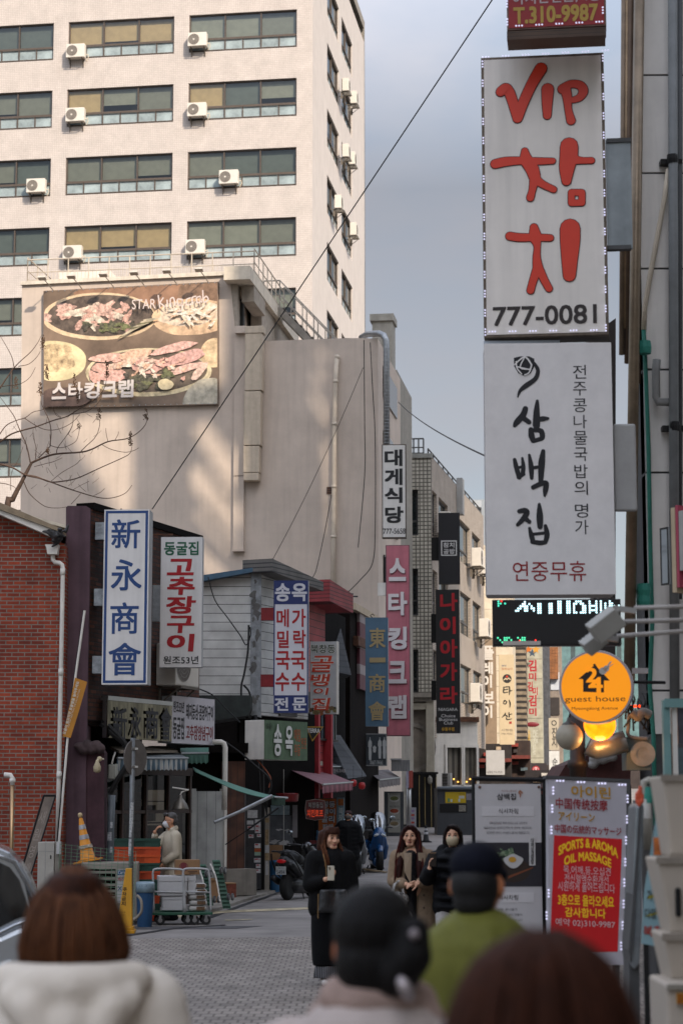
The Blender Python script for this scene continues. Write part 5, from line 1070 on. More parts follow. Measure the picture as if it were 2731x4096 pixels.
# ---- 2 woman in the beige coat ----
w2 = person('woman with very long dark red hair in a long beige coat, hands clasped', 1650, 3880, 23, 6)
o = Org(); hc = (-.035, -.02, 1.51); P, M = head(o, hc, 1.02, -.22, .0)
o.cap((0, .0, 1.32), (-.03, -.005, 1.44), .052, .047); o.cap((-.1, 0, 1.29), (.1, 0, 1.29), .08); o.cap((0, 0, 1.27), (0, 0, .95), .125, .13)
RS, RE, RW = (-.18, 0, 1.28), (-.22, -.0, 1.02), (-.11, -.22, .985); LS, LE, LW = (.18, 0, 1.28), (.23, -.01, 1.02), (.02, -.25, 1.005)
limb(o, RS, RE, RW, (.05, .04, .027)); limb(o, LS, LE, LW, (.05, .04, .027)); hand(o, RW, (.85, -.3, -.22), (.2, .3, .8), 1.05, .5, 1); hand(o, LW, (-.85, -.25, -.15), (.1, .5, -.8), 1.05, .55, 1)
limb(o, (-.08, 0, .9), (-.08, 0, .47), (-.08, 0, .08), (.085, .055, .04)); limb(o, (.08, 0, .9), (.08, 0, .47), (.08, 0, .08), (.085, .055, .04))
o.build('body', SKIN, w2, .0075, 3); face_parts(w2, P, M, 1.02)
hm = hairmat('#2e1512'); o = Org(); o.ell(P(0, .03, .045), (.09, .105, .088), M)
for k in (-1, 1):
    o.chain([(*P(.02 * k, -.055, .105), .022), (*P(.055 * k, -.04, .075), .026), (*P(.08 * k, -.01, .0), .03), (*P(.095 * k, -.02, -.14), .038), (*P(.11 * k, -.105, -.32), .042), (*P(.115 * k, -.135, -.47), .024)])
    o.chain([(*P(.06 * k, .05, .02), .06), (*P(.08 * k, .06, -.15), .06), (*P(.07 * k, .05, -.3), .05)])
o.build('hair', hm, w2, .008, 3); random.seed(5)
strands('hair_locks', hairmat('#4a1d16'), w2, [[tuple(P(k * .05, -.03 + random.uniform(-.01, .04), .1)), tuple(P(k * random.uniform(.092, .11), random.uniform(-.04, .02), -.03)), tuple(P(k * random.uniform(.12, .16), random.uniform(-.12, -.05), -.28)), tuple(P(k * random.uniform(.09, .17), random.uniform(-.16, -.12), random.uniform(-.44, -.52)))] for k in (-1, 1) for _ in range(22)], .0085)
Mc = cloth('#8c7863', var=.08, scale=30); o = Org()
o.cap((-.15, .0, 1.27), (.15, .0, 1.27), .1); 
for k in (-1, 1): o.chain([(.1 * k, .03, 1.25, .12), (.12 * k, .03, .95, .13), (.12 * k, .03, .6, .15), (.13 * k, .03, .38, .155)])
limb(o, RS, RE, (-.14, -.17, .99), (.09, .08, .062)); limb(o, LS, LE, (.06, -.21, 1.0), (.09, .082, .065)); o.chain([(-.1, .03, 1.36, .05), (0, .07, 1.38, .05), (.1, .03, 1.36, .05)])
o.build('coat', Mc, w2, .012, 5)
b = MB()
for k in (-1, 1): b.add([(.035 * k, -.148, 1.33), (.12 * k, -.125, 1.33), (.12 * k, -.16, 1.12), (.05 * k, -.168, .98)], [(0, 1, 2, 3)])
lp = b.build('lapel', mat('#96836d', .85, var=.06, scale=20), w2); k_ = lp.modifiers.new('thickness', 'SOLIDIFY'); k_.thickness = .01
o = Org(); o.cap((-.03, -.06, 1.28), (-.03, -.09, .95), .085, .08); o.cap((-.03, -.085, .95), (-.03, -.1, .45), .06, .05); o.build('dark_dress', cloth('#121215', rough=.5), w2, .012, 3)
b = MB(); random.seed(9)
for i in range(90): a = random.uniform(-1.1, 1.1); z = random.uniform(1.02, 1.36); b.sph((-.03 + .075 * sin(a) , -.09 - .07 * cos(a) + .02 * (z - 1), z), .0035, 6)
b.build('sequins', mat('#9a9690', .15, metal=1), w2)
MB().lathe([(.062, -.006), (.066, 0), (.062, .006)], (-.02, -.0, 1.385), 20).build('necklace', mat('#b8a890', .2, metal=.6), w2)
for z in (.86, .72): MB().lathe([(.013, 0), (.013, .006)], (.1, -.142, z), 12, Matrix.Rotation(pi / 2, 3, 'X')).build('button', mat('#4c3c30', .4), w2)
for k in (-1, 1): o = Org(); o.chain([(.08 * k, .06, .04, .034), (.08 * k, -.03, .038, .036), (.08 * k, -.12, .032, .03)]); o.build('shoe', M_black, w2, .009, 2)
hb = thing('handbag', 'black and white leopard patterned bag on the forearm of the woman in the beige coat', 'handbag', w2.matrix_basis @ V((-.2, -.16, .72)), R(8))
mL = bpy.data.materials.new('leopard'); mL.use_nodes = True; t_ = mL.node_tree; vo = t_.nodes.new('ShaderNodeTexVoronoi'); vo.feature = 'DISTANCE_TO_EDGE'; vo.inputs['Scale'].default_value = 34; tc_ = t_.nodes.new('ShaderNodeTexCoord'); cr = t_.nodes.new('ShaderNodeValToRGB'); cr.color_ramp.interpolation = 'CONSTANT'
cr.color_ramp.elements[0].color = (.5, .48, .45, 1); cr.color_ramp.elements[1].position = .13; cr.color_ramp.elements[1].color = (.02, .02, .02, 1); e_ = cr.color_ramp.elements.new(.3); e_.color = (.45, .43, .4, 1)
t_.links.new(tc_.outputs['Object'], vo.inputs['Vector']); t_.links.new(vo.outputs[0], cr.inputs[0]); t_.links.new(cr.outputs[0], t_.nodes['Principled BSDF'].inputs['Base Color'])
o = Org(); o.cap((-.06, 0, .1), (.06, 0, .1), .07); o.cap((-.09, 0, -.1), (.09, 0, -.1), .085); o.cap((0, 0, .1), (0, 0, -.1), .09, .1); o.build('bag_body', mL, hb, .011, 3)
b = MB()
for y in (-.03, .03): b.tube(cat_rom([(-.06, y, .15), (-.03, y, .26), (.02, y, .3), (.05, y, .24), (.07, y, .15)]), .012, 6)
b.build('handle', mL, hb, smooth=True)

# ---- 3 woman with the face mask ----
w3 = person('woman in a black puffer jacket and beige face mask holding up a phone', 1808, 3880, 22.6, 0)
o = Org(); hc = (.0, -.02, 1.52); P, M = head(o, hc, 1.04, -.1, .03)
o.cap((0, .0, 1.33), (0, -.005, 1.45), .052, .048); o.cap((-.1, 0, 1.3), (.1, 0, 1.3), .08); o.cap((0, 0, 1.28), (0, 0, .95), .13, .135)
RS, RE, RW = (-.19, 0, 1.29), (-.285, -.06, 1.06), (-.27, -.24, 1.17); LS, LE, LW = (.18, 0, 1.3), (.24, .02, 1.02), (.2, -.1, .82)
limb(o, RS, RE, RW, (.05, .04, .028)); limb(o, LS, LE, LW, (.05, .04, .027)); hand(o, RW, (.1, -.2, 1), (.85, -.1, 0), 1.1, .6, 1); hand(o, LW, (0, -.2, -1), (-1, 0, 0), 1.0, .4, 1)
limb(o, (-.08, 0, .9), (-.08, 0, .47), (-.08, 0, .08), (.085, .055, .04)); limb(o, (.08, 0, .9), (.08, 0, .47), (.08, 0, .08), (.085, .055, .04))
o.build('body', SKIN, w3, .0075, 3); face_parts(w3, P, M, 1.04, mask=mat('#b5a68a', .8, var=.04))
hm = hairmat('#1d1310'); o = Org(); o.ell(P(0, .03, .045), (.091, .105, .088), M)
for k in (-1, 1): o.chain([(*P(-.02 + .02 * k, -.058, .1), .022), (*P(.055 * k, -.035, .07), .024), (*P(.076 * k, .01, -.01), .026), (*P(.082 * k, .02, -.14), .03), (*P(.08 * k, .03, -.26), .026)]); o.chain([(*P(.05 * k, .06, .02), .06), (*P(.06 * k, .07, -.15), .06), (*P(.06 * k, .06, -.25), .05)])
o.build('hair', hm, w3, .008, 3); Mp = cloth('#101114', rough=.6, var=.2)
o = Org(); o.chain([(-.12, .0, 1.37, .06), (0, .06, 1.4, .065), (.12, .0, 1.37, .06)]); o.cap((-.06, -.1, 1.36), (.06, -.1, 1.36), .045)
for i, z in enumerate((1.28, 1.18, 1.07, .96, .85, .75)): r = .125 + .004 * i; o.cap((-.1, .02, z), (.1, .02, z), r - .01, r - .01); o.ell((0, -.02, z), (.215, .18, .062))
o.cap((-.09, .0, 1.27), (-.09, .0, .78), .125); o.cap((.09, .0, 1.27), (.09, .0, .78), .125); o.chain([(*RS, .075), (*RE, .07), (-.272, -.2, 1.14, .05)]); o.chain([(*LS, .08), (*LE, .075), (*LW, .05)])
for t_ in range(6): u = t_ / 5; p = V(RS).lerp(V(RE), u); o.ell(p, (.098, .098, .07)); p = V(LS).lerp(V(LE), u); o.ell(p, (.1, .1, .07)); p = V(RE).lerp(V((-.272, -.2, 1.14)), u); o.ell(p, (.088 - .02 * u,) * 3); p = V(LE).lerp(V(LW), u); o.ell(p, (.09 - .02 * u,) * 3)
o.build('jacket', Mp, w3, .0125, 4)
trousers(w3, cloth('#b9b5b2'))
shoes(w3, mat('#8f8b88', .6))
ph2 = thing('phone', 'dark phone with a gold edge raised by the woman in the face mask', 'phone', w3.matrix_basis @ V((-.235, -.29, 1.265)), R(-20))
MB().box(-.038, .038, -.005, .005, -.07, .075).build('case', mat('#241a14', .3), ph2, bevel=.004); MB().box(-.038, .038, -.006, .006, .0752, .079).build('edge', mat('#b5854a', .3, metal=.7), ph2)
for k in (0, 1): MB().sph((.02, -.007, .05 - .028 * k), .009, 8).build('lens', M_black, ph2)

# ---- 4 man seen from behind ----
w4 = person('man seen from behind in a quilted black coat and brown cap', 1392, 3535, 44, 176)
o = Org(); P, M = head(o, (0, -.01, 1.56), 1.0); o.cap((0, 0, 1.36), (0, 0, 1.48), .06, .055); o.cap((-.1, 0, 1.35), (.1, 0, 1.35), .085); o.cap((0, 0, 1.3), (0, 0, .95), .15, .14)
for k in (-1, 1): limb(o, (.19 * k, 0, 1.34), (.25 * k, .02, 1.05), (.2 * k, -.1, .85), (.055, .045, .03)); hand(o, (.2 * k, -.1, .85), (0, -.3, -1), (-k, 0, 0), 1.0, .5, -k); limb(o, (.09 * k, 0, .92), (.1 * k, 0, .5), (.1 * k, 0, .08), (.095, .065, .045))
o.build('body', SKIN2, w4, .011, 3); face_parts(w4, P, M, 1.0)
o = Org(); o.ell(P(0, .02, .0), (.079, .094, .07), M); o.build('hair', mat('#5c5855', .7, var=.3, scale=40), w4, .01, 2)
o = Org(); o.ell(P(0, .01, .075), (.088, .104, .062), M); o.cap(P(-.05, -.1, .06), P(.05, -.1, .06), .022); o.build('cap', cloth('#3c2c2c'), w4, .009, 3); MB().sph(P(0, .112, .06), (.02, .006, .012), 8, M).build('cap_buckle', mat('#a9a5a2', .4), w4)
o = Org(); o.cap((-.06, .0, 1.42), (.06, 0, 1.42), .075)
for i, z in enumerate((1.34, 1.25, 1.16, 1.07, .98, .89, .8, .72)): o.ell((0, .0, z), (.235 + .004 * i, .165, .055)); o.cap((-.12, 0, z), (.12, 0, z), .145)
o.cap((-.11, 0, 1.3), (-.11, 0, .74), .14); o.cap((.11, 0, 1.3), (.11, 0, .74), .14); o.cap((0, .02, 1.3), (0, .02, .74), .15)
for k in (-1, 1):
    for t_ in range(7): u = t_ / 6; o.ell(V((.2 * k, 0, 1.34)).lerp(V((.265 * k, .02, 1.02)), u), (.1, .1, .06)); o.ell(V((.265 * k, .02, 1.02)).lerp(V((.215 * k, -.1, .85)), u), (.085, .085, .06))
o.build('coat', Mp, w4, .013, 3)
trousers(w4, cloth('#1b1b1e'))
shoes(w4, M_black)

# ---- 5 old man by the shop ----
w5 = person('grey-haired man in a cream jacket and white mask raising a hand to his face', 688, 3690, 33.2, -62)
o = Org(); P, M = head(o, (0, -.03, 1.6), 1.06, -.1, .08); o.cap((0, .01, 1.38), (0, -.01, 1.5), .06, .055); o.cap((-.1, .01, 1.36), (.1, .01, 1.36), .085); o.cap((0, .02, 1.3), (0, .02, .95), .11, .11)
RS, RE, RW = (-.2, 0, 1.35), (-.2, -.2, 1.2), (-.06, -.27, 1.42); LS, LE, LW = (.2, 0, 1.35), (.21, -.12, 1.12), (.06, -.3, 1.42)
LS, LE, LW = (.2, .0, 1.35), (.23, -.02, 1.06), (.2, -.2, .95)
limb(o, RS, RE, RW, (.055, .045, .03)); limb(o, LS, LE, LW, (.055, .045, .03)); hand(o, RW, (.35, .45, .85), (.3, .9, 0), 1.05, .75, 1); hand(o, LW, (0, -.6, -.8), (-1, 0, 0), 1.0, .5, 1)
for k in (-1, 1): limb(o, (.09 * k, 0, .92), (.1 * k, 0, .5), (.1 * k, 0, .08), (.095, .065, .045))
o.build('body', SKIN2, w5, .009, 3); face_parts(w5, P, M, 1.06, brow='#4a4542', mask=mat('#cfcfd2', .8, var=.03))
o = Org(); o.ell(P(0, .03, .06), (.086, .098, .078), M); o.ell(P(0, .06, .0), (.078, .07, .07), M); o.chain([(*P(-.05, -.06, .105), .028), (*P(.05, -.06, .105), .028)]); o.build('hair', mat('#4f4d4c', .6, var=.5, scale=30, stretch=(3, 3, 1)), w5, .009, 2)
b = MB()
for k in (-1, 1): b.tube([P(.033 * k + .024 * cos(a), -.093, .008 + .017 * sin(a)) for a in [i * pi / 6 for i in range(13)]], .0022, 5, cap=False); b.tube([P(.057 * k, -.09, .012), P(.079 * k, .01, .012)], .002, 5)
b.build('glasses', M_black, w5)
Mcr = cloth('#b5ab98', var=.12, scale=4, bump=.6); o = Org(); o.cap((-.14, .01, 1.36), (.14, .01, 1.36), .085); o.cap((0, .02, 1.31), (0, .01, .72), .155, .175); o.cap((-.1, .01, 1.28), (-.1, .01, .72), .11, .135); o.cap((.1, .01, 1.28), (.1, .01, .72), .11, .135)
limb(o, RS, RE, (-.09, -.255, 1.36), (.085, .075, .055)); limb(o, LS, LE, LW, (.085, .075, .055)); o.chain([(-.08, -.02, 1.45, .045), (0, .07, 1.48, .05), (.08, -.02, 1.45, .045)])
for i in range(6): o.cap((-.2 + .02 * i, -.03 - .03 * i, 1.36 - .03 * i), (-.1 - .01 * i, -.08 - .03 * i, 1.3 - .03 * i), .045)
o.build('jacket', Mcr, w5, .0125, 3); MB().box(.06, .17, -.205, -.19, .82, .97).build('pocket', Mcr, w5, bevel=.01)
trousers(w5, cloth('#17171b'))
shoes(w5, M_black)

# ---- 6 hooded woman in front ----
w6 = person('woman with a brown bob seen from behind in a cream hooded sweatshirt', 306, 0, 5.6, 186); w6.scale = (1.045,) * 3
o = Org(); P, M = head(o, (0, 0, 1.5), 1.0); o.cap((0, 0, 1.28), (0, 0, 1.42), .055, .05); o.cap((-.12, 0, 1.27), (.12, 0, 1.27), .08); o.cap((0, 0, 1.25), (0, 0, .95), .14, .13)
plain_limbs(o)
o.build('body', SKIN, w6, .011, 3); face_parts(w6, P, M, 1.0)
o = Org(); o.ell(P(0, .03, .05), (.086, .1, .088), M)
for a in range(20):
    t_ = R(-25 + a * 12.1) ; sx_, cx_ = -cos(t_), sin(t_)
    o.chain([(*P(.045 * sx_, .03 + .06 * cx_, .085), .035), (*P(.085 * sx_, .03 + .095 * cx_, .015), .028), (*P(.11 * sx_, .03 + .112 * cx_, -.06), .025), (*P(.105 * sx_, .03 + .105 * cx_, -.115), .018)])
o.build('hair', mat('#341a0e', .6, var=.6, scale=7, stretch=(2.2, 2.2, .35), bump=.4, spec=.12), w6, .009, 3); random.seed(11); L2 = []
for i in range(90): a = random.uniform(.1, pi - .1); q_ = random.uniform(.98, 1.05); sx_, cx_ = cos(a) * q_, sin(a) * q_; L2.append([tuple(P(.03 * sx_, .03 + .05 * cx_, .13)), tuple(P(.098 * sx_, .03 + .112 * cx_, .04)), tuple(P(.128 * sx_, .03 + .134 * cx_, -.06)), tuple(P(.122 * sx_, .03 + .126 * cx_, random.uniform(-.105, -.135)))])
for i in range(60): a = random.uniform(-.2, pi + .2); sx_, cx_ = cos(a), sin(a); L2.append([tuple(P(.02 * sx_, .03 + .03 * cx_, .138)), tuple(P(.1 * sx_ * random.uniform(.95, 1.12), .03 + .11 * cx_, .05)), tuple(P(.132 * sx_ * random.uniform(.9, 1.15), .03 + .135 * cx_, -.07)), tuple(P(.12 * sx_ * random.uniform(.8, 1.2), .03 + .12 * cx_, random.uniform(-.1, -.18)))])
strands('hair_locks', hairmat('#5e3820', .55, .2), w6, L2, .005)
Mh = cloth('#ece2d4', var=.06, scale=3); o = Org(); o.cap((-.14, 0, 1.25), (.14, 0, 1.25), .085); o.cap((0, .01, 1.24), (0, .02, .8), .2, .22)
for k in (-1, 1): o.cap((.1 * k, .02, 1.2), (.12 * k, .02, .8), .14, .15); limb(o, (.19 * k, 0, 1.27), (.27 * k, 0, .98), (.21 * k, -.12, .8), (.11, .095, .065)); o.chain([(.04 * k, .02, 1.34, .05), (.14 * k, .0, 1.29, .06)])
o.build('sweatshirt', Mh, w6, .014, 5)
o = Org(); o.chain([(-.16, .1, 1.35, .05), (-.08, .17, 1.345, .055), (0, .19, 1.34, .06), (.08, .17, 1.345, .055), (.16, .1, 1.35, .05)]); o.chain([(-.14, .17, 1.31, .045), (0, .23, 1.16, .045), (.14, .17, 1.31, .045)]); o.chain([(-.1, .2, 1.29, .05), (0, .245, 1.08, .03), (.1, .2, 1.29, .05)]); o.cap((0, .2, 1.26), (0, .24, 1.13), .06, .045); o.build('hood', mat('#e0d5c6', .85, var=.05, bump=.3), w6, .013, 4)
b = MB(); b.tube(cat_rom([(.12, .17, 1.33), (.13, .245, 1.15), (.12, .26, .95)]), .007, 6); b.build('bag_strap', M_nearblack, w6)
trousers(w6, cloth('#26272c'))
shoes(w6, M_white)

# ---- 7 woman with the bun ----
w7 = person('woman with black hair pinned up in a clip, seen from behind in a pale coat', 1500, 0, 4.6, 165); w7.scale = (1.03,) * 3
o = Org(); P, M = head(o, (0, 0, 1.515), 1.06, .12); o.cap((0, .01, 1.28), (0, .01, 1.44), .056, .052); o.cap((-.12, 0, 1.27), (.12, 0, 1.27), .08); o.cap((0, 0, 1.25), (0, 0, .95), .14, .13)
plain_limbs(o)
o.build('body', mat('#b9714e', .5, var=.08), w7, .011, 3); face_parts(w7, P, M, 1.06)
o = Org(); o.ell(P(0, .025, .04), (.094, .115, .096), M); o.ell(P(0, .05, -.03), (.084, .088, .088), M); o.chain([(*P(-.055, .1, -.05), .048), (*P(-.085, .105, -.01), .046), (*P(-.095, .1, .04), .03)]); o.ell(P(0, .05, -.09), (.06, .05, .045), M); o.build('hair', hairmat('#0e0b0a', .6, .2), w7, .009, 3)
b = MB(); b.lathe([(.004, -.03), (.013, -.02), (.016, 0), (.013, .02), (.004, .03)], P(-.08, .16, -.07), 12, M @ Matrix.Rotation(.5, 3, 'Y')); MB().sph(P(-.095, .14, .035), .012, 10).build('hair_bead', mat('#8f8486', .3), w7, smooth=True); b.build('hair_clip', mat('#a49a9a', .25, metal=.6), w7, smooth=True)
o = Org(); o.chain([(-.09, -.02, 1.4, .045), (-.06, .06, 1.41, .05), (0, .085, 1.41, .05), (.06, .06, 1.41, .05), (.09, -.02, 1.4, .045)]); o.chain([(-.1, -.0, 1.35, .06), (0, .07, 1.36, .065), (.1, 0, 1.35, .06)]); o.build('collar', mat('#a58d82', .9, var=.1, scale=20, bump=.5), w7, .011, 3)
o = Org(); o.cap((-.15, 0, 1.26), (.15, 0, 1.26), .1); o.cap((0, .01, 1.24), (0, .02, .7), .2, .22)
for k in (-1, 1): o.cap((.1 * k, .02, 1.2), (.12 * k, .02, .6), .14, .17); limb(o, (.19 * k, 0, 1.26), (.27 * k, 0, .98), (.21 * k, -.12, .8), (.105, .09, .065))
o.build('coat', cloth('#b9aca5', var=.06), w7, .014, 5)
trousers(w7, cloth('#26272c'))
shoes(w7, M_black)

# ---- 8 man with the cap and green jacket ----
w8 = person('man in a navy cap and green and grey jacket seen from behind', 1905, 0, 6.7, 190)
o = Org(); P, M = head(o, (0, 0, 1.615), 1.08, -.5, .05); o.cap((0, .01, 1.36), (0, 0, 1.52), .062, .06); o.cap((-.13, 0, 1.36), (.13, 0, 1.36), .085); o.cap((0, 0, 1.33), (0, 0, .98), .16, .15)
for k in (-1, 1): limb(o, (.2 * k, 0, 1.36), (.27 * k, 0, 1.07), (.22 * k, -.12, .87), (.058, .048, .03)); hand(o, (.22 * k, -.12, .87), (0, -.3, -1), (-k, 0, 0), 1.05, .5, -k); limb(o, (.095 * k, 0, .95), (.1 * k, 0, .5), (.1 * k, 0, .08), (.1, .068, .045))
o.build('body', mat('#b9764f', .5, var=.08), w8, .011, 3); face_parts(w8, P, M, 1.08)
o = Org(); o.ell(P(0, .025, .0), (.083, .1, .082), M); o.ell(P(0, .04, -.05), (.07, .07, .06), M); o.build('hair', mat('#100e0e', .7), w8, .01, 2)
o = Org(); o.ell(P(0, .012, .058), (.09, .107, .08), M); o.chain([(*P(-.06, -.1, .03), .014), (*P(0, -.16, .028), .014), (*P(.06, -.1, .03), .014)]); o.cap(P(-.05, -.09, .035), P(.05, -.09, .035), .025); o.build('cap', mat('#12141e', .8, var=.15, scale=9, bump=.2, spec=.1), w8, .009, 3)
o = Org(); o.chain([(-.09, -.03, 1.46, .05), (-.07, .06, 1.47, .05), (0, .09, 1.475, .05), (.07, .06, 1.47, .05), (.09, -.03, 1.46, .05)]); o.cap((-.19, 0, 1.345), (.19, 0, 1.345), .105); o.chain([(-.23, 0, 1.3, .1), (0, .03, 1.42, .09), (.23, 0, 1.3, .1)]); o.cap((0, .01, 1.35), (0, .02, 1.1), .2, .2)
for k in (-1, 1): o.cap((.1 * k, .01, 1.35), (.12 * k, .03, 1.12), .14, .15)
o.build('jacket', cloth('#6a6a30', rough=.6, var=.15), w8, .013, 4)
o = Org(); o.cap((0, .01, 1.15), (0, .02, .75), .205, .22)
for k in (-1, 1): o.cap((.1 * k, .02, 1.15), (.12 * k, .02, .75), .15, .165)
o.build('jacket_body', cloth('#2c2a2a', rough=.6), w8, .014, 4)
for k in (-1, 1): o = Org(); limb(o, (.26 * k, .0, 1.29), (.32 * k, 0, 1.04), (.25 * k, -.12, .88), (.105, .095, .07)); o.build('sleeve', cloth('#474a50', rough=.6), w8, .013, 4)
trousers(w8, cloth('#1f2024'))
shoes(w8, M_black)
# ---- 9 nearest brown head ----
w9 = person('person with large brown hair seen from behind, nearest to the viewer', 2185, 0, 3.0, 178)
o = Org(); P, M = head(o, (0, 0, 1.52), 1.05, -.3); o.cap((0, .01, 1.28), (0, .01, 1.44), .056, .052); o.cap((-.12, 0, 1.27), (.12, 0, 1.27), .08); o.cap((0, 0, 1.25), (0, 0, .95), .14, .13)
plain_limbs(o)
o.build('body', SKIN, w9, .011, 3); face_parts(w9, P, M, 1.05)
o = Org(); o.ell(P(0, .035, .05), (.115, .125, .118), M)
for a in range(22):
    t_ = R(-28 + a * 11.2); sx_, cx_ = -cos(t_), sin(t_)
    o.chain([(*P(.05 * sx_, .03 + .055 * cx_, .08), .05), (*P(.1 * sx_, .03 + .105 * cx_, .0), .045), (*P(.135 * sx_, .03 + .125 * cx_, -.1), .036), (*P(.15 * sx_, .03 + .13 * cx_, -.2), .032), (*P(.14 * sx_, .03 + .13 * cx_, -.28), .02)])
o.build('hair', mat('#27140c', .65, var=.6, scale=6, stretch=(2, 2, .35), bump=.4, spec=.08), w9, .01, 3); random.seed(12); L2 = []
for i in range(80): a = random.uniform(.0, pi); q_ = random.uniform(.98, 1.04); sx_, cx_ = cos(a) * q_, sin(a) * q_; L2.append([tuple(P(.02 * sx_, .03 + .03 * cx_, .168)), tuple(P(.09 * sx_, .03 + .1 * cx_, .125)), tuple(P(.138 * sx_, .03 + .143 * cx_, .02)), tuple(P(.165 * sx_, .03 + .155 * cx_, -.1)), tuple(P(.175 * sx_, .03 + .155 * cx_, random.uniform(-.2, -.27)))])
strands('hair_locks', hairmat('#3c2014', .6, .1), w9, L2, .007)
o = Org(); o.cap((-.15, 0, 1.26), (.15, 0, 1.26), .1); o.cap((0, .01, 1.24), (0, .02, .7), .2, .22)
for k in (-1, 1): limb(o, (.19 * k, 0, 1.26), (.27 * k, 0, .98), (.21 * k, -.12, .8), (.105, .09, .065))
o.build('coat', cloth('#2a2322'), w9, .014, 4)
trousers(w9, cloth('#26272c'))
shoes(w9, M_black)
# ================= street things on the left =================
def fbox(f, l, t, r, b_, y0, y1, mb=None): x0, x1, z0, z1 = f.rect(l, t, r, b_); return (mb or MB()).box(x0, x1, y0, y1, z0, z1)
def L3(f, px, py, y=0.): x, z = f.loc(px, py); return (x, y, z)
def tubeimg(f, pts, r, y=0., n=8): return MB().tube([L3(f, *p[:2], p[2] if len(p) > 2 else y) for p in pts], r, n)
def ground_f(px, Y, rot=0): p = at(px, 3214, Y); return Face((p.x, Y, gz(Y)), rot)
# pennant
f = face_at(300, 2900, 33.4, 0); e = fthing(f, 'banner_pole', 'leaning black and white pole with a yellow cloth banner by the purple pillar', 'banner pole')
tubeimg(f, [(235, 3390), (272, 2950), (304, 2700), (340, 2442)], .02).build('pole', M_white, e); tubeimg(f, [(228, 3390), (266, 2950), (299, 2700), (336, 2440)], .018, .03).build('pole_edge', M_black, e)
b = MB(); c4 = [(302, 2711), (351, 2728), (285, 2952), (254, 2946)]; b.add([L3(f, *p, -.04) for p in (c4[0], c4[1], ((351 + 285) / 2 + 3, 2835), c4[2], c4[3], (280, 2825))], [(0, 1, 2, 5), (5, 2, 3, 4)])
o = b.build('banner', paint('#b0782a', rough=.7, var=.12), e)
def slant(f, s, a, b_, h, m, par, y, bold=.03):           # a line of letters from image point a to b
    vs, fs = glyph(s); x0, x1, z0, z1 = bb(vs); A, B = V(L3(f, *a, y)), V(L3(f, *b_, y)); d = B - A; u = d.normalized(); n = V((-u.z, 0, u.x)); k = d.length / (x1 - x0); mb = MB(); put(mb, vs, fs, lambda p, q_: (lambda w: (w.x, w.z))(A + u * (p - x0) * k + n * (q_ - z0) / (z1 - z0) * h), bold, y); return mb.build('lettering', m, par)
slant(f, '도움이 필요하면 호출벨을 눌러주세요', (265, 2938), (320, 2728), .05, paint('#c9c2b2'), o, -.045); slant(f, 'FOR ANY HELP, PUSH THE CALL BUTTON', (279, 2910), (325, 2760), .03, paint('#c9c2b2'), o, -.045, .01)
# brass standpipe
f = face_at(48, 3300, 33.3, 0); e = fthing(f, 'standpipe', 'upright steel pipe with a white tap in front of the red brick wall', 'pipe'); tubeimg(f, [(50, 3122), (46, 3700)], .033, n=12).build('pipe', mat('#a88a68', .3, metal=.8, var=.2, stretch=(1, 1, .1)), e, smooth=True)
b = tubeimg(f, [(51, 3140), (51, 3112), (44, 3100), (18, 3098)], .038, n=10); b.lathe([(.05, -.03), (.052, 0), (.05, .03)], L3(f, 51, 3122), 10); b.build('tap', M_white, e, smooth=True)
# leaning old sign board
f = face_at(135, 3400, 32.8, 0); e = fthing(f, 'leaning_board', 'long faded grey signboard leaning against the red brick wall', 'old sign')
b = MB(); T_ = [L3(f, *p, .5) for p in ((158, 3182), (206, 3182))]; B_ = [L3(f, *p, .0) for p in ((80, 3640), (40, 3640))]
b.add([T_[0], T_[1], B_[0], B_[1]] + [tuple(V(p) + V((0, .08, 0))) for p in (T_[0], T_[1], B_[0], B_[1])], [(0, 1, 2, 3), (7, 6, 5, 4), (0, 3, 7, 4), (1, 5, 6, 2), (0, 4, 5, 1), (3, 2, 6, 7)]); b.build('board', mat('#6d6259', .75, var=.2, streak=.2), e)
b = MB(); b.bar(T_[0], B_[1], .018); b.bar(T_[0], T_[1], .018); b.bar(T_[1], B_[0], .014); b.build('edge', M_black, e)
p4 = lambda u, v: V(T_[0]).lerp(V(T_[1]), u).lerp(V(B_[1]).lerp(V(B_[0]), u), v) + V((0, -.004, 0))
mb = MB()
for i, ch_ in enumerate('새원영배달'):
    vs, fs = glyph(ch_); mb.add([p4(.15 + .7 * (u - .03), .12 + .15 * i + .12 * (1 - v)) for u, v in vs], fs)
mb.build('lettering', paint('#857a70'), e)
# white cabinet
f = ground_f(190, 31.6); e = fthing(f, 'cabinet', 'narrow white metal cabinet standing beside the leaning board', 'cabinet'); b = fbox(f, 150, 3368, 216, 3680, 0, .35); b.build('casing', mat('#a19d95', .6, var=.07, streak=.12), e, bevel=.01); fbox(f, 150, 3404, 216, 3406, -.004, .0).build('seam', M_grey, e)
fbox(f, 180, 3368, 182, 3680, -.004, 0).build('seam', M_grey, e); fbox(f, 218, 3368, 234, 3680, .02, .36).build('side_post', M_conc, e); b = MB()
for z in (3424, 3432): b.sph(L3(f, 204, z, -.005), .012, 8)
b.build('hole', M_black, e); fbox(f, 229, 3366, 245, 3416, -.06, .04).build('pole_holder', mat('#b5b5b5', .4), e)
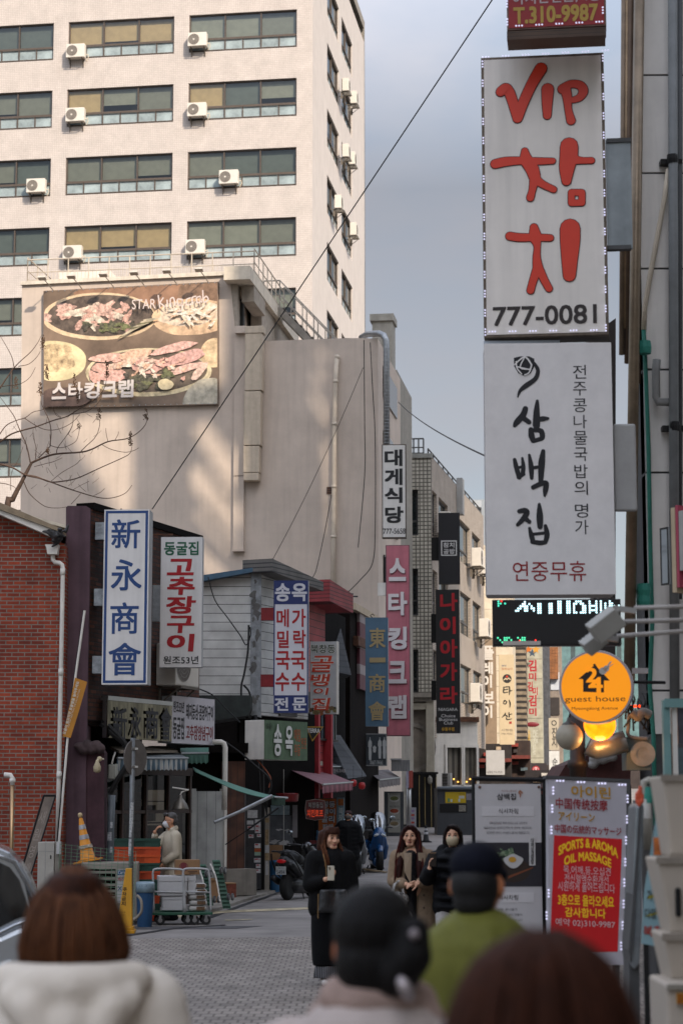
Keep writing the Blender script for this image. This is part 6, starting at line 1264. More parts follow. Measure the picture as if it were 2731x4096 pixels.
# wire mesh panel
f = ground_f(390, 31.0, 3); e = fthing(f, 'mesh_panel', 'green wire mesh panel leaning in front of the outdoor unit', 'mesh fence'); b = MB()
for i in range(14): px = 238 + i * 23.5; b.bar(L3(f, px, 3374 + i * 2.4, .12), L3(f, px - 10, 3690, 0), .0045, 4)
for j in range(22): py = 3378 + j * 14.5; b.bar(L3(f, 238 - j * .4, py, .12 * (1 - j / 22)), L3(f, 545 - j * .4, py + 30 * (1 - j / 26), .12 * (1 - j / 22)), .004, 4)
b.build('wires', mat('#5b7a62', .5, var=.2), e)
# outdoor unit with slats
f = ground_f(437, 31.9, 3); e = fthing(f, 'outdoor_unit', 'large grey outdoor air-conditioner unit on the ground behind the wire mesh', 'air conditioner')
fbox(f, 324, 3449, 552, 3686, 0, .5).build('casing', mat('#8d877d', .6, var=.1, streak=.15), e, bevel=.02); b = fbox(f, 330, 3476, 462, 3680, -.006, 0); b.build('grille_opening', M_nearblack, e); b = MB()
for k in range(8): fbox(f, 330, 3484 + k * 25, 462, 3494 + k * 25, -.02, -.006, b)
b.build('grille', mat('#837c72', .6), e); pn = fbox(f, 470, 3478, 515, 3610, -.012, -.002).build('label_panel', mat('#a7a5a3', .5), e); fbox(f, 472, 3480, 514, 3500, -.016, -.012).build('label_band', paint('#1f4a7a'), pn)
letters(pn, f, paint('#c5c8cc'), [('Carrier', 474, 3482, 512, 3497)], .02, y=-.018); letters(pn, f, paint('#8c2a2c'), [('캐리어', 472, 3506, 512, 3526)], .03, y=-.014); letters(pn, f, paint('#2c4a6c'), [('Xe', 472, 3545, 500, 3562)], .02, y=-.014)
# cones
def cone(e, H, R0, body, bands, base):
    MB().lathe([(R0, .03), (R0 * .72, .06), (R0 * .2, H * .97), (R0 * .13, H)], n=20).build('cone_body', body, e, smooth=True); MB().box(-R0 * 1.3, R0 * 1.3, -R0 * 1.3, R0 * 1.3, 0, .03).build('base', base, e, bevel=.01)
    for z0, z1 in bands:
        r = lambda z: R0 * (.72 - .52 * (z - .06) / (H * .97 - .06)) + .004; MB().lathe([(r(z0), z0), (r(z1), z1)], n=20).build('band', mat('#a5a5a8', .3, metal=.3), e)
f = face_at(352, 3447, 32.05, 0); p = f.o; e = thing('traffic_cone', 'yellow traffic cone with silver bands standing on the outdoor unit', 'traffic cone', (p.x, 32.12, at(437, 3449, 31.9).z)); e.rotation_euler = (0, R(-11), 0)
Mc1 = mat('#c88114', .5, var=.15, scale=6); cone(e, .70, .165, Mc1, ((.36, .43), (.52, .59)), Mc1); MB().lathe([(.012, .7), (.034, .72), (.036, .75), (.03, .775), (.01, .785)]).build('knob', mat('#b5a07a', .5), e, smooth=True)
b = MB().lathe([(.112, .22), (.106, .27)], n=20).build('sticker', mat('#b3a898', .5, var=.5, scale=20), e)
# no-parking stand
f = ground_f(503, 29.8, 2); e = fthing(f, 'parking_sign', 'tall yellow four-sided stand with black no-parking letters', 'no parking sign'); x0, zt = f.loc(505, 3474); x1, _ = f.loc(523, 3474); xa, zb = f.loc(477, 3696); xb, _ = f.loc(521, 3696)
hw, tw = .11, .045; b = MB(); Z0, Z1 = .1, zt; C = (x0 + x1) / 2 + .0; cb_ = (xa + xb) / 2
b.add([(cb_ - hw, -.0, Z0), (cb_ + hw, -.0, Z0), (cb_ + hw, .24, Z0), (cb_ - hw, .24, Z0), (C - tw, .08, Z1), (C + tw, .08, Z1), (C + tw, .17, Z1), (C - tw, .17, Z1)], [(0, 1, 5, 4), (1, 2, 6, 5), (2, 3, 7, 6), (3, 0, 4, 7), (4, 5, 6, 7), (3, 2, 1, 0)]); M_yel = mat('#c08a12', .45, var=.08, scale=3, streak=.08); bd = b.build('body', M_yel, e, bevel=.01)
MB().box(cb_ - .17, cb_ + .15, -.06, .3, 0, .05).box(cb_ - .14, cb_ + .13, -.03, .27, .05, .1).build('base', M_yel, e, bevel=.008)
mb = MB()
for ch_, t, b2 in (('주', 3550, 3565), ('차', 3568, 3584), ('금', 3587, 3603), ('지', 3606, 3623)): zc = f.loc(500, (t + b2) / 2)[1]; u = (zc - Z0) / (Z1 - Z0); words(mb, f, ch_, 491 - (t - 3550) * .09, t, 508 - (t - 3550) * .09, b2, .03, y=.08 * u - .012)
for t, s_ in ((3646, '협조해'), (3656, '주시면 합니다')): words(mb, f, s_, 478, t, 502, t + 7, .01, y=.006)
mb.build('lettering', paint('#1b1712'), bd)
# signpost with the back of a round sign
f = ground_f(526, 31.4, 0); e = fthing(f, 'sign_post', 'grey steel post carrying the back of a round traffic sign', 'sign post'); tubeimg(f, [(523, 3690), (527, 3300), (532, 2952)], .037, n=12).build('post', mat('#6f7274', .5, metal=.4, var=.2, streak=.2), e, smooth=True)
c = L3(f, 541, 3030, -.05); M = Matrix.Rotation(R(58), 3, 'Z') @ Matrix.Rotation(pi / 2, 3, 'X'); MB().lathe([(.01, -.012), (.285, -.01), (.29, 0), (.285, .006), (.01, .006)], (c[0], .05, c[2]), 32, M).build('disc', mat('#6b6663', .5, metal=.4, var=.15), e)
b = MB()
for py in (2995, 3067): b.lathe([(.045, -.02), (.047, 0), (.045, .02)], L3(f, 531, py), 12); fbox(f, 527, py - 4, 553, py + 4, -.02, .02, b)
b.build('clamp', M_steel, e); b = MB(); random.seed(3)
for k in range(9): z = f.loc(526, 3220 + k * 24)[1]; x = f.loc(528 - k * .5, 3300)[0]; h = random.uniform(.03, .07); b.add([(x + .0385 * sin(a), -.0385 * cos(a), z + s_ * h) for s_ in (-1, 1) for a in (-.8, -.4, 0, .4, .8)], [(i, i + 1, i + 6, i + 5) for i in range(4)])
b.build('sticker', mat('#aeb0b0', .6, var=.4, scale=30), e)
# crates
def crate(loc, col, label, w=.72, d=.45, h=.145):
    e = thing('crate', label, 'plastic crate', loc, R(4), 'plastic crates stacked by the shop front'); m = mat(col, .5, var=.12); b = MB(); t = .02
    b.box(-w / 2, w / 2, 0, d, 0, .02); b.box(-w / 2 - .01, w / 2 + .01, -.012, t, h - .035, h); b.box(-w / 2 - .01, w / 2 + .01, d - t, d + .012, h - .035, h); b.box(-w / 2 - .012, -w / 2 + t, t, d - t, h - .035, h).box(w / 2 - t, w / 2 + .012, t, d - t, h - .035, h)
    b.box(-w / 2, w / 2, -.004, .012, .0, .03)
    for i in range(25): x = -w / 2 + w * i / 24; b.box(x - .007, x + .007, -.002, .01, .03, h - .035)
    for i in range(11): y = d * i / 10; b.box(w / 2 - .01, w / 2 + .002, y - .008, y + .008, .02, h - .035); b.box(-w / 2 - .002, -w / 2 + .01, y - .008, y + .008, .02, h - .035)
    b.box(-w / 2, -.12, .0, .012, .03, h - .035).box(.12, w / 2, .0, .012, .03, h - .035); b.box(-w / 2 + .01, w / 2 - .01, .02, .03, .02, h - .04); b.build('body', m, e); return e
p = at(552, 3214, 32.6); cols = ('#b3431c', '#24463c', '#b3431c', '#1f4236', '#24463c', '#b3431c', '#1f4236', '#c04a18', '#b8431a', '#1c3f34')
for i, c_ in enumerate(cols):
    lb = ('', 'orange, third from the top,', 'orange, second from the top,', 'top dark green')[i - 6] + ' plastic crate of the shop-front stack' if i > 6 else ('orange' if c_[1] in 'bc' else 'green') + ' plastic crate, %s from the bottom of the shop-front stack' % 'first second third fourth fifth sixth seventh'.split()[i]
    crate((p.x + random.uniform(-.01, .01), 32.6, .02 + .128 * i), c_, lb)
# bins
def bin_(f, l, t, r, b_, col, label, bag=False):
    e = fthing(f, 'bin', label, 'bin'); x0, x1, z0, z1 = f.rect(l, t, r, b_); c = (x0 + x1) / 2; R0 = (x1 - x0) / 2; m = mat(col, .5, var=.1, scale=3)
    MB().lathe([(R0 * .78, 0), (R0 * .96, z1 - .08), (R0, z1 - .08), (R0 * 1.03, z1 - .03), (R0 * 1.0, z1), (R0 * .9, z1), (R0 * .75, .05)], (c, R0, 0), 24).build('bin_body', m, e, smooth=False)
    if bag: MB().lathe([(R0 * 1.05, z1 - .13), (R0 * 1.04, z1), (R0 * .95, z1 + .03), (R0 * .85, z1 - .02)], (c, R0, 0), 16).build('bag', mat('#8ba0ac', .25, var=.2), e, smooth=True)
    else: MB().lathe([(R0 * 1.05, z1 - .02), (R0 * 1.05, z1 + .02), (R0 * .9, z1 + .05), (.02, z1 + .06)], (c, R0, 0), 24).build('lid', m, e, smooth=True)
bin_(ground_f(577, 31.2), 540, 3536, 614, 3695, '#21486e', 'blue plastic bin with a clear bag between the yellow stand and the trolley', True)
bin_(ground_f(1102, 43.3), 1074, 3452, 1132, 3560, '#27567c', 'blue lidded bin against the cluttered wall behind the black scooter')
b = MB(); f = ground_f(560, 31.0); b.tube(cat_rom([L3(f, 552, 3580, -.1), L3(f, 568, 3600, -.12), L3(f, 570, 3640, -.12), L3(f, 552, 3668, -.1), L3(f, 530, 3680, -.1)]), .022, 8); o = b.build('hose', mat('#8c8478', .6), smooth=True); o.location = f.o; tag(o, 'grey hose curling in front of the blue bin by the yellow stand', 'hose')
# platform trolley
f = ground_f(728, 32.1, 8); e = fthing(f, 'trolley', 'green platform trolley with white tube handles loaded with foam boxes', 'trolley'); M_tg = mat('#24503c', .5, var=.15, scale=6); zd = .2
x0 = f.loc(608, 3640)[0]; x1 = f.loc(846, 3640)[0]; MB().box(x0, x1, -.3, .3, zd - .045, zd).build('deck', M_tg, e, bevel=.01)
for hx, yy in ((x0 + .03, 0),):
    for k, (la, ra) in enumerate(((.0, .5), (.5, .93))): a, b2 = x0 + .02 + la * (x1 - x0), x0 + ra * (x1 - x0); y = -.3 + .02; b = MB(); b.tube(cat_rom([(a, y, zd), (a - .02, y, zd + .5), (a - .02, y, zd + .62), (a + .04, y, zd + .67), (b2 - .05, y, zd + .66), (b2, y, zd + .6), (b2 + .02, y, zd + .4), (b2 + .04, y, zd)], 4), .016, 8); b.bar((a - .01, y, zd + .32), (b2 + .02, y, zd + .3), .013); b.build('handle', mat('#a5a5a5', .35, var=.1), e, smooth=True)
for x in (x0 + .12, x0 + .55, x1 - .28, x1 - .1):
    for y in (-.24, .24): w_ = MB(); w_.lathe([(.02, -.022), (.068, -.022), (.075, -.012), (.075, .012), (.068, .022), (.02, .022)], (x, y, .075), 16, Matrix.Rotation(pi / 2, 3, 'X')); wo = w_.build('wheel', mat('#1d1d1e', .6), e); MB().lathe([(.035, -.026), (.035, .026)], (x, y, .075), 12, Matrix.Rotation(pi / 2, 3, 'X')).box(x - .02, x + .02, y - .032, y + .032, .075, .16).build('fork', M_steel, wo)
T0_ = V(f.o)
def on(fx, dx, dy, dz): return fx.o + fx.ux * dx + fx.uy * dy + V((0, 0, dz))
M_foam = mat('#b3b2b2', .8, var=.05, scale=20, bump=.1)
def foam(l, t, r, b_, y0, d, lab, lid=True):
    x0, x1, z0, z1 = f.rect(l, t, r, b_); e2 = thing('foam_box', lab, 'foam box', on(f, (x0 + x1) / 2, y0, z0), f.rot, 'foam boxes on the trolley'); w_, h_ = (x1 - x0) / 2, z1 - z0
    MB().box(-w_, w_, 0, d, 0, h_ * .72 if lid else h_).build('box', M_foam, e2, bevel=.006)
    if lid: MB().box(-w_ - .006, w_ + .006, -.006, d + .006, h_ * .725, h_).build('lid', M_foam, e2, bevel=.008)
foam(648, 3582, 728, 3638, -.24, .4, 'lower white foam box standing on the trolley deck'); foam(632, 3502, 744, 3580, -.27, .45, 'large white foam box stacked on the lower one on the trolley'); foam(748, 3502, 780, 3576, -.2, .4, 'narrow white foam box end between the large box and the sacks')
for k in range(5):
    x0, x1, z0, z1 = f.rect(752, 3600 - k * 23, 824, 3623 - k * 23); e2 = thing('sack', ('lowest', 'second', 'middle', 'fourth', 'topmost')[k] + ' white printed sack in the pile on the trolley', 'sack', on(f, (x0 + x1) / 2 + .01 * (k % 2), -.18, zd + .003 + k * .088), f.rot, 'sacks piled on the trolley')
    o = Org(); w_ = (x1 - x0) / 2; o.cap((-w_ + .04, .02, .045), (w_ - .04, .02, .045), .042); o.cap((-w_ + .04, .2, .045), (w_ - .04, .2, .045), .042); o.cap((-w_ + .05, .1, .045), (w_ - .05, .1, .045), .045); o.build('sack_body', mat('#b5b2ad', .5, var=.08, bump=.3), e2, .014, 2); MB().box(w_ - .16, w_ - .03, -.026, -.02, .02, .075).build('print', mat('#6c5038', .6, var=.5, scale=40), e2)
x0, x1, z0, z1 = f.rect(702, 3442, 798, 3500); e2 = thing('cardboard_box', 'brown cardboard box with a red mark on top of the foam boxes', 'cardboard box', on(f, (x0 + x1) / 2, -.1, z0 + .01), f.rot); M_cb = mat('#8a6a4c', .85, var=.08); w_ = (x1 - x0) / 2; MB().box(-w_, w_, 0, .34, 0, z1 - z0).build('box', M_cb, e2); b = MB().disc((-w_ * .35, -.004, .12), .05, 16, .07); b.ring((-w_ * .35, -.005, .12), .06, .07); b.build('mark', mat('#6c2a30', .7), e2); MB().box(.0, w_ * .8, -.004, -.002, .04, .055).box(.02, w_ * .6, -.004, -.002, .02, .03).build('print', mat('#5a4232', .8), e2)
# green folding hand trucks
def hand_truck(f, top, bot, wpx, lab, wheels):
    e = fthing(f, 'hand_truck', lab, 'hand truck', 'green trolleys leaning upright'); (tx, ty), (bx_, by) = top, bot; T = V(L3(f, tx, ty, .25)); B = V(L3(f, bx_, by, -.05)); w_ = (f.loc(tx + wpx, ty)[0] - f.loc(tx, ty)[0]); n = V((0, .05, .01)); b = MB()
    b.add([T, T + V((w_, 0, 0)), B + V((w_, 0, 0)), B] + [p + n for p in (T, T + V((w_, 0, 0)), B + V((w_, 0, 0)), B)], [(3, 2, 1, 0), (4, 5, 6, 7), (0, 1, 5, 4), (1, 2, 6, 5), (2, 3, 7, 6), (3, 0, 4, 7)]); b.build('deck', M_tg, e); b = MB()
    for k in range(12): c = T.lerp(B, (k + .5) / 12); b.tbox(c + V((w_ / 2, -.008, 0)), w_ / 2 - .01, .008, .012, Matrix.Identity(3))
    b.build('rib', mat('#173628', .5), e)
    for px, py in wheels:
        for dx in (0, .07): c = V(L3(f, px, py, -.02)) + V((dx, .04, .01)); w2_ = MB(); w2_.lathe([(.03, -.014), (.058, -.014), (.06, 0), (.058, .014), (.03, .014)], c, 16, Matrix.Rotation(R(70), 3, 'Z') @ Matrix.Rotation(pi / 2, 3, 'X')); wo = w2_.build('wheel', M_dgrey, e); MB().lathe([(.034, -.016), (.034, .016)], c, 12, Matrix.Rotation(R(70), 3, 'Z') @ Matrix.Rotation(pi / 2, 3, 'X')).build('hub', M_steel, wo)
    MB().tube(cat_rom([tuple(T + V((-.03, -.03, -.05))), tuple(T.lerp(B, .35) + V((-.0, -.05, 0))), tuple(T.lerp(B, .85) + V((-.02, -.05, 0)))]), .012, 6).build('handle', M_white, e)
hand_truck(ground_f(832, 34.2, 5), (802, 3462), (830, 3622), 24, 'rear green hand truck leaning left against the white door', [(826, 3497), (858, 3600)]); hand_truck(ground_f(885, 33.6, 5), (850, 3444), (892, 3634), 32, 'front green hand truck leaning with its wheels outwards', [(884, 3484), (914, 3590)])
f = ground_f(905, 35.5, 20); e = fthing(f, 'cardboard_box', 'small red and brown produce box on the ground behind the green hand trucks', 'cardboard box'); fbox(f, 900, 3535, 945, 3590, 0, .3).build('box', mat('#6e3a2c', .8, var=.4, scale=14), e); fbox(f, 902, 3531, 943, 3536, -.01, .31).build('rim', M_cb, e)
f = ground_f(850, 35.5, 10); e = fthing(f, 'cardboard_box', 'open brown carton between the two green hand trucks', 'cardboard box'); fbox(f, 838, 3520, 880, 3610, 0, .3).build('box', M_cb, e); fbox(f, 836, 3512, 858, 3521, -.04, .02).build('flap', M_cb, e)
# awnings of the shop
f = Face(A0, 70); 
def awning(name_label, P4, valance_h, m, mv, wave=14, thick=.02):
    """P4: back left, back right, front right, front left (world points)"""
    e = thing('awning', name_label, 'awning', P4[0]); o_ = V(P4[0]); p = [V(q_) - o_ for q_ in P4]; b = MB(); b.add(p + [q_ - V((0, 0, thick)) for q_ in p], [(0, 1, 2, 3), (7, 6, 5, 4), (0, 4, 5, 1), (1, 5, 6, 2), (2, 6, 7, 3), (3, 7, 4, 0)]); b.build('canopy', m, e)
    b = MB(); n = wave * 6; A, B = p[3], p[2]; d = (B - A); out_ = V((-d.y, d.x, 0)).normalized() * -1; vs = []
    for i in range(n + 1): u = i / n; c = A + d * u; vs += [c + V((0, 0, -.02)), c + out_ * .02 * sin(u * wave * 2 * pi) + V((0, 0, -valance_h - .035 * abs(sin(u * wave * pi))))]
    b.add(vs, [(2 * i, 2 * i + 1, 2 * i + 3, 2 * i + 2) for i in range(n)]); vo = b.build('valance', mv, e); k = vo.modifiers.new('thickness', 'SOLIDIFY'); k.thickness = .006
    MB().bar(p[3], p[2], .022).build('front_bar', M_steel, e); return e
stripe = slatmat('striped_canvas', '#a5a7a6', '#4a6272', .16, 1, duty=.55, noise=.15, bump=0)
awning('blue and white striped awning over the dark shop front', (at(478, 3004, 36.3), at(705, 3004, 38.3), at(752, 3032, 37.2), at(470, 3032, 35.0)), .2, stripe, stripe, 16)
e = thing('awning_cover', 'worn grey sheet-metal cover above the striped awning', 'awning cover', at(441, 2990, 36)); o_ = e.location.copy(); b = MB(); P_ = [at(x, y, d) - o_ for x, y, d in ((441, 2985, 35.6), (670, 2986, 38.4), (712, 3002, 37.6), (480, 3004, 35.0))]; b.add(P_ + [q_ - V((0, 0, .04)) for q_ in P_], [(0, 1, 2, 3), (7, 6, 5, 4), (2, 6, 7, 3), (1, 5, 6, 2), (0, 3, 7, 4)]); b.build('cover', mat('#857a6c', .7, var=.2), e)
grn = mat('#3f6658', .7, var=.15, bump=.2); awning('small faded green awning beside the striped one', (at(722, 2992, 38.9), at(835, 2990, 40.2), at(834, 3012, 39.6), at(722, 3013, 38.4)), .18, grn, grn, 6)
# sloping green sail
e = thing('canvas_sail', 'long sloping green canvas awning on a diagonal silver pole', 'awning', at(900, 3120, 38)); o_ = e.location.copy(); b = MB(); top = [(772, 3068, 38.6), (850, 3104, 38.0), (960, 3145, 37.4), (1060, 3175, 37.0), (1150, 3192, 36.8)]; bo = [(790, 3090, 37.6), (850, 3117, 37.2), (940, 3158, 36.9), (1030, 3184, 36.7), (1110, 3194, 36.6)]
vs = []
for t, q_ in zip(cat_rom(top, 4), cat_rom(bo, 4)):
    A, B = at(*t) - o_, at(*q_) - o_
    for j in range(4): vs.append(A.lerp(B, j / 3) + V((0, 0, -.03 * sin(j / 3 * pi))))
n_ = len(vs) // 4; b.add(vs, [(i * 4 + j, i * 4 + j + 1, i * 4 + j + 5, i * 4 + j + 4) for i in range(n_ - 1) for j in range(3)]); o = b.build('canopy', mat('#4f7a6c', .7, var=.15, bump=.2), e, smooth=True); k = o.modifiers.new('thickness', 'SOLIDIFY'); k.thickness = .01
b = MB(); Vl = []
for i in range(13): x = 1086 + i * 4.6; Vl += [at(x, 3192, 36.6) - o_, at(x, 3219 + 5 * (i % 2), 36.58) - o_]
b.add(Vl, [(2 * i, 2 * i + 1, 2 * i + 3, 2 * i + 2) for i in range(12)]); b.build('valance', mat('#26382f', .8), e)
b = MB(); b.bar(at(1150, 3192, 36.8) - o_, at(1096, 3189, 36.55) - o_, .02); b.build('front_bar', M_steel, e); b = MB(); b.bar(at(1088, 3184, 36.5) - o_, at(965, 3244, 36.2) - o_, .035, 10); b.bar(at(965, 3244, 36.2) - o_, at(858, 3290, 36.0) - o_, .028, 10); b.build('pole', M_galv, e)
b = MB(); b.bar(at(1112, 3232, 36.6) - o_, at(985, 3324, 36.3) - o_, .018); b.bar(at(985, 3324, 36.3) - o_, at(902, 3378, 36.4) - o_, .009); b.build('strut', M_black, e)
# hanging lamp, cctv, meter, posts, pipes
f = face_at(726, 3210, 36.6, 0); e = fthing(f, 'hanging_lamp', 'grey metal cone lamp hanging over the old man', 'lamp'); c = L3(f, 722, 3238); MB().lathe([(.155, 0), (.15, .02), (.12, .1), (.07, .17), (.04, .2), (.03, .26), (.0, .27)], c, 20).build('lamp_shade', mat('#6f6a62', .4, metal=.6, var=.15), e, smooth=True); tubeimg(f, [(718, 3186), (728, 3168), (756, 3160), (690, 3150)], .014).build('bracket', M_white, e)
f = face_at(394, 3050, 34.0, 0); e = fthing(f, 'security_light', 'cream bulb-shaped security light on the purple wall', 'security light'); b = MB(); c = L3(f, 394, 3068, -.15); b.lathe([(.02, -.1), (.06, -.075), (.065, 0), (.03, .08), (.02, .12)], c, 14); b.sph(L3(f, 402, 3036, -.1), .045); b.build('lamp_body', mat('#b3a688', .5, var=.15), e, smooth=True); tubeimg(f, [(394, 3045, -.15), (400, 3034, -.12), (412, 3036, .1)], .016).build('bracket', M_cream, e)
f = face_at(454, 3087, 35.0, 0); e = fthing(f, 'meter_box', 'grey electricity meter box under the striped awning', 'meter box'); fbox(f, 438, 3058, 464, 3118, -.15, .1).build('casing', mat('#8f9088', .6, var=.1), e, bevel=.02); fbox(f, 464, 3056, 473, 3108, -.13, .1).build('cover', mat('#a3a49c', .6), e); tubeimg(f, [(450, 3056, -.05), (456, 3030, -.05), (462, 3010, 0)], .015).build('conduit', M_white, e)
f = face_at(445, 3300, 34.6, 0); e = fthing(f, 'drainpipe', 'thick grey drainpipe with torn stickers beside the purple wall', 'pipe'); tubeimg(f, [(449, 3180), (444, 3310), (441, 3445), (438, 3640)], .062, n=12).build('pipe', mat('#5f666c', .5, metal=.2, var=.2, streak=.2), e, smooth=True); b = MB()
for px, py, h in ((447, 3300, .05), (443, 3345, .07), (446, 3398, .05)): c = L3(f, px, py); b.add([(c[0] + .064 * sin(a), -.064 * cos(a), c[2] + s_ * h) for s_ in (-1, 1) for a in (-.9, -.45, 0, .45)], [(i, i + 1, i + 5, i + 4) for i in range(3)])
b.build('sticker', mat('#9fa2a6', .6, var=.4, scale=40), e)
f = face_at(880, 3040, 38.4, 0); e = fthing(f, 'drainpipe', 'white plastic drainpipe bending down beside the white shop sign', 'pipe'); tubeimg(f, [(850, 2968), (885, 2968), (896, 2974), (901, 2990), (900, 3130), (897, 3240)], .05, n=12).build('pipe', M_white, e, smooth=True)
f = face_at(690, 2690, 36.9, 10); o = dup(ac0, f.o, f.rot, 'weathered air-conditioner unit behind the red-lettered sign on the dark brick wall'); o.location = at(672, 2748, 37.4); o.rotation_euler = (0, 0, R(70)); o.pop('group', None) if hasattr(o, 'pop') else None
# sticker-covered dark shutter, posts and clutter at px 980-1180
f = ground_f(1012, 41.6, 25); e = fthing(f, 'dark_shutter', 'dark metal door covered with small white and red stickers', 'metal door'); b = fbox(f, 982, 3176, 1046, 3556, 0, .08); dr_ = b.build('panel', mat('#353538', .5, metal=.3, var=.25, streak=.25), e)
random.seed(21); b = MB()
SP = [(990, 3240, 1030, 3272, 0), (988, 3282, 1014, 3298, 0), (1020, 3278, 1042, 3300, 0), (990, 3304, 1016, 3320, 0), (1020, 3300, 1042, 3318, 0), (1020, 3318, 1042, 3332, 0), (994, 3338, 1014, 3352, 0), (1028, 3336, 1044, 3348, 0), (1018, 3374, 1042, 3392, 0), (1018, 3394, 1042, 3408, 2), (1018, 3408, 1042, 3422, 3), (1016, 3432, 1042, 3450, 0), (1024, 3456, 1042, 3472, 0), (1018, 3476, 1042, 3492, 0)]
for i, (l, t, r, b_, mi) in enumerate(SP): b.m = mi; fbox(f, l, t, r, b_, -.004 - .0004 * i, -.001, b)
b.m = 1
for i, (l, t, r, b_, mi) in enumerate(SP):
    if mi == 0 and i > 2: fbox(f, l + 2, t + 2, l + (r - l) * .6, t + 7, -.012, -.0105, b)
b.build('stickers', [mat('#a9a9ab', .6, var=.2, scale=20), paint('#94303a'), paint('#9c5a1c'), paint('#7c9484')], dr_)
letters(dr_, f, paint('#94303a'), [('카드', 990, 3306, 1010, 3314), ('카드!', 1022, 3302, 1040, 3311), ('카드깡', 996, 3341, 1012, 3349), ('대출', 1020, 3396, 1040, 3406), ('대박꾼', 1018, 3434, 1040, 3441)], .02, y=-.016)
f = ground_f(1054, 41.9, 0); e = fthing(f, 'black_post', 'black utility post wrapped with cables beside the sticker door', 'post'); tubeimg(f, [(1050, 3558), (1052, 3300), (1048, 3100), (1020, 2860)], .045, n=10).build('post', M_iron, e, smooth=True); b = MB()
for k in range(5): b.tube(cat_rom([L3(f, 1050 + 3 * k, 3170 + 9 * k, -.05), L3(f, 1062 + 2 * k, 3190, -.12), L3(f, 1056 + 3 * k, 3215 + 5 * k, -.1), L3(f, 1068, 3240 + 6 * k, -.06)]), .014, 6)
b.build('cable', M_cable, e)
f = ground_f(1068, 42.3, 15); e = fthing(f, 'concrete_pillar', 'grey concrete pillar with torn notices beside the grey board', 'pillar'); fbox(f, 1054, 3230, 1078, 3560, 0, .3).build('pillar', M_conc, e); b = MB()
for i, (l, t, r, b_) in enumerate(((1056, 3318, 1074, 3380), (1058, 3380, 1076, 3412), (1056, 3412, 1076, 3440), (1062, 3444, 1072, 3500), (1056, 3272, 1076, 3290))): b.m = i % 2; fbox(f, l, t, r, b_, -.006, -.001, b)
b.build('notices', [mat('#8c785a', .8, var=.3, scale=12), mat('#a5a6a8', .7, var=.2, scale=20)], e)
f = ground_f(1125, 43.9, 20); e = fthing(f, 'grey_board', 'worn grey board with white scuffs and a carton below it', 'board'); fbox(f, 1078, 3262, 1172, 3378, 0, .05).build('board', mat('#505358', .6, var=.2, scale=6), e); b = MB(); random.seed(5)
for i in range(14): c = L3(f, random.uniform(1086, 1160), random.choice((3322, 3366, 3372)) + random.uniform(-4, 6), -.004 - i * .0003); b.add([(c[0] + random.uniform(.03, .12) * cos(a), c[1], c[2] + random.uniform(.01, .04) * sin(a)) for a in [k * pi / 4 for k in range(8)]], [tuple(range(8))])
b.build('scuffs', mat('#a9a9ab', .7, var=.2), e); fbox(f, 1076, 3380, 1128, 3470, -.05, .1).build('carton', M_cb, e); fbox(f, 1085, 3222, 1160, 3260, .02, .05).build('poster', mat('#7d8f96', .6, var=.3, scale=6), e); fbox(f, 1168, 3220, 1188, 3350, -.03, .0).build('poster', mat('#6d6a6c', .6, var=.2), e); tubeimg(f, [(1123, 3078), (1123, 3400)], .008, -.2).build('chain', M_steel, e)
f = face_at(1146, 3190, 43.4, 0); o = MB().lathe([(.2, 0), (.24, .02), (.25, .17), (.24, .19), (.2, .17), (.18, .03)], (0, 0, 0), 24).build('tub', mat('#7c2226', .4, var=.15)); o.location = at(1148, 3208, 43.6); tag(o, 'red plastic tub hanging under the pink awning', 'tub')
# pub front: awnings, boards
pk = slatmat('pink_canvas', '#8a5f66', '#74474f', .09, 1, duty=.6, noise=.12, bump=0); pkv = slatmat('pink_fringe', '#8f5560', '#6c3540', .1, 0, duty=.55, bump=0)
awning('faded pink awning with a fringed edge over the pub entrance', (at(1131, 3065, 45.5), at(1256, 3065, 48.5), at(1411, 3128, 46.5), at(1290, 3138, 42.8)), .17, pk, pkv, 14)
e = thing('awning_case', 'long cream roller case above the pink awning', 'awning case', at(1200, 3050, 45)); MB().tbox((0, 0, 0), 1.1, .06, .05, Matrix.Rotation(R(66), 3, 'Z')).build('case', mat('#8f887a', .5, var=.15), e); e.location = at(1200, 3050, 45.6)
dk = mat('#28282b', .7, var=.15); e = awning('black awning with small white letters behind the pink one', (at(1286, 3040, 49), at(1345, 3042, 51), at(1384, 3067, 49.6), at(1291, 3066, 47.2)), .16, dk, dk, 3)
f = face_at(1338, 3082, 47.5, 10); mb = MB(); words(mb, f, '한식 고래불', 1334, 3076, 1382, 3090, .02); o = mb.build('lettering', paint('#a5a5a5'), e); o.matrix_parent_inverse = e.matrix_basis.inverted(); o.location = f.o; o.rotation_euler = (0, 0, f.rot)
f = face_at(1262, 3238, 43.0, 4); e = fthing(f, 'pub_sign', 'dark red barrel-shaped pub sign with orange neon letters', 'shop sign'); x0, x1, z0, z1 = f.rect(1222, 3198, 1301, 3280); w_, h_ = (x1 - x0) / 2, (z1 - z0) / 2; cx_, cz_ = (x0 + x1) / 2, (z0 + z1) / 2
Pz = [(cx_ + w_ * u, cz_ + h_ * v) for u, v in ((-.9, -.85), (0, -1), (.9, -.85), (1, 0), (.9, .85), (0, 1), (-.9, .85), (-1, 0))]; MB().prism([(cx_ + (x - cx_) * 1.05, cz_ + (z - cz_) * 1.05) for x, z in Pz], 0, .2).build('cabinet', mat('#8a7a74', .5), e); pn = MB().prism(Pz, -.01, 0).build('panel', mat('#4a1012', .4, var=.2), e)
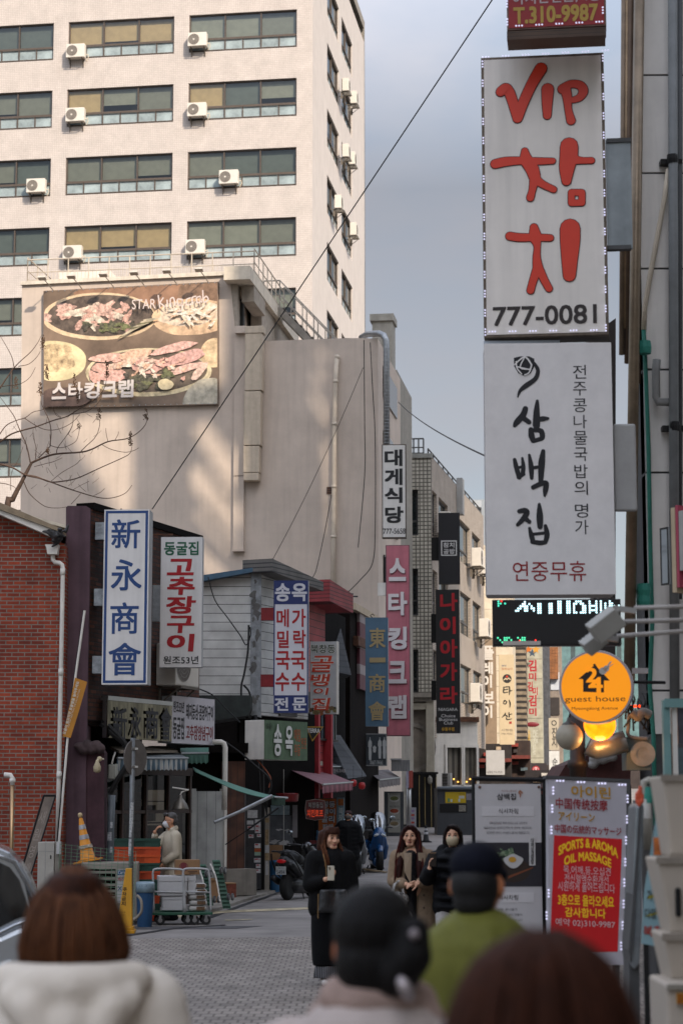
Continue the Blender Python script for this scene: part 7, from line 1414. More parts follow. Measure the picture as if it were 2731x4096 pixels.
letters(pn, f, paint('#161010'), [('북창동집', 1232, 3208, 1292, 3232)], .07, y=-.014); letters(pn, f, paint('#8a8480'), [('북창동집', 1233, 3209, 1291, 3231)], .0, y=-.018); letters(pn, f, mat('#b5371a', .4, emit=.3), [('치킨호프', 1228, 3238, 1292, 3268)], .02, y=-.014)
f = ground_f(1310, 46.2, -3); e = fthing(f, 'menu_stand', 'tall orange menu board with white Korean letters, half behind the walking woman', 'menu board'); fbox(f, 1272, 3192, 1346, 3475, .004, .12).build('cabinet', M_dgrey, e); pn = fbox(f, 1274, 3195, 1344, 3470, -.004, .006).build('panel', mat('#a4561a', .5, var=.08), e); fbox(f, 1274, 3360, 1344, 3470, -.008, -.004).build('red_panel', paint('#8f1c1e'), pn)
its = [('창동', 1290, 3204, 1340, 3230), ('뱅이', 1290, 3234, 1340, 3258), ('말리', 1286, 3262, 1338, 3290), ('판매', 1290, 3296, 1332, 3318)]; letters(pn, f, paint('#1d2244'), its, .14, y=-.01); letters(pn, f, paint('#b5b6ba'), its, .05, y=-.014)
x0, x1, z0, z1 = f.rect(1348, 3190, 1376, 3440); sp_ = MB().box(x0, x1, .0, .1, z0, z1).build('side_panel', mat('#6d8896', .5, var=.15), e); fbox(f, 1352, 3196, 1373, 3222, -.006, 0).build('picture', mat('#a4602c', .6, var=.3, scale=14), sp_); mb = MB(); column(mb, f, '북창동골뱅이', 1354, 3230, 1372, 3400, .03, y=-.006); mb.build('lettering', paint('#b9c4ca'), sp_)
b = MB(); f = ground_f(1200, 45.5, 0)
for i, px in enumerate((1195, 1212, 1226, 1240)): e = fthing(f, 'lit_strip_sign', 'x', 'x') if False else None
f = ground_f(1218, 45.8, 30); e = fthing(f, 'pub_door', 'dark pub door with posters and red lower panel beside the pub sign', 'door'); fbox(f, 1185, 3110, 1262, 3480, .05, .15).build('door_leaf', M_nearblack, e); b = MB()
for px in (1188, 1206, 1232, 1250): fbox(f, px, 3120, px + 5, 3470, 0, .05, b)
b.build('door_frame', mat('#3c3532', .5), e); fbox(f, 1200, 3390, 1262, 3480, -.01, .0).build('red_panel', paint('#7c181a'), e); fbox(f, 1193, 3120, 1204, 3150, -.01, 0).build('notice', mat('#a9854c', .6, var=.3), e); mb = MB(); column(mb, f, '골뱅이소주', 1192, 3210, 1204, 3350, .02, y=-.0); column(mb, f, '호프안주', 1236, 3290, 1248, 3370, .02, y=-.0); mb.build('lettering', paint('#8f8f93'), e)
for px, py, lb in ((1377, 3127, 'left'), (1412, 3138, 'middle')):
    e = thing('paper_lantern', ('small red lantern at the end of the pink awning' if lb == 'left' else 'small red lantern under the black tiled roof'), 'lantern', at(1413 if lb == 'left' else 1447, py + 5, 47)); MB().lathe([(.01, -.085), (.06, -.07), (.085, 0), (.06, .07), (.01, .085)], n=14).build('lantern_body', mat('#8a1c1c', .5, emit=.05), e, smooth=True); MB().lathe([(.025, .085), (.025, .1)], n=8).bar((0, 0, .1), (0, 0, .4), .004).build('hanger', M_black, e)
# totem sign, food menu board, clutter near the beige corner
f = face_at(1490, 2998, 55.5, 8); e = fthing(f, 'totem_sign', 'dark grey sign with four white carved totem shapes', 'shop sign'); x0, x1, z0, z1 = f.rect(1438, 2936, 1546, 3062); MB().box(x0, x1, 0, .12, z0, z1).build('panel', mat('#3a4046', .5, metal=.3, var=.15), e); border(f, (1437, 2934, 1547, 3064), mat('#77797a', .4), e, .03); b = MB()
for cx_, t, b_ in ((1479, 2949, 3040), (1497, 2982, 3010), (1518, 2949, 3034), (1536, 2948, 3034)):
    h = b_ - t; b.prism([f.loc(cx_ + u * 7.5, t + v * h) for u, v in ((-.15, 0), (.15, 0), (.2, .1), (.9, .2), (1, .4), (.7, .45), (.85, .7), (.6, 1), (-.6, 1), (-.85, .7), (-.7, .45), (-1, .4), (-.9, .2), (-.2, .1))], -.02, 0)
b.build('totem', paint('#a9acac'), e); letters(e, f, paint('#a9acac'), [('778-6677 / 794-5642', 1478, 3042, 1530, 3058)], .02, y=-.008)
gy = slatmat('grey_canvas', '#6a6464', '#4f4a4a', .12, 1, duty=.7, noise=.2, bump=.2); awning('small weathered grey awning under the totem sign', (at(1467, 3082, 58), at(1552, 3078, 61), at(1600, 3110, 59.5), at(1516, 3120, 55.5)), .2, gy, gy, 7)
f = ground_f(1578, 60, 6); e = fthing(f, 'food_menu_board', 'upright menu board with three photographs of dishes', 'menu board'); fbox(f, 1537, 3166, 1614, 3345, 0, .1).build('cabinet', mat('#3f4347', .5, metal=.3), e); pn = fbox(f, 1551, 3172, 1600, 3330, -.01, 0).build('panel', mat('#85857f', .5, var=.1), e)
for cy_, c_ in ((3196, '#5c6238'), (3246, '#8c3a20'), (3297, '#77684c')):
    c = L3(f, 1576, cy_, -.014); R0 = .15; d_ = MB().disc(c, R0, 24, R0 * .62).build('bowl', paint('#a09f9a'), pn); MB().disc((c[0], -.017, c[2] + .02), R0 * .85, 20, R0 * .42).build('dish', mat(c_, .6, var=.5, scale=22), d_)
mb = MB(); [words(mb, f, s_, 1556, t, 1598, t + 8, .01, y=-.014) for s_, t in (('황태해장국', 3172), ('육개장', 3222), ('칼국수', 3274))]; mb.build('lettering', paint('#3a3836'), pn)
f = face_at(1600, 3058, 59.5, 0); e = fthing(f, 'plastic_cover', 'clear grey plastic box over an outdoor unit by the lane corner', 'cover box'); fbox(f, 1565, 3040, 1638, 3084, 0, .5).build('cover', mat('#77787a', .2, var=.3, stretch=(6, 6, .5)), e); fbox(f, 1562, 3034, 1605, 3040, -.05, .5).build('top', mat('#9a9b9c', .4), e)
f = ground_f(1640, 61, 0); e = fthing(f, 'post_sign', 'steel post with a red and white sign box by the black gate', 'post sign'); tubeimg(f, [(1634, 3360), (1634, 3080)], .075, n=12).build('post', M_steel, e, smooth=True); fbox(f, 1624, 3082, 1634, 3152, -.12, .1).build('box', mat('#a5a3b5', .5), e); fbox(f, 1634, 3082, 1650, 3152, -.125, .1).build('red_face', paint('#9c4a40'), e)
f = ground_f(1652, 63, 0); e = fthing(f, 'price_board', 'small white standing board with red and blue print beside the gate', 'board'); fbox(f, 1640, 3230, 1664, 3350, 0, .1).build('panel', mat('#8d8f94', .5), e); b = MB()
for i, t in enumerate((3240, 3256, 3270, 3286, 3300)): b.m = i % 2; fbox(f, 1643, t, 1657, t + 8, -.006, -.001, b)
b.build('print', [paint('#7c6a8c'), paint('#9c3a30')], e)
# gate, cone, booth
f = ground_f(1696, 71, 6); e = fthing(f, 'gate', 'tall black gate with thin gold upright lines', 'gate'); fbox(f, 1646, 3092, 1746, 3352, 0, .12).build('leaf', paint('#0f0f11', rough=.3), e); b = MB()
for px in (1675, 1698, 1723, 1743): fbox(f, px, 3108 if px > 1680 else 3100, px + 2.2, 3326, -.02, -.001, b)
b.build('gold_line', paint('#8c7c50'), e); fbox(f, 1640, 3088, 1750, 3096, -.1, .14).build('lintel', M_black, e); lt = MB(); c = L3(f, 1716, 3118, -.12); lt.lathe([(.04, -.16), (.09, -.1), (.09, .05), (.02, .14)], c, 8); lt.build('wall_lantern', mat('#77746c', .4), e)
p = gpt(1703, 3369); e = thing('traffic_cone', 'black traffic cone with two silver bands in front of the gate', 'traffic cone', p); cone(e, .52, .13, M_black, ((.24, .31), (.36, .42)), M_black)
f = ground_f(1824, 66, 2); e = fthing(f, 'booth', 'dark grey street booth with a yellow advertisement', 'booth'); bd = fbox(f, 1748, 3152, 1902, 3356, 0, 1.2).build('body', mat('#35383c', .5, var=.1, streak=.1), e); MB().bar(L3(f, 1746, 3153, -.05), L3(f, 1902, 3153, -.05), .06, 10).build('top_bar', mat('#565b60', .4, metal=.4), e); fbox(f, 1758, 3216, 1866, 3250, -.012, .0).build('opening', M_black, e)
yp = fbox(f, 1780, 3168, 1862, 3212, -.015, 0).build('advertisement', paint('#a88f14'), e); b = MB()
for px, h, c_ in ((1790, 15, 0), (1801, 11, 1), (1832, 13, 1)): b.m = c_; x, z = f.loc(px, 3208); x2 = f.loc(px + 7, 3208)[0]; z2 = f.loc(px, 3208 - h)[1]; b.box(x, x2, -.02, -.0155, z, z2)
b.build('bottle', [paint('#3a7a5a'), paint('#9fb0b4')], yp); letters(yp, f, paint('#7a6a14'), [('한잔 하실래요', 1834, 3172, 1858, 3180)], .01, y=-.018); fbox(f, 1834, 3183, 1856, 3194, -.018, -.015).build('price_tag', paint('#a9a9a0'), yp); fbox(f, 1864, 3174, 1884, 3200, -.01, 0).build('notice', mat('#77747c', .6, var=.2), e); fbox(f, 1834, 3220, 1862, 3246, -.02, -.012).build('shelf_items', mat('#77746c', .5, var=.5, scale=30), e)
for px in (1760, 1890): fbox(f, px - 4, 3350, px + 4, 3385, .2, .4).build('leg', M_grey, e)
f = face_at(1782, 3118, 68, -10); e = fthing(f, 'louvred_unit', 'white louvred air-conditioner unit on top of the dark booth', 'air conditioner'); fbox(f, 1766, 3092, 1800, 3146, 0, .5).build('casing', mat('#8d8c88', .5), e); b = MB()
for k in range(8): fbox(f, 1769, 3096 + k * 6, 1789, 3099 + k * 6, -.02, -.001, b)
b.build('louvre', M_black, e)
# debris
p = gpt(1480, 3490); e = MB().tbox((0, 0, .06), .42, .07, .015, Matrix.Rotation(R(-25), 3, 'Z') @ Matrix.Rotation(R(6), 3, 'Y')).tbox((-.1, .12, .03), .3, .05, .012, Matrix.Rotation(R(-8), 3, 'Z')).build('planks', mat('#84745c', .8, var=.2)); e.location = p; tag(e, 'broken pale planks lying by the wheel of the blue scooter', 'planks')
# ================= scooters =================
def wheel(b, c, r, w_, n=20): b.lathe([(r * .62, -w_ / 2), (r * .9, -w_ / 2), (r, -w_ / 4), (r, w_ / 4), (r * .9, w_ / 2), (r * .62, w_ / 2), (r * .6, 0)], c, n, Matrix.Rotation(pi / 2, 3, 'Y'))
def scooter(loc, rot, label, main, kind_):
    """rides along local -y, seen from the front at rot 0"""
    e = thing('scooter', label, 'scooter', loc, R(rot)); mm = mat(main, .25, var=.06, coat=.5); mk = mat('#17181a', .4, var=.1)
    for y in (-.62, .62): b = MB(); wheel(b, (0, y, .27), .27, .13); wo = b.build('wheel', mat('#141414', .8), e, smooth=True); MB().lathe([(.16, -.05), (.16, .05)], (0, y, .27), 16, Matrix.Rotation(pi / 2, 3, 'Y')).build('rim', mat('#6f7174', .3, metal=.7), wo)
    o = Org(); o.chain([(0, -.42, .62, .15), (0, -.5, .86, .17), (0, -.36, 1.0, .12)]); o.cap((-.17, -.38, .55), (-.11, -.52, .8), .07); o.cap((.17, -.38, .55), (.11, -.52, .8), .07); o.cap((-.14, -.3, .35), (-.17, -.4, .6), .08); o.cap((.14, -.3, .35), (.17, -.4, .6), .08); o.build('front_fairing', mm, e, .014, 3)
    o = Org(); o.chain([(0, -.72, .5, .07), (0, -.6, .57, .09), (0, -.5, .53, .08)]); o.build('mudguard', mm, e, .012, 2)
    o = Org(); o.chain([(0, .1, .45, .16), (0, .45, .6, .19), (0, .8, .74, .13)]); o.cap((-.14, .35, .5), (-.14, .75, .68), .08); o.cap((.14, .35, .5), (.14, .75, .68), .08); o.cap((0, -.25, .25), (0, .4, .28), .16); o.build('tail_body', mm if kind_ == 'maxi' else mk, e, .014, 3)
    o = Org(); o.chain([(0, .0, .76, .1), (0, .3, .79, .14), (0, .68, .87, .12)]); o.cap((-.07, .3, .79), (.07, .3, .79), .11); o.build('seat', mat('#141415', .6), e, .014, 3)
    b = MB(); b.tube(cat_rom([(-.36, -.18, 1.06), (-.2, -.3, 1.06), (0, -.34, 1.03), (.2, -.3, 1.06), (.36, -.18, 1.06)]), .018, 8); b.bar((-.06, -.58, .3), (-.06, -.5, .6), .022); b.bar((.06, -.58, .3), (.06, -.5, .6), .022); b.build('handlebar', mk, e, smooth=True)
    for k in (-1, 1):
        b = MB(); b.tube(cat_rom([(.22 * k, -.3, 1.06), (.28 * k, -.3, 1.18), (.33 * k, -.3, 1.27)]), .009, 6); so_ = b.build('mirror', mk, e); MB().sph((.35 * k, -.29, 1.3), (.075, .025, .045), 14).build('mirror_glass', mat('#8d9498', .1, metal=.9), so_, smooth=True)
        MB().sph((.085 * k, -.645, .88), (.075, .03, .032), 12, Matrix.Rotation(.35 * k, 3, 'Y')).build('headlight', mat('#a9b0b4', .1, var=.2), e, smooth=True)
    b = MB(); b.tube([(.2, .25, .3), (.21, .6, .36), (.2, .85, .44)], [.05, .07, .06], 12); b.build('exhaust', mat('#3a3a3c', .35, metal=.6), e, smooth=True); b = MB(); b.tube([(-.17, .25, .14), (-.22, .3, .02)], .014, 6).tube([(.17, .25, .14), (.22, .3, .02)], .014, 6); b.build('stand', M_iron, e)
    b = MB(); b.sph((0, .92, .76), (.1, .03, .04), 12); b.build('tail_light', mat('#8a1216', .3, emit=.15), e, smooth=True)
    pl = MB().box(-.105, .105, .93, .945, .5, .66).build('number_plate', mat('#a5a8a8', .5), e)
    if kind_ == 'maxi':
        b = MB(); rows_ = []
        for z, w_, y in ((.98, .15, -.5), (1.1, .19, -.45), (1.25, .2, -.38), (1.38, .17, -.3), (1.43, .1, -.27)): rows_ += [(w_ * sin(a), y + .16 * (1 - cos(a)), z) for a in [R(-75 + 25 * i) for i in range(7)]]
        b.add(rows_, [(i * 7 + j, i * 7 + j + 1, (i + 1) * 7 + j + 1, (i + 1) * 7 + j) for i in range(4) for j in range(6)]); b.build('windscreen', glassmat('smoked_screen', '#8a9094', .2), e, smooth=True)
    else:
        b = MB(); 
        for k in (-1, 1): b.tube(cat_rom([(.16 * k, .3, .84), (.19 * k, .7, .94), (.17 * k, 1.0, .95), (.0, 1.04, .95)]), .016, 8); b.tube(cat_rom([(.22 * k, .2, .35), (.27 * k, .5, .5), (.25 * k, .8, .75), (.2 * k, .95, .9)]), .016, 8)
        for x in (-.1, 0, .1): b.bar((x, .62, .95), (x, 1.02, .95), .01)
        b.build('rack', mat('#3a3a3c', .3, metal=.7), e, smooth=True); mb = MB(); fp = Face((0, 0, 0), 0); vs, fs = glyph('5494'); x0, x1, z0, z1 = bb(vs); mb.add([(-(.085 - (u - x0) / (x1 - x0) * .17) * -1 * -1, .947, .51 + (v - z0) / (z1 - z0) * .085) for u, v in vs], fs); t_ = mb.build('lettering', paint('#1d2a33'), pl)
        vs, fs = glyph('서울 용산'); x0, x1, z0, z1 = bb(vs); MB().add([(.06 - (u - x0) / (x1 - x0) * .12, .947, .615 + (v - z0) / (z1 - z0) * .03) for u, v in vs], fs).build('lettering', paint('#3a4a50'), pl)
        for v in t_.data.vertices: v.co.x = -v.co.x
    return e
p = gpt(1508, 3487); scooter((p.x, p.y + .65, p.z), 6, 'blue maxi scooter with a tall smoked windscreen parked facing the viewer', '#16406c', 'maxi')
p = at(1424, 3214, 47.5); scooter((p.x, 48.3, gz(48)), 4, 'grey scooter with a clear windscreen half hidden behind the man in the cap', '#6d7073', 'maxi')
p = gpt(1172, 3600); e = scooter((p.x + .12, p.y + .55, 0), 180 - 22, 'black delivery scooter with a rear rack and number plate parked by the blue bin', '#141518', 'plain')
f = ground_f(1278, 44.6, 0); e = fthing(f, 'hand_truck', 'blue hand truck with grey crates behind the walking woman', 'hand truck'); b = MB()
for px in (1262, 1280): b.bar(L3(f, px - 3, 3480, .0), L3(f, px + 6, 3322, .2), .016)
for py in (3350, 3390, 3430): b.bar(L3(f, 1262, py, .1), L3(f, 1283, py, .1), .012)
b.build('frame', mat('#25506e', .5), e); fbox(f, 1210, 3385, 1258, 3470, -.1, .3).build('load', slatmat('grey_stack', '#77797b', '#3c3d3f', .08, 2, duty=.8), e); fbox(f, 1240, 3362, 1290, 3376, .0, .2).build('red_tray', paint('#6c2026'), e)
# ================= standing banners and things on the right =================
f = face_at(2034, 3425, 17.6, 2); e = fthing(f, 'standing_banner', 'white restaurant banner with a fried egg rice photograph on a black frame', 'banner'); pn = fbox(f, 1902, 3136, 2165, 3760, 0, .02).build('panel', mat('#b9b6b6', .5, var=.03), e)
f0 = f; b = MB()
for px in (1896, 2180): b.bar(L3(f, px, 3112, .05), (f.loc(px, 3400)[0], .05, -f.o.z), .02)
b.bar(L3(f, 1890, 3114, .05), L3(f, 2182, 3120, .05), .022); b.bar(L3(f, 2172, 3200, .06), L3(f, 2172, 3760, .06), .012); b.build('frame', M_black, e); b = MB()
for px in (1917, 2153): b.sph(L3(f, px, 3148, -.005), .012, 8)
b.build('rivet', M_rust, e); k5 = lambda its: sc(1700, 3100, 1.521, its)
letters(pn, f, M_ink, k5([('삼백집', 435, 112, 550, 152)]), .02); letters(pn, f, paint('#8f5a48'), k5([('전주콩나물국밥', 462, 92, 555, 103)]), .0); b = MB(); stroke(b, f, [(2086, 3172, 3), (2078, 3164, 4), (2074, 3172, 3), (2080, 3178, 3), (2078, 3188, 1.5)]); b.build('logo', paint('#9c6a52'), pn)
for t, b_, s_ in ((190, 250, '식사차림'), (715, 775, '식사차림')): x0, x1, z0, z1 = f.rect(*sb(1700, 3100, 1.521, 345, t, 660, b_)); st_ = MB().box(x0, x1, -.004, 0, z0, z1).build('strip', paint('#c4c1c1'), pn); letters(st_, f, M_ink, k5([(s_, 443, t + 14, 563, b_ - 14)]), .012, y=-.008)
letters(pn, f, paint('#3c3a3a'), k5([('대패삼겹살을 특제 양념소스로 조리하여', 388, 284, 617, 300), ('매콤하면서도 달짝지근하며, 떡, 양파채, 계란후라이,', 355, 314, 650, 330), ('영양만점 부추가 아낌없이 들어간 덮밥입니다.', 372, 343, 634, 359), ('전주 콩나물과', 440, 810, 560, 826), ('오징어를 넣어 만들어', 430, 842, 588, 858), ('시원한 국밥입니다', 440, 874, 590, 890)]), .006)
ph = fbox(f, 1902, 3370, 2165, 3546, -.004, 0).build('food_photo', mat('#26242a', .5, var=.2, scale=2), pn); c = L3(f, 2045, 3440, -.008); s1 = f.loc(2045 + 10, 3440)[0] - f.loc(2045, 3440)[0]
MB().disc((c[0], -.006, c[2] - 4 * s1), 7.5 * s1, 24, 4.8 * s1).build('bowl', paint('#2c2018'), ph); b = MB(); random.seed(8)
for i in range(50): b.m = random.randrange(2); b.disc((c[0] - 2 * s1 + random.gauss(0, 1.6) * s1, -.009 - .0001 * i, c[2] + 2.4 * s1 + random.gauss(0, .9) * s1), random.uniform(.3, .7) * s1, 6)
b.build('greens', [paint('#4a6248'), paint('#77876a')], ph); b = MB(); b.add([(c[0] + 3.8 * s1 * (1 + .12 * sin(3 * a)) * cos(a) + .6 * s1, -.016, c[2] - .4 * s1 + 2.6 * s1 * (1 + .1 * cos(4 * a)) * sin(a)) for a in [i * pi / 16 for i in range(32)]], [tuple(range(32))]); eg = b.build('egg_white', paint('#b5b3b0'), ph); MB().disc((c[0] + .2 * s1, -.019, c[2] + .2 * s1), 1.5 * s1, 20, 1.1 * s1).build('yolk', paint('#b8892a'), eg); fbox(f, *sb(1700, 3100, 1.521, 630, 375, 668, 550), -.008, -.004).build('strip', paint('#bdbab8'), ph); mb = MB(); column(mb, f, '대패삼겹덮밥', *sb(1700, 3100, 1.521, 640, 385, 658, 540), .02, y=-.012); mb.build('lettering', M_ink, ph)
x0, z0 = f.loc(2030, 3510); x1, z1 = f.loc(2130, 3470); b = MB().add([(x0, -.007, z0 - .01), (x1, -.007, z1 - .006), (x1, -.007, z1 + .006), (x0, -.007, z0 + .012)], [(0, 1, 2, 3)]); b.build('chopsticks', paint('#6e3a20'), ph)
# massage sign
f = face_at(2347, 3470, 16.6, 4); e = fthing(f, 'massage_sign', 'tall lit massage sign with a red panel, yellow English words and Korean lines', 'standing sign')
x0, x1, z0, z1 = f.rect(2196, 3117, 2512, 3860); dxb = f.loc(2196, 3400)[0] - f.loc(2184, 3400)[0]; pn = MB().prism([(x0, z1), (x1, z1 - .03), (x1 - dxb * 2, z0), (x0 - dxb * .6, z0)], 0, .12).build('cabinet', mat('#b3afb5', .45, var=.03), e)
b = MB(); b.prism([(x0 - .02, z1 + .03), (x1 + .03, z1), (x1 + .03 - dxb * 2, z0), (x1 - dxb * 2, z0), (x1, z1 - .025), (x0 - .02, z1 + .005)], -.01, .14); b.build('edge_frame', M_dgrey, e); b = MB()
for px in (2230, 2460): b.box(f.loc(px, 3400)[0] - .02, f.loc(px, 3400)[0] + .02, .02, .1, -f.o.z, z0)
b.build('leg', M_dgrey, e)
rp_ = MB().add([L3(f, *p, -.004) for p in [(v / 1.521 + 1700, w_ / 1.521 + 3100) for v, w_ in ((782, 366), (1195, 390), (1168, 1075), (757, 1075))]], [(3, 2, 1, 0)]).build('red_panel', mat('#a01418', .45, var=.05, emit=.1), pn)
def sheared(par, m, its, bold, y=-.008, sl=.0):
    mb = MB()
    for s_, l, t, r, b_ in k5(its): vs, fs = glyph(s_); n0 = len(mb.v); words(mb, f, s_, l, t, r, b_, bold, y=y); xc = f.loc((l + r) / 2, t)[0]; mb.v[n0:] = [(v[0], v[1], v[2] - (v[0] - xc) * .055) for v in mb.v[n0:]]
    return mb.build('lettering', m, par)
sheared(pn, paint('#b88a28'), [('아이린', 885, 68, 1125, 140), ('アイリーン', 808, 228, 1028, 280)], .03); sheared(pn, paint('#93262c'), [('中国传统按摩', 792, 145, 1105, 212), ('中国の伝統的マッサージ', 785, 308, 1190, 360)], .02)
M_yt = paint('#c9a21c', emit=.1); mb = MB()
for s_, l, r, t, b_, bow in (('SPORTS & AROMA', 808, 1168, 412, 470, .075), ('OIL MASSAGE', 842, 1128, 475, 530, .05)):
    [(q_, l, t, r, b_)] = k5([(s_, l, t, r, b_)]); n0 = len(mb.v); words(mb, f, q_, l, t, r, b_, .05, y=-.01); xa, xb = f.loc(l, t)[0], f.loc(r, t)[0]; mb.v[n0:] = [(v[0], v[1], v[2] + bow * (1 - ((v[0] - xa) / (xb - xa) * 2 - 1) ** 2) - .04 - (v[0] - (xa + xb) / 2) * .05) for v in mb.v[n0:]]
mb.build('lettering', M_yt, rp_)
sheared(rp_, paint('#c4bcbc'), [('목,어깨,등,오십견', 838, 556, 1125, 608), ('전신혈액순환개선', 845, 606, 1112, 660), ('시원하게 풀어드립니다', 805, 655, 1150, 712), ('예약 02)310-9987', 790, 878, 1152, 932)], .01); sheared(rp_, M_yt, [('3층으로 올라오세요', 805, 730, 1145, 800), ('감사합니다', 848, 808, 1095, 868)], .035)
b = MB()
for k in (-1, 0, 1): b.sph((0, 0, k * .026), .009, 8)
lm = b.build('led_module', M_bulb, e, smooth=True); LP_ = [(776, 95), (770, 205), (765, 335), (748, 720), (736, 855), (1227, 145), (1224, 270), (1218, 398), (1214, 530), (1208, 655), (1204, 785), (1198, 915), (1190, 1040)]
for i, (x, y) in enumerate(LP_ + [(818, 36), (945, 44), (1072, 52), (1195, 60)]):
    o = lm if i == 0 else lm.copy()
    if i: COL.objects.link(o); o.parent = e
    xx, zz = f.loc(x / 1.521 + 1700, y / 1.521 + 3100); o.location = (xx, -.012, zz)
    if i >= len(LP_): o.rotation_euler = (0, pi / 2, 0)
# lamps and dark post
e = thing('lamp_post', 'dark round post carrying the round sign and two globe lamps', 'lamp post', (at(2312, 3214, 18.6).x, 18.6, 0)); ox = e.location.x
MB().lathe([(.08, 0), (.078, 2.2), (.095, 2.21), (.095, 2.26), (.072, 2.28), (.072, 3.0)], n=16).build('post', mat('#2a211c', .5, var=.2), e, smooth=True)
def globe(px, py, r, m, label, Y=18.2):
    g = thing('globe_lamp', label, 'globe lamp', at(px, py, Y)); s_ = r * Y / F; MB().sph((0, 0, 0), s_, 28).build('globe', m, g, smooth=True); MB().lathe([(s_ * .55, s_ * .78), (s_ * .5, s_ * .95), (s_ * .2, s_ * 1.1), (s_ * .12, s_ * 1.4)], n=16).build('holder', mat('#5a5753', .5, metal=.3), g, smooth=True); MB().tube(cat_rom([(0, 0, s_ * 1.3), (.03, .08, s_ * 1.9), (.08, .3, s_ * 2.0)]), .01, 6).build('bracket', M_iron, g); return g, s_
globe(2275, 2946, 54, mat('#a39a88', .4, var=.1, scale=2, streak=.1), 'unlit white globe lamp under the left of the round orange sign'); g, s_ = globe(2397, 2898, 64, mat('#ff7a08', .25, var=.25, scale=8, emit=1.3), 'lit orange glass globe lamp under the round orange sign')
pl_ = bpy.data.lights.new('bulb', 'POINT'); pl_.energy = 4; pl_.color = (1, .5, .15); pl_.shadow_soft_size = .11; po = bpy.data.objects.new('bulb', pl_); COL.objects.link(po); po.location = g.location + V((0, -.02, -s_ - .04)); po.parent = None
# duct, hood and junk beyond the lamp
f = face_at(2440, 3000, 18.5, 0); e = fthing(f, 'exhaust_hood', 'silver duct and grey fan box tangled with pipes beside the lit globe', 'duct'); tubeimg(f, [(2352, 2978), (2385, 2995), (2430, 2985), (2500, 2965)], .10, n=14).build('duct', mat('#8d8a84', .35, metal=.7, var=.2), e, smooth=True); fbox(f, 2506, 2948, 2600, 3080, .0, .35).build('fan_box', mat('#5a615c', .6, var=.15), e); b = MB(); c = L3(f, 2568, 3016, -.02); b.ring(c, .06, .115); b.disc((c[0], -.012, c[2]), .115); b.build('fan_ring', mat('#8f8b82', .5, var=.3), e)
b = MB(); b.tube(cat_rom([L3(f, 2515, 2850), L3(f, 2512, 2900), L3(f, 2516, 2945), L3(f, 2590, 2955)]), .018, 8); b.tube(cat_rom([L3(f, 2520, 2850, -.1), L3(f, 2545, 2870, -.1), L3(f, 2560, 2850, -.12), L3(f, 2590, 2862, -.1)]), .045, 8); b.build('pipe', mat('#837d76', .6, var=.2), e, smooth=True); b = MB(); random.seed(31)
for i in range(16): x, y = random.uniform(2500, 2590), random.uniform(2760, 2840); b.tube(cat_rom([L3(f, x, y, -.05), L3(f, x + random.uniform(-25, 25), y + 40, -.1), L3(f, x + random.uniform(-30, 30), y + 90, -.05)]), .009, 5)
b.build('cable', M_cable, e)
f = face_at(2420, 2760, 19.5, 0); o = fbox(f, 2490, 2820, 2560, 2829, 0, .04).build('neon_tube', mat('#ff3a10', .3, emit=1.4)); o.location = f.o; tag(o, 'short red neon tube glowing right of the round orange sign', 'neon tube')
o = fbox(f, 2528, 2672, 2590, 2694, 0, .04).build('white_tube', mat('#a5a6a8', .4)); o.location = f.o; tag(o, 'white unlit tube bracket behind the brown pipe', 'tube')
f = face_at(2420, 3080, 22, 0); e = fthing(f, 'stall_roof', 'dark red stall roof with plastic bags behind the standing signs', 'stall'); b = MB(); b.prism([f.loc(*p) for p in ((2210, 3145), (2260, 3060), (2480, 2965), (2520, 2990), (2520, 3145))], 0, 1.5); b.build('roof', mat('#4a2622', .7, var=.3), e); o = Org(); random.seed(2)
for i in range(14): x, z = f.loc(2395 + random.gauss(0, 20), 3040 + random.gauss(0, 14)); o.ell((x, -.12, z), (.06, .06, .045))
o.build('bag', mat('#8f8c88', .4, var=.2, bump=.4), e, .012, 2); b = MB(); [b.box(f.loc(px, 3000)[0] - .02, f.loc(px, 3000)[0] + .02, .05, .1, -f.o.z, f.loc(px, 3140)[1]) for px in (2215, 2515)]; b.build('leg', M_iron, e)
# white lamp arms with floodlight heads
for i, (a, b_, lb, hd) in enumerate((((2731, 2424), (2536, 2432), 'upper white tube arm with a square floodlight head', (2420, 2500)), ((2760, 2478), (2490, 2487), 'middle white tube arm reaching left from the wall', None), ((2760, 2518), (2465, 2545), 'lower white tube arm carrying small floodlights', (2372, 2570)))):
    f = face_at(2600, b_[1], 13.2 + .15 * i, 0); e = fthing(f, 'lamp_bracket', lb, 'lamp arm', 'white lamp arms on the right wall'); MB().bar(L3(f, a[0] + 60, a[1]), L3(f, *b_), .016, 10).build('arm', mat('#a8a29c', .5), e, smooth=True); b = MB(); c = V(L3(f, *b_)); b.tbox(c + V((-.07, 0, -.01)), .08, .02, .018, Matrix.Rotation(R(8), 3, 'Y')); b.build('clamp', mat('#9c9a96', .5), e)
    if hd:
        h_ = V(L3(f, *hd)); s_ = .085 if i == 0 else .06; M = Matrix.Rotation(R(-38), 3, 'Y') @ Matrix.Rotation(R(20), 3, 'X'); b = MB(); b.tbox(h_, s_ * 1.25, .06, s_ * .85, M); b.build('floodlight', mat('#a09e97', .5, var=.08), e, bevel=.008); b = MB()
        for k in range(5): b.tbox(h_ + M @ V((-s_ + k * s_ * .5, .07, 0)), .006, .02, s_ * .7, M)
        b.build('fin', M_grey, e); MB().bar(h_ + V((.03, 0, .03)), c + V((-.1, 0, 0)), .022, 6).build('neck', mat('#a29f98', .5), e)
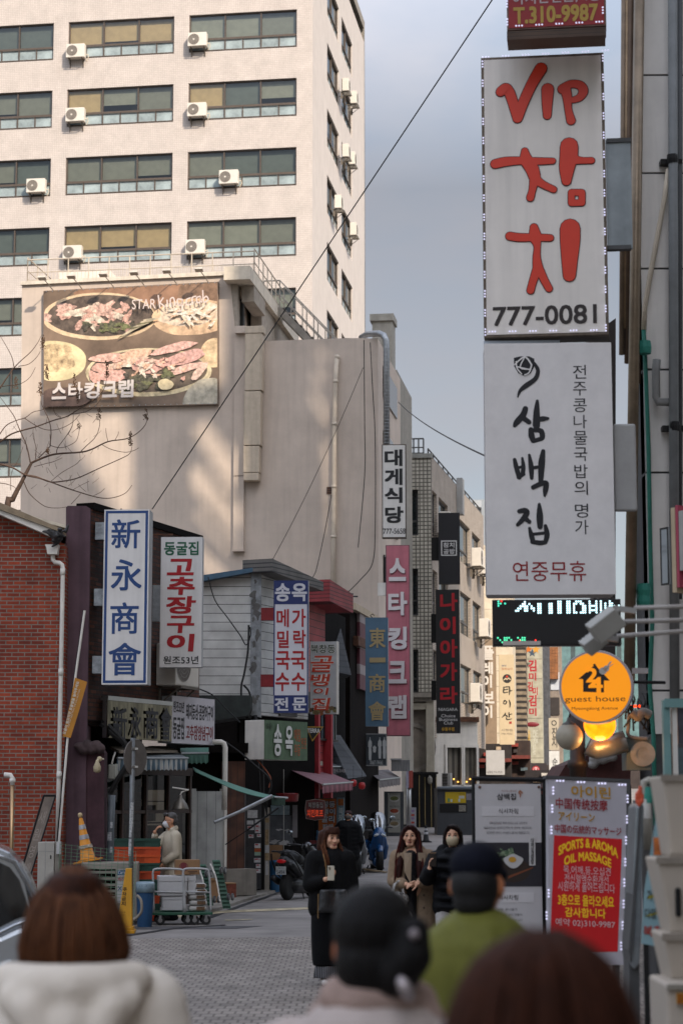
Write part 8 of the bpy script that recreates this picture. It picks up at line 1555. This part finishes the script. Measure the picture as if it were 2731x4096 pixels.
# tiled window frame, small signs on the right wall
f = face_at(2690, 2950, 15.6, 0); e = fthing(f, 'window', 'pale teal framed window at the right edge', 'window'); b = MB(); fbox(f, 2655, 2800, 2682, 3300, 0, .08, b); fbox(f, 2655, 2795, 2760, 2830, -.03, -.0, b); b.build('frame', mat('#6f9390', .5, var=.12), e); fbox(f, 2692, 2815, 2712, 3300, .02, .07).build('white_frame', M_white, e); fbox(f, 2712, 2830, 2790, 2975, .04, .06).build('picture', mat('#4a4c55', .4, var=.4, scale=4), e); fbox(f, 2712, 2990, 2790, 3140, .04, .06).build('picture', mat('#4c5c60', .4, var=.5, scale=6), e)
f = face_at(2690, 2270, 18, -55); e = fthing(f, 'edge_sign', 'stack of sign boxes seen edge-on high at the right edge', 'sign'); 
for l, r, t, b_, c_ in ((2684, 2700, 2030, 2370, '#b3a184'), (2702, 2712, 2020, 2350, '#a03c50'), (2714, 2760, 2040, 2280, '#9c9a96')): fbox(f, l, t, r, b_, 0, .5).build('sign_box', mat(c_, .5, var=.1), e)
f = face_at(2655, 2220, 18.6, -62); e = fthing(f, 'small_notice', 'grey glass notice board turned side-on to the viewer beside the pipes', 'notice board'); fbox(f, 2640, 2110, 2672, 2340, 0, .02).build('panel', mat('#8f9496', .2, var=.1), e); border(f, (2640, 2110, 2672, 2340), M_iron, e, .015); letters(e, f, paint('#5a5c5e'), [('영업시간', 2646, 2180, 2666, 2192), ('11:00-22:00', 2646, 2200, 2666, 2210)], .01, y=-.01)
# light blue price board and silver stand
f = face_at(2595, 3460, 11.4, -8); e = fthing(f, 'blue_menu_board', 'pale blue upright menu board with black and red Korean letters', 'menu board'); P_ = [(2632, 3210), (2705, 3210), (2700, 3800), (2562, 3774), (2575, 3560)]; pn = MB().prism([f.loc(*p) for p in P_], 0, .05).build('panel', mat('#7f9ea4', .5, var=.08), e); kb = lambda its: sc(2350, 3050, 2.2493, its); mb = MB()
for k, (l, t, r, b_) in enumerate(((535, 1170, 640, 1230), (520, 1340, 640, 1390))): pts = sb(2350, 3050, 2.2493, l, t, r, b_); x0, x1, z0, z1 = f.rect(*pts); mb.add([(x0, -.004, z0), (x1, -.004, z0 + .02), (x1, -.004, z1), (x0, -.004, z1 - .02)], [(0, 1, 2, 3)])
mb.build('highlight', paint('#a8a02c'), pn); letters(pn, f, paint('#22241f'), kb([('가정식', 530, 1145, 680, 1245), ('다양한', 512, 1310, 670, 1405)]), .02, y=-.008); letters(pn, f, paint('#9c2a1c'), kb([('북창', 495, 1465, 680, 1565)]), .03, y=-.008); fbox(f, 2612, 3350, 2660, 3420, -.01, 0).build('picture', mat('#b5642a', .5, var=.5, scale=18), pn); letters(pn, f, paint('#a03a24'), [('오픈', 2634, 3270, 2655, 3285)], .02, y=-.008)
b = MB(); [b.box(f.loc(px, 3700)[0] - .015, f.loc(px, 3700)[0] + .015, .01, .05, -f.o.z, f.loc(px, 3750)[1]) for px in (2580, 2690)]; b.build('leg', M_iron, e)
f = face_at(2550, 3560, 12.2, 0); e = fthing(f, 'silver_panel', 'tall silver rounded panel standing on edge between the massage sign and the blue board', 'panel'); P_ = [(2562, 3205), (2574, 3225), (2565, 3700), (2556, 3850), (2538, 3880), (2522, 3860), (2520, 3790), (2543, 3230)]; MB().prism([f.loc(*p) for p in P_], 0, .35).build('panel', mat('#8f9599', .3, metal=.5, var=.2), e, bevel=.01); MB().prism([f.loc(*p) for p in ((2557, 3200), (2563, 3205), (2530, 3790), (2520, 3850), (2512, 3800))], -.02, .3).build('edge', M_dgrey, e); x_, z_ = f.loc(2540, 3870); MB().box(x_ - .03, x_ + .03, .05, .3, -f.o.z, z_ + .05).build('foot', M_dgrey, e)
f = face_at(2556, 3185, 12.0, 0); o = Org(); random.seed(6)
for i in range(14): c = L3(f, 2556 + random.gauss(0, 7), 3185 + random.gauss(0, 18)); o.ell(c, (.012, .012, .018))
o2 = o.build('orange_tape', mat('#d0583a', .5, var=.2), None, .006, 2); o2.location = f.o; tag(o2, 'knot of orange tape on top of the silver panel', 'tape')
f = face_at(2590, 3200, 12.6, 0); e = fthing(f, 'water_tap', 'cream plastic pipe elbow wrapped in teal tape', 'pipe'); tubeimg(f, [(2640, 3126), (2590, 3122), (2572, 3130), (2575, 3150), (2585, 3260), (2588, 3400)], .024, n=10).build('pipe', mat('#a5a094', .5), e, smooth=True); MB().lathe([(.03, -.05), (.033, 0), (.03, .05)], L3(f, 2587, 3180), 10).build('tape_wrap', mat('#3c9080', .6), e); b = MB(); b.lathe([(.028, -.06), (.03, .06)], L3(f, 2584, 3235), 10).build('collar', M_white, e); fbox(f, 2560, 3265, 2610, 3380, .02, .15).build('meter', mat('#8f958c', .6), e)
# stacked tapered white planters at the right edge
M_pl = mat('#b5aa9c', .5, var=.05, scale=2)
for i, (T1, T2, B1, B2, t, b_, Y) in enumerate((((2640, 2706), None, (2682, 2712), None, 3104, 3430, 9.4), ((2622, 2712), None, (2682, 2720), None, 3432, 3742, 9.2), ((2646, 2716), None, (2684, 2722), None, 3736, 3930, 9.1))):
    f = face_at(2680, b_, Y, 0); e = fthing(f, 'planter', ('topmost', 'middle', 'third')[i] + ' tapered cream plastic tub in the stack at the right edge', 'plastic tub', 'stacked cream tubs'); a0 = f.loc(T1[0], t)[0]; b0 = f.loc(B1[0], b_)[0]; zt = f.loc(2680, t)[1]; c = f.loc(2790, t)[0]
    MB().add([(b0, 0, 0), (c - .02, 0, 0), (c - .02, .3, 0), (b0, .3, 0), (a0, -.05, zt), (c, -.05, zt), (c, .35, zt), (a0, .35, zt)], [(0, 1, 5, 4), (1, 2, 6, 5), (2, 3, 7, 6), (3, 0, 4, 7), (3, 2, 1, 0), (4, 5, 6, 7)]).build('tub', M_pl, e, bevel=.012)
    MB().box(a0 - .008, c, -.062, -.045, zt - .025, zt + .006).box(b0 - .004, c, -.012, .0, .0, .02).build('rim', mat('#8f8578', .6, var=.15), e)
    if i == 1: fbox(f, 2694, 3550, 2716, 3666, -.05, -.02).build('handle_slot', M_black, e, bevel=.01)
f = face_at(2690, 4050, 8.9, 0); e = fthing(f, 'planter', 'large cream plastic tub with an orange phone sticker at the bottom right', 'plastic tub', 'stacked cream tubs'); a0, zt = f.loc(2655, 3932); b0 = f.loc(2690, 4300)[0]; c = f.loc(2900, 4000)[0]; zb = -f.o.z
MB().add([(b0, 0, zb), (c, 0, zb), (c, .4, zb), (b0, .4, zb), (a0, -.04, zt), (c, -.04, zt), (c, .45, zt), (a0, .45, zt)], [(0, 1, 5, 4), (1, 2, 6, 5), (2, 3, 7, 6), (3, 0, 4, 7), (3, 2, 1, 0), (4, 5, 6, 7)]).build('tub', M_pl, e, bevel=.015); fbox(f, 2658, 3934, 2800, 3954, -.06, -.04).build('rim', mat('#8a8478', .5), e); st_ = fbox(f, 2696, 3968, 2790, 4010, -.065, -.045).build('sticker', paint('#b5801a'), e); letters(st_, f, paint('#8c2418'), [('환풍 소형', 2698, 3970, 2740, 3982), ('010-6219', 2698, 3984, 2745, 3998), ('출장 수리', 2698, 4000, 2740, 4008)], .03, y=-.07)
# ================= car =================
cY = 13.4; cf_ = Face((at(0, 3214, cY).x, cY, 0), 9); e = fthing(cf_, 'parked_car', 'silver grey car cut off by the left edge, behind the hooded woman', 'car'); M_carp = mat('#a9adb1', .25, metal=.6, var=.05, coat=.8)
lz = lambda px, py: cf_.loc(px, py); X = lambda px: cf_.loc(px, 3500)[0]
body = [(-4.0, .35), (-3.95, .75), (-3.3, .95), (-2.6, 1.02)] + [lz(0, 3735), lz(60, 3708), lz(160, 3672)] + [(lz(330, 3700)[0], lz(330, 3740)[1]), (lz(400, 3760)[0], .75), (lz(400, 3760)[0], .35)]
b = MB(); b.prism(body[::-1], -.0, 1.72); b.build('body', M_carp, e, bevel=.05); roof = [(-2.6, 1.02), (-1.9, 1.45), (-1.2, 1.53)] + [lz(-30, 3384), lz(0, 3394), lz(40, 3412), lz(90, 3465), lz(130, 3530), lz(178, 3640), lz(165, 3672), lz(60, 3708), lz(0, 3735)]
MB().prism(roof[::-1], .1, 1.62).build('roof', M_carp, e, bevel=.04)
gl = [(-1.9, 1.36), (-1.2, 1.44)] + [lz(0, 3452), lz(40, 3470), lz(78, 3520), lz(105, 3600), lz(118, 3660), lz(60, 3682), lz(0, 3712), (-1.9, 1.1)]; MB().prism(gl[::-1], .085, .1).build('side_window', mat('#14181a', .05, var=.5, scale=2, spec=.8), e); MB().prism([lz(100, 3540), lz(128, 3590), lz(150, 3655), lz(128, 3665)][::-1], .08, .1).build('quarter_window', mat('#23282a', .05, var=.4, spec=.8), e)
b = MB(); b.tube([(lz(-60, 3400)[0], .09, lz(-60, 3400)[1] - .02), (*lz(0, 3425)[:1], .085, lz(0, 3425)[1]), (lz(60, 3450)[0], .08, lz(60, 3450)[1]), (lz(100, 3520)[0], .08, lz(100, 3520)[1]), (lz(150, 3630)[0], .08, lz(150, 3630)[1])], .014, 8); b.tube([(lz(-60, 3762)[0], -.01, lz(-60, 3762)[1]), (lz(0, 3730)[0], -.01, lz(0, 3730)[1]), (lz(60, 3700)[0], -.01, lz(60, 3700)[1]), (lz(150, 3668)[0], -.01, lz(150, 3668)[1])], .013, 8); b.build('chrome_trim', mat('#a5a8ac', .12, metal=1), e, smooth=True)
b = MB(); b.tube(cat_rom([(lz(-10, 3872)[0], -.03, lz(0, 3872)[1]), (lz(15, 3858)[0], -.06, lz(15, 3858)[1]), (lz(46, 3846)[0], -.03, lz(46, 3846)[1])]), .018, 8); b.build('door_handle', M_carp, e, smooth=True); b = MB(); b.tube([(lz(90, 3680)[0], -.004, lz(90, 3680)[1]), (lz(84, 3900)[0], -.004, lz(84, 3900)[1]), (lz(40, 4096)[0], -.004, lz(40, 4096)[1])], .004, 4); b.build('door_seam', M_black, e)
for x in (-3.1, lz(250, 3900)[0]):
    b = MB(); b.lathe([(.2, -.1), (.31, -.1), (.33, -.05), (.33, .08), (.2, .1)], (x, .06, .33), 24, Matrix.Rotation(pi / 2, 3, 'X')); wo = b.build('wheel', mat('#171717', .8), e); MB().lathe([(.2, -.11), (.05, -.12)], (x, .06, .33), 20, Matrix.Rotation(pi / 2, 3, 'X')).build('rim', M_steel, wo)
b = MB(); x_ = lz(395, 3780)[0]; b.box(x_ - .03, x_ + .02, .1, .4, .62, .78).build('tail_light', mat('#7c1418', .3), e)
# ================= billboard =================
x0, x1, z0, z1 = mf.rect(180, 1146, 877, 1630); bb_ = fthing(mf, 'billboard', 'large crab restaurant billboard on the beige building', 'billboard'); YB = -.14
corners = [mf.loc(*p) for p in ((180, 1168), (877, 1131), (877, 1622), (180, 1637))]
def bp(u, v): A = V(corners[0]).lerp(V(corners[1]), u); B = V(corners[3]).lerp(V(corners[2]), u); return A.lerp(B, v)
MB().prism([tuple(c) for c in corners][::-1], YB, -.01).build('cabinet', mat('#6b5d50', .6, var=.2), bb_)
W_ = (corners[1][0] - corners[0][0]); LY = [YB - .004]
def blob(m, cu, cv, ru, rv, par, rot=0, wob=.0, seed=0, n=40, nm='shape'):
    random.seed(seed); ph = [random.random() * 6.28 for _ in range(3)]; b = MB(); LY[0] -= .0006; vs = []
    for i in range(n): a = 2 * pi * i / n; k = 1 + wob * (sin(3 * a + ph[0]) + .6 * sin(5 * a + ph[1]) + .5 * sin(9 * a + ph[2])); x, y = ru * cos(a) * k, rv * sin(a) * k; u, v = cu + x * cos(rot) - y * sin(rot) * .7, cv + x * sin(rot) * 1.42 + y * cos(rot); q_ = bp(min(.995, max(.005, u)), min(.992, max(.008, v))); vs.append((q_.x, LY[0], q_.y))
    b.add(vs, [tuple(range(n))]); return b.build(nm, m, par)
P0_ = MB().add([(bp(u, v).x, YB - .003, bp(u, v).y) for u, v in ((0, 0), (0, 1), (1, 1), (1, 0))], [(0, 1, 2, 3)]).build('poster', mat('#806c5a', .3, var=.35, scale=.6, spec=.5), bb_)
def food(c, v=.35, s=5.): k = .42 if sum(rgb(c)) > .45 else .1; return mat(tuple(a * (1 - k) + b_ * k for a, b_ in zip(rgb(c), (.9, .72, .6))), .35, var=v, scale=s)
blob(food('#8a6244', .25, 1.5), .6, .03, .42, .14, P0_, 0, .05, 1, nm='table'); blob(food('#77573c'), .93, .1, .16, .2, P0_, nm='table'); 
blob(food('#c7a86a', .2), .32, .24, .33, .2, P0_, .05, .01, 2, nm='plate'); blob(food('#403326', .4), .33, .235, .31, .175, P0_, .05, .01, 2, nm='plate_well'); blob(food('#c89a58', .35, 3), .86, .28, .24, .15, P0_, 0, .02, 3, nm='bowl'); blob(food('#d5c3a4', .3, 6), .85, .25, .2, .1, P0_, 0, .08, 4, nm='noodles')
blob(food('#c9bf72', .25, 2), .06, .6, .19, .17, P0_, .08, .01, 5, nm='bowl'); blob(food('#d2a04a', .5, 4), .05, .58, .14, .12, P0_, 0, .07, 6, nm='soup'); blob(food('#b0a86c', .3), .6, .72, .36, .2, P0_, .02, .01, 7, nm='plate'); blob(food('#4c4030', .4), .6, .71, .335, .175, P0_, .02, .01, 7, nm='plate_well'); blob(food('#c6a45c'), .98, .58, .08, .12, P0_, nm='bowl'); blob(food('#8c947a', .3), .93, .95, .13, .16, P0_, -.6, .03, 9, nm='cloth')
random.seed(40)
for i in range(26): u, v = random.gauss(.27, .13), random.gauss(.2, .055); blob(food(random.choice(('#c4806c', '#cfa48c', '#b56a50', '#d3b59c', '#a9604c')), .5, 9), u, v, random.uniform(.03, .07), random.uniform(.02, .04), P0_, random.uniform(-1, 1), .18, i, 26, nm='crab_piece')
for i in range(16): u = random.gauss(.36, .1); blob(food(random.choice(('#39421f', '#59622c', '#2a2c18')), .5, 14), u, random.gauss(.325, .02), random.uniform(.015, .035), random.uniform(.015, .03), P0_, 0, .25, i, 20, nm='herbs')
for (u0, v0, u1, v1, w_, c_) in ((.27, .6, .45, .58, .035, '#c98672'), (.28, .66, .47, .72, .045, '#bd7260'), (.44, .6, .62, .56, .05, '#c98a5c'), (.62, .57, .88, .49, .035, '#c98578'), (.5, .66, .7, .68, .06, '#b4655a'), (.68, .66, .93, .57, .05, '#b86a66'), (.3, .74, .48, .76, .04, '#c0776c'), (.36, .68, .6, .6, .028, '#d0a284'), (.72, .74, .92, .66, .03, '#c78f80'), (.85, .8, .94, .66, .03, '#cfa894'), (.27, .7, .32, .8, .035, '#b96a58')):
    blob(food(c_, .35, 10), (u0 + u1) / 2, (v0 + v1) / 2, math.hypot(u1 - u0, (v1 - v0) * .7) / 2, w_, P0_, math.atan2((v1 - v0) * .7, u1 - u0), .07, int(u0 * 100), 30, nm='crab_leg')
for i in range(22): blob(food(random.choice(('#2e3719', '#4c5624', '#1d2010')), .5, 14), random.uniform(.48, .72), random.gauss(.81, .03), random.uniform(.015, .04), random.uniform(.02, .04), P0_, 0, .25, i, 20, nm='herbs')
for i in range(34): u, v = random.gauss(.58, .14), random.gauss(.66, .05); blob(food(random.choice(('#c97a66', '#d8a890', '#cf8a5a', '#e0c4ae')), .4, 12), u, v, random.uniform(.012, .035), random.uniform(.008, .018), P0_, random.uniform(-1, 1), .2, i, 18, nm='crab_piece')
for i in range(26): u, v = random.gauss(.84, .08), random.gauss(.25, .04); blob(food(random.choice(('#e6dac4', '#d9c09a', '#c9a070', '#f0e6d6')), .3, 12), u, v, random.uniform(.02, .05), random.uniform(.006, .014), P0_, random.uniform(-1, 1), .2, i, 18, nm='noodles')
blob(food('#c3b878', .2), .705, .83, .045, .045, P0_, .1, .03, 3, nm='lemon'); 
for i in range(9): blob(food(random.choice(('#7c7c4c', '#8f8c5c', '#5c5c30')), .3), .48 + i * .018, .4 - i * .014, .05, .008, P0_, -.5 + .05 * i, .05, i, 16, nm='leek')
blob(food('#3c2016', .3, 3), .12, .93, .16, .1, P0_, -.1, .06, 8, nm='shade_cloth')
fb_ = Face(mf.o - mf.uy * -YB * 1, -8.2); fb_ = Face(mf.o + mf.uy * YB, -8.2); mb = MB(); kk = lambda its: sc(0, 950, 1.568, its)
for it in kk([('스', 335, 915, 425, 1020), ('타', 438, 912, 528, 1018), ('킹', 538, 910, 635, 1015), ('크', 650, 905, 742, 1008), ('랩', 752, 898, 846, 1008)]): words(mb, fb_, *it, bold=.05, y=YB - .145)
mb.build('lettering', paint('#c9c0ba'), P0_); mb = MB()
for it in kk([('STAR', 835, 392, 985, 455)]): words(mb, fb_, *it, bold=.01, y=YB - .135)
SO[0] = 0
for ln in ([(1000, 370), (1005, 410), (1010, 445)], [(1010, 415), (1030, 385)], [(1010, 415), (1040, 440)], [(1055, 400), (1058, 438)], [(1080, 440), (1075, 395), (1095, 385), (1105, 430)], [(1150, 395), (1120, 395), (1125, 430), (1150, 425), (1150, 395), (1148, 460), (1125, 465)], [(1200, 385), (1178, 395), (1178, 428), (1205, 425)], [(1215, 425), (1212, 385), (1235, 375)], [(1262, 375), (1240, 385), (1245, 415), (1265, 405), (1262, 375), (1272, 412)], [(1278, 340), (1285, 410), (1312, 395), (1300, 375), (1284, 390)]):
    stroke(mb, fb_, [(x / 1.568, y / 1.568 + 950, 2.6) for x, y in ln], y=YB - .135)
mb.build('lettering', paint('#d6c6be'), P0_); words_ = MB(); words(words_, fb_, 'STARKINGCRAB', *sb(0, 950, 1.568, 440, 918, 486, 930), bold=.01, y=YB - .155); words_.build('lettering', paint('#2c201c'), P0_)
b = MB()
for k in range(28): u = (k + .5) / 28; q_ = bp(u, .99); b.disc((q_.x, YB - .02, q_.y), .018, 6); q_ = bp(u, .008); b.disc((q_.x, YB - .02, q_.y), .018, 6)
b.build('eyelets', M_steel, bb_)
for px, py in ((205, 1146), (320, 1140), (446, 1133), (568, 1126), (697, 1119), (824, 1113)):
    x, z = mf.loc(px, py); b = MB(); b.tube([(x + .1, .0, z - .16), (x + .02, -.35, z - .02), (x - .05, -.78, z + .08)], .016, 6); fo_ = b.build('floodlight_arm', mat('#8f877c', .5), bb_); MB().tbox((x - .05, -.82, z + .07), .13, .09, .035, Matrix.Rotation(R(-20), 3, 'X')).build('floodlight', mat('#bdb6aa', .5), fo_)
# ================= cables =================
def cable(label, pts, r, sag=0.):
    q_ = []; A, B = V(pts[0]), V(pts[-1])
    if len(pts) == 2: pts = [A.lerp(B, i / 16) - V((0, 0, sag * 4 * (i / 16) * (1 - i / 16))) for i in range(17)]
    return tag(MB().tube(pts, r, 6).build('cable', M_cable), label, 'cable')
cable('long black cable rising from the blue-lettered sign to the top of the picture', [at(610, 2036, 34.5), at(1990, -35, 26)], .0095)
cable('thin cable crossing the sky from the beige corner to the big white sign', [at(1592, 1608, 62), at(1960, 1833, 24)], .012, .12)
cable('slack black cable falling along the white siding', [at(x, y, 42) for x, y in cat_rom([(833, 2308), (860, 2400), (910, 2470), (960, 2540), (985, 2580), (1002, 2540), (1000, 2508)])], .012)
cable('bundle of black cable hanging beside the peeling corner post', [at(x, y, 42) for x, y in cat_rom([(995, 2500), (992, 2600), (978, 2690), (965, 2750), (970, 2830), (990, 2870), (1000, 2780), (975, 2740)])], .022)
cable('thin cable slanting over the beige wall', [at(1452, 1470, 61.4), at(1070, 2275, 61.4)], .01, .25)
cable('black cable hanging from the top of the beige wall to a bracket', [at(x, y, 61.4) for x, y in cat_rom([(1455, 1360), (1458, 1700), (1458, 1900), (1432, 2190)])], .014); cable('grey cable looping down the corner of the beige wall', [at(x, y, 61.4) for x, y in cat_rom([(1480, 1370), (1490, 1560), (1500, 1760), (1500, 2100), (1490, 2250), (1440, 2320), (1390, 2370)])], .014)
cable('dark cable from the vent to the red roof', [at(x, y, 60.5) for x, y in cat_rom([(1325, 1980), (1300, 2120), (1266, 2275), (1250, 2320), (1290, 2360), (1380, 2362)])], .012); cable('black cable sagging from the white siding to the dark fascia', [at(x, y, 39) for x, y in cat_rom([(798, 2756), (850, 2780), (900, 2830), (960, 2890)])], .014)
for i, (lb, P) in enumerate((('thick black cable bundle running down to the round traffic sign', [(410, 2880), (440, 2910), (480, 2950), (510, 2985), (522, 3020)]), ('second thick black cable below the steel sign', [(405, 2895), (450, 2935), (500, 2980), (515, 3040), (470, 3120), (440, 3175)]))): cable(lb, [at(x, y, 34.8) for x, y in cat_rom(P)], .05)
cable('grey cable trailing under the green shop sign', [at(x, y, 40.5) for x, y in cat_rom([(905, 2970), (960, 3010), (1030, 3070), (1075, 3110), (1085, 3150), (1065, 3200)])], .02); cable('orange cable hanging below the green shop sign', [at(x, y, 40.8) for x, y in cat_rom([(1020, 3030), (1055, 3070), (1082, 3110), (1076, 3150)])], .014).data.materials[0] = mat('#8a4a30', .6)
for i in range(4): b = MB(); y_ = 2354 + i * 10; cable('thin iron rod jutting from the red eave, %s of four' % ('topmost', 'second', 'third', 'lowest')[i], [at(1262 + i * 22, y_, 50), at(1375 + i * 18, y_ + 2, 51)], .02)
# ================= bare tree =================
te = thing('bare_tree', 'leafless tree with dry seed clusters rising behind the brick house', 'tree', (at(30, 3214, 43).x, 43, gz(43))); kt = lambda x, y, d: at(x / 2.24, y / 2.24 + 1300, d) - te.location; b = MB(); b.tube(cat_rom([tuple(V((-.6, .1, 0))), tuple(V((-.3, .0, 3))), tuple(kt(60, 1750, 43)), tuple(kt(115, 1570, 43)), tuple(kt(200, 1400, 43)), tuple(kt(285, 1235, 43))], 5), [.1 - .0028 * i for i in range(26)][:26], 8); b.build('trunk', mat('#4a3a30', .85, var=.25, scale=8), te, smooth=True); M_br = mat('#4d3b30', .85, var=.2)
def limb_(pts, r0, r1, d0=43, d1=42.6):
    q_ = cat_rom([(x, y, d0 + (d1 - d0) * i / (len(pts) - 1)) for i, (x, y) in enumerate(pts)], 5); n_ = len(q_); r0 *= .72; LB.tube([kt(*p) for p in q_], [r0 + (r1 - r0) * i / (n_ - 1) for i in range(n_)], 6)
LB = MB(); random.seed(3)
for P, r0 in (([(285, 1235), (400, 1185), (510, 1155), (720, 1140), (820, 1115), (970, 1045), (1130, 1020), (1230, 970), (1300, 900), (1320, 845)], .034), ([(235, 1345), (330, 1360), (450, 1405), (560, 1400), (700, 1370), (900, 1280), (1100, 1190), (1165, 1150), (1185, 1090)], .026), ([(0, 1245), (120, 1280), (235, 1345), (380, 1380), (600, 1460), (720, 1500), (880, 1545), (1000, 1550), (1120, 1510), (1185, 1435)], .028),
              ([(275, 1235), (240, 1080), (180, 940), (130, 820), (60, 720), (0, 640)], .022), ([(450, 1080), (460, 960), (440, 850), (380, 720), (370, 650), (380, 600)], .016), ([(350, 1190), (440, 1100), (455, 1070), (450, 980)], .016), ([(455, 1080), (540, 1100), (620, 1080), (690, 1030), (715, 930)], .012), ([(510, 1155), (520, 1100), (600, 990), (650, 900), (660, 800)], .014), ([(720, 1140), (780, 1080), (860, 1000), (895, 900), (890, 840)], .013),
              ([(0, 1050), (100, 980), (200, 945), (330, 910), (480, 855), (600, 820), (700, 760), (820, 690), (900, 620), (940, 560), (960, 470)], .026), ([(0, 980), (60, 900), (150, 855), (230, 830), (300, 780), (380, 760), (450, 720)], .018), ([(225, 835), (290, 880), (400, 935), (520, 935), (640, 880), (720, 800)], .013), ([(0, 570), (60, 480), (125, 390), (180, 330), (280, 240), (340, 160), (370, 100)], .024), ([(130, 385), (110, 290), (60, 190), (0, 90)], .014), ([(170, 370), (260, 350), (330, 290), (365, 235)], .012),
              ([(20, 550), (100, 540), (190, 525), (270, 470), (320, 380)], .012), ([(640, 795), (760, 780), (850, 730), (910, 660)], .011), ([(215, 1400), (260, 1500), (340, 1580), (420, 1630), (520, 1640), (600, 1630)], .016), ([(640, 1605), (700, 1540), (725, 1510)], .008), ([(920, 1075), (1000, 1115), (1120, 1140), (1200, 1125), (1245, 1100)], .01), ([(0, 1415), (60, 1425), (130, 1450), (150, 1480)], .014), ([(310, 1270), (420, 1240), (480, 1225), (560, 1190)], .01), ([(460, 1400), (560, 1320), (680, 1250), (725, 1205)], .009), ([(970, 1045), (955, 980), (950, 925)], .008), ([(1030, 1035), (1060, 980), (1062, 955)], .007), ([(545, 830), (500, 800), (480, 740)], .008), ([(320, 1200), (325, 1100), (300, 1000), (300, 930)], .012), ([(650, 1480), (720, 1440), (800, 1400)], .007), ([(840, 1530), (900, 1500), (940, 1465)], .007), ([(100, 1480), (105, 1330), (170, 1200), (210, 1090)], .01)): limb_(P, r0, .005, 43, 42.8 + random.uniform(-.4, .4))
for i in range(70): x, y = random.uniform(0, 900), random.uniform(700, 1500); a = random.uniform(-2.6, -.4); l_ = random.uniform(40, 110); limb_([(x, y), (x + l_ * .5 * cos(a), y + l_ * .5 * sin(a)), (x + l_ * cos(a) * .9, y + l_ * sin(a))], .006, .003) if y > 900 - x * .2 else None
LB.build('limbs', M_br, te, smooth=True); b = MB()
for cx_, cy_, h in ((960, 390, 160), (890, 800, 100), (1310, 800, 100), (1170, 1020, 130), (670, 500, 120), (365, 570, 120), (420, 420, 130), (705, 905, 50), (430, 1130, 60), (145, 520, 90), (700, 640, 110), (385, 150, 130)):
    for i in range(int(h * .55)): u = random.random(); b.sph(kt(cx_ + random.gauss(0, 13 * (1 - .5 * u)), cy_ - h / 2 + h * (1 - u) + random.gauss(0, 4), 42.8), random.uniform(.008, .017), 5)
b.build('seed_clusters', mat('#5c4634', .9, var=.4), te)
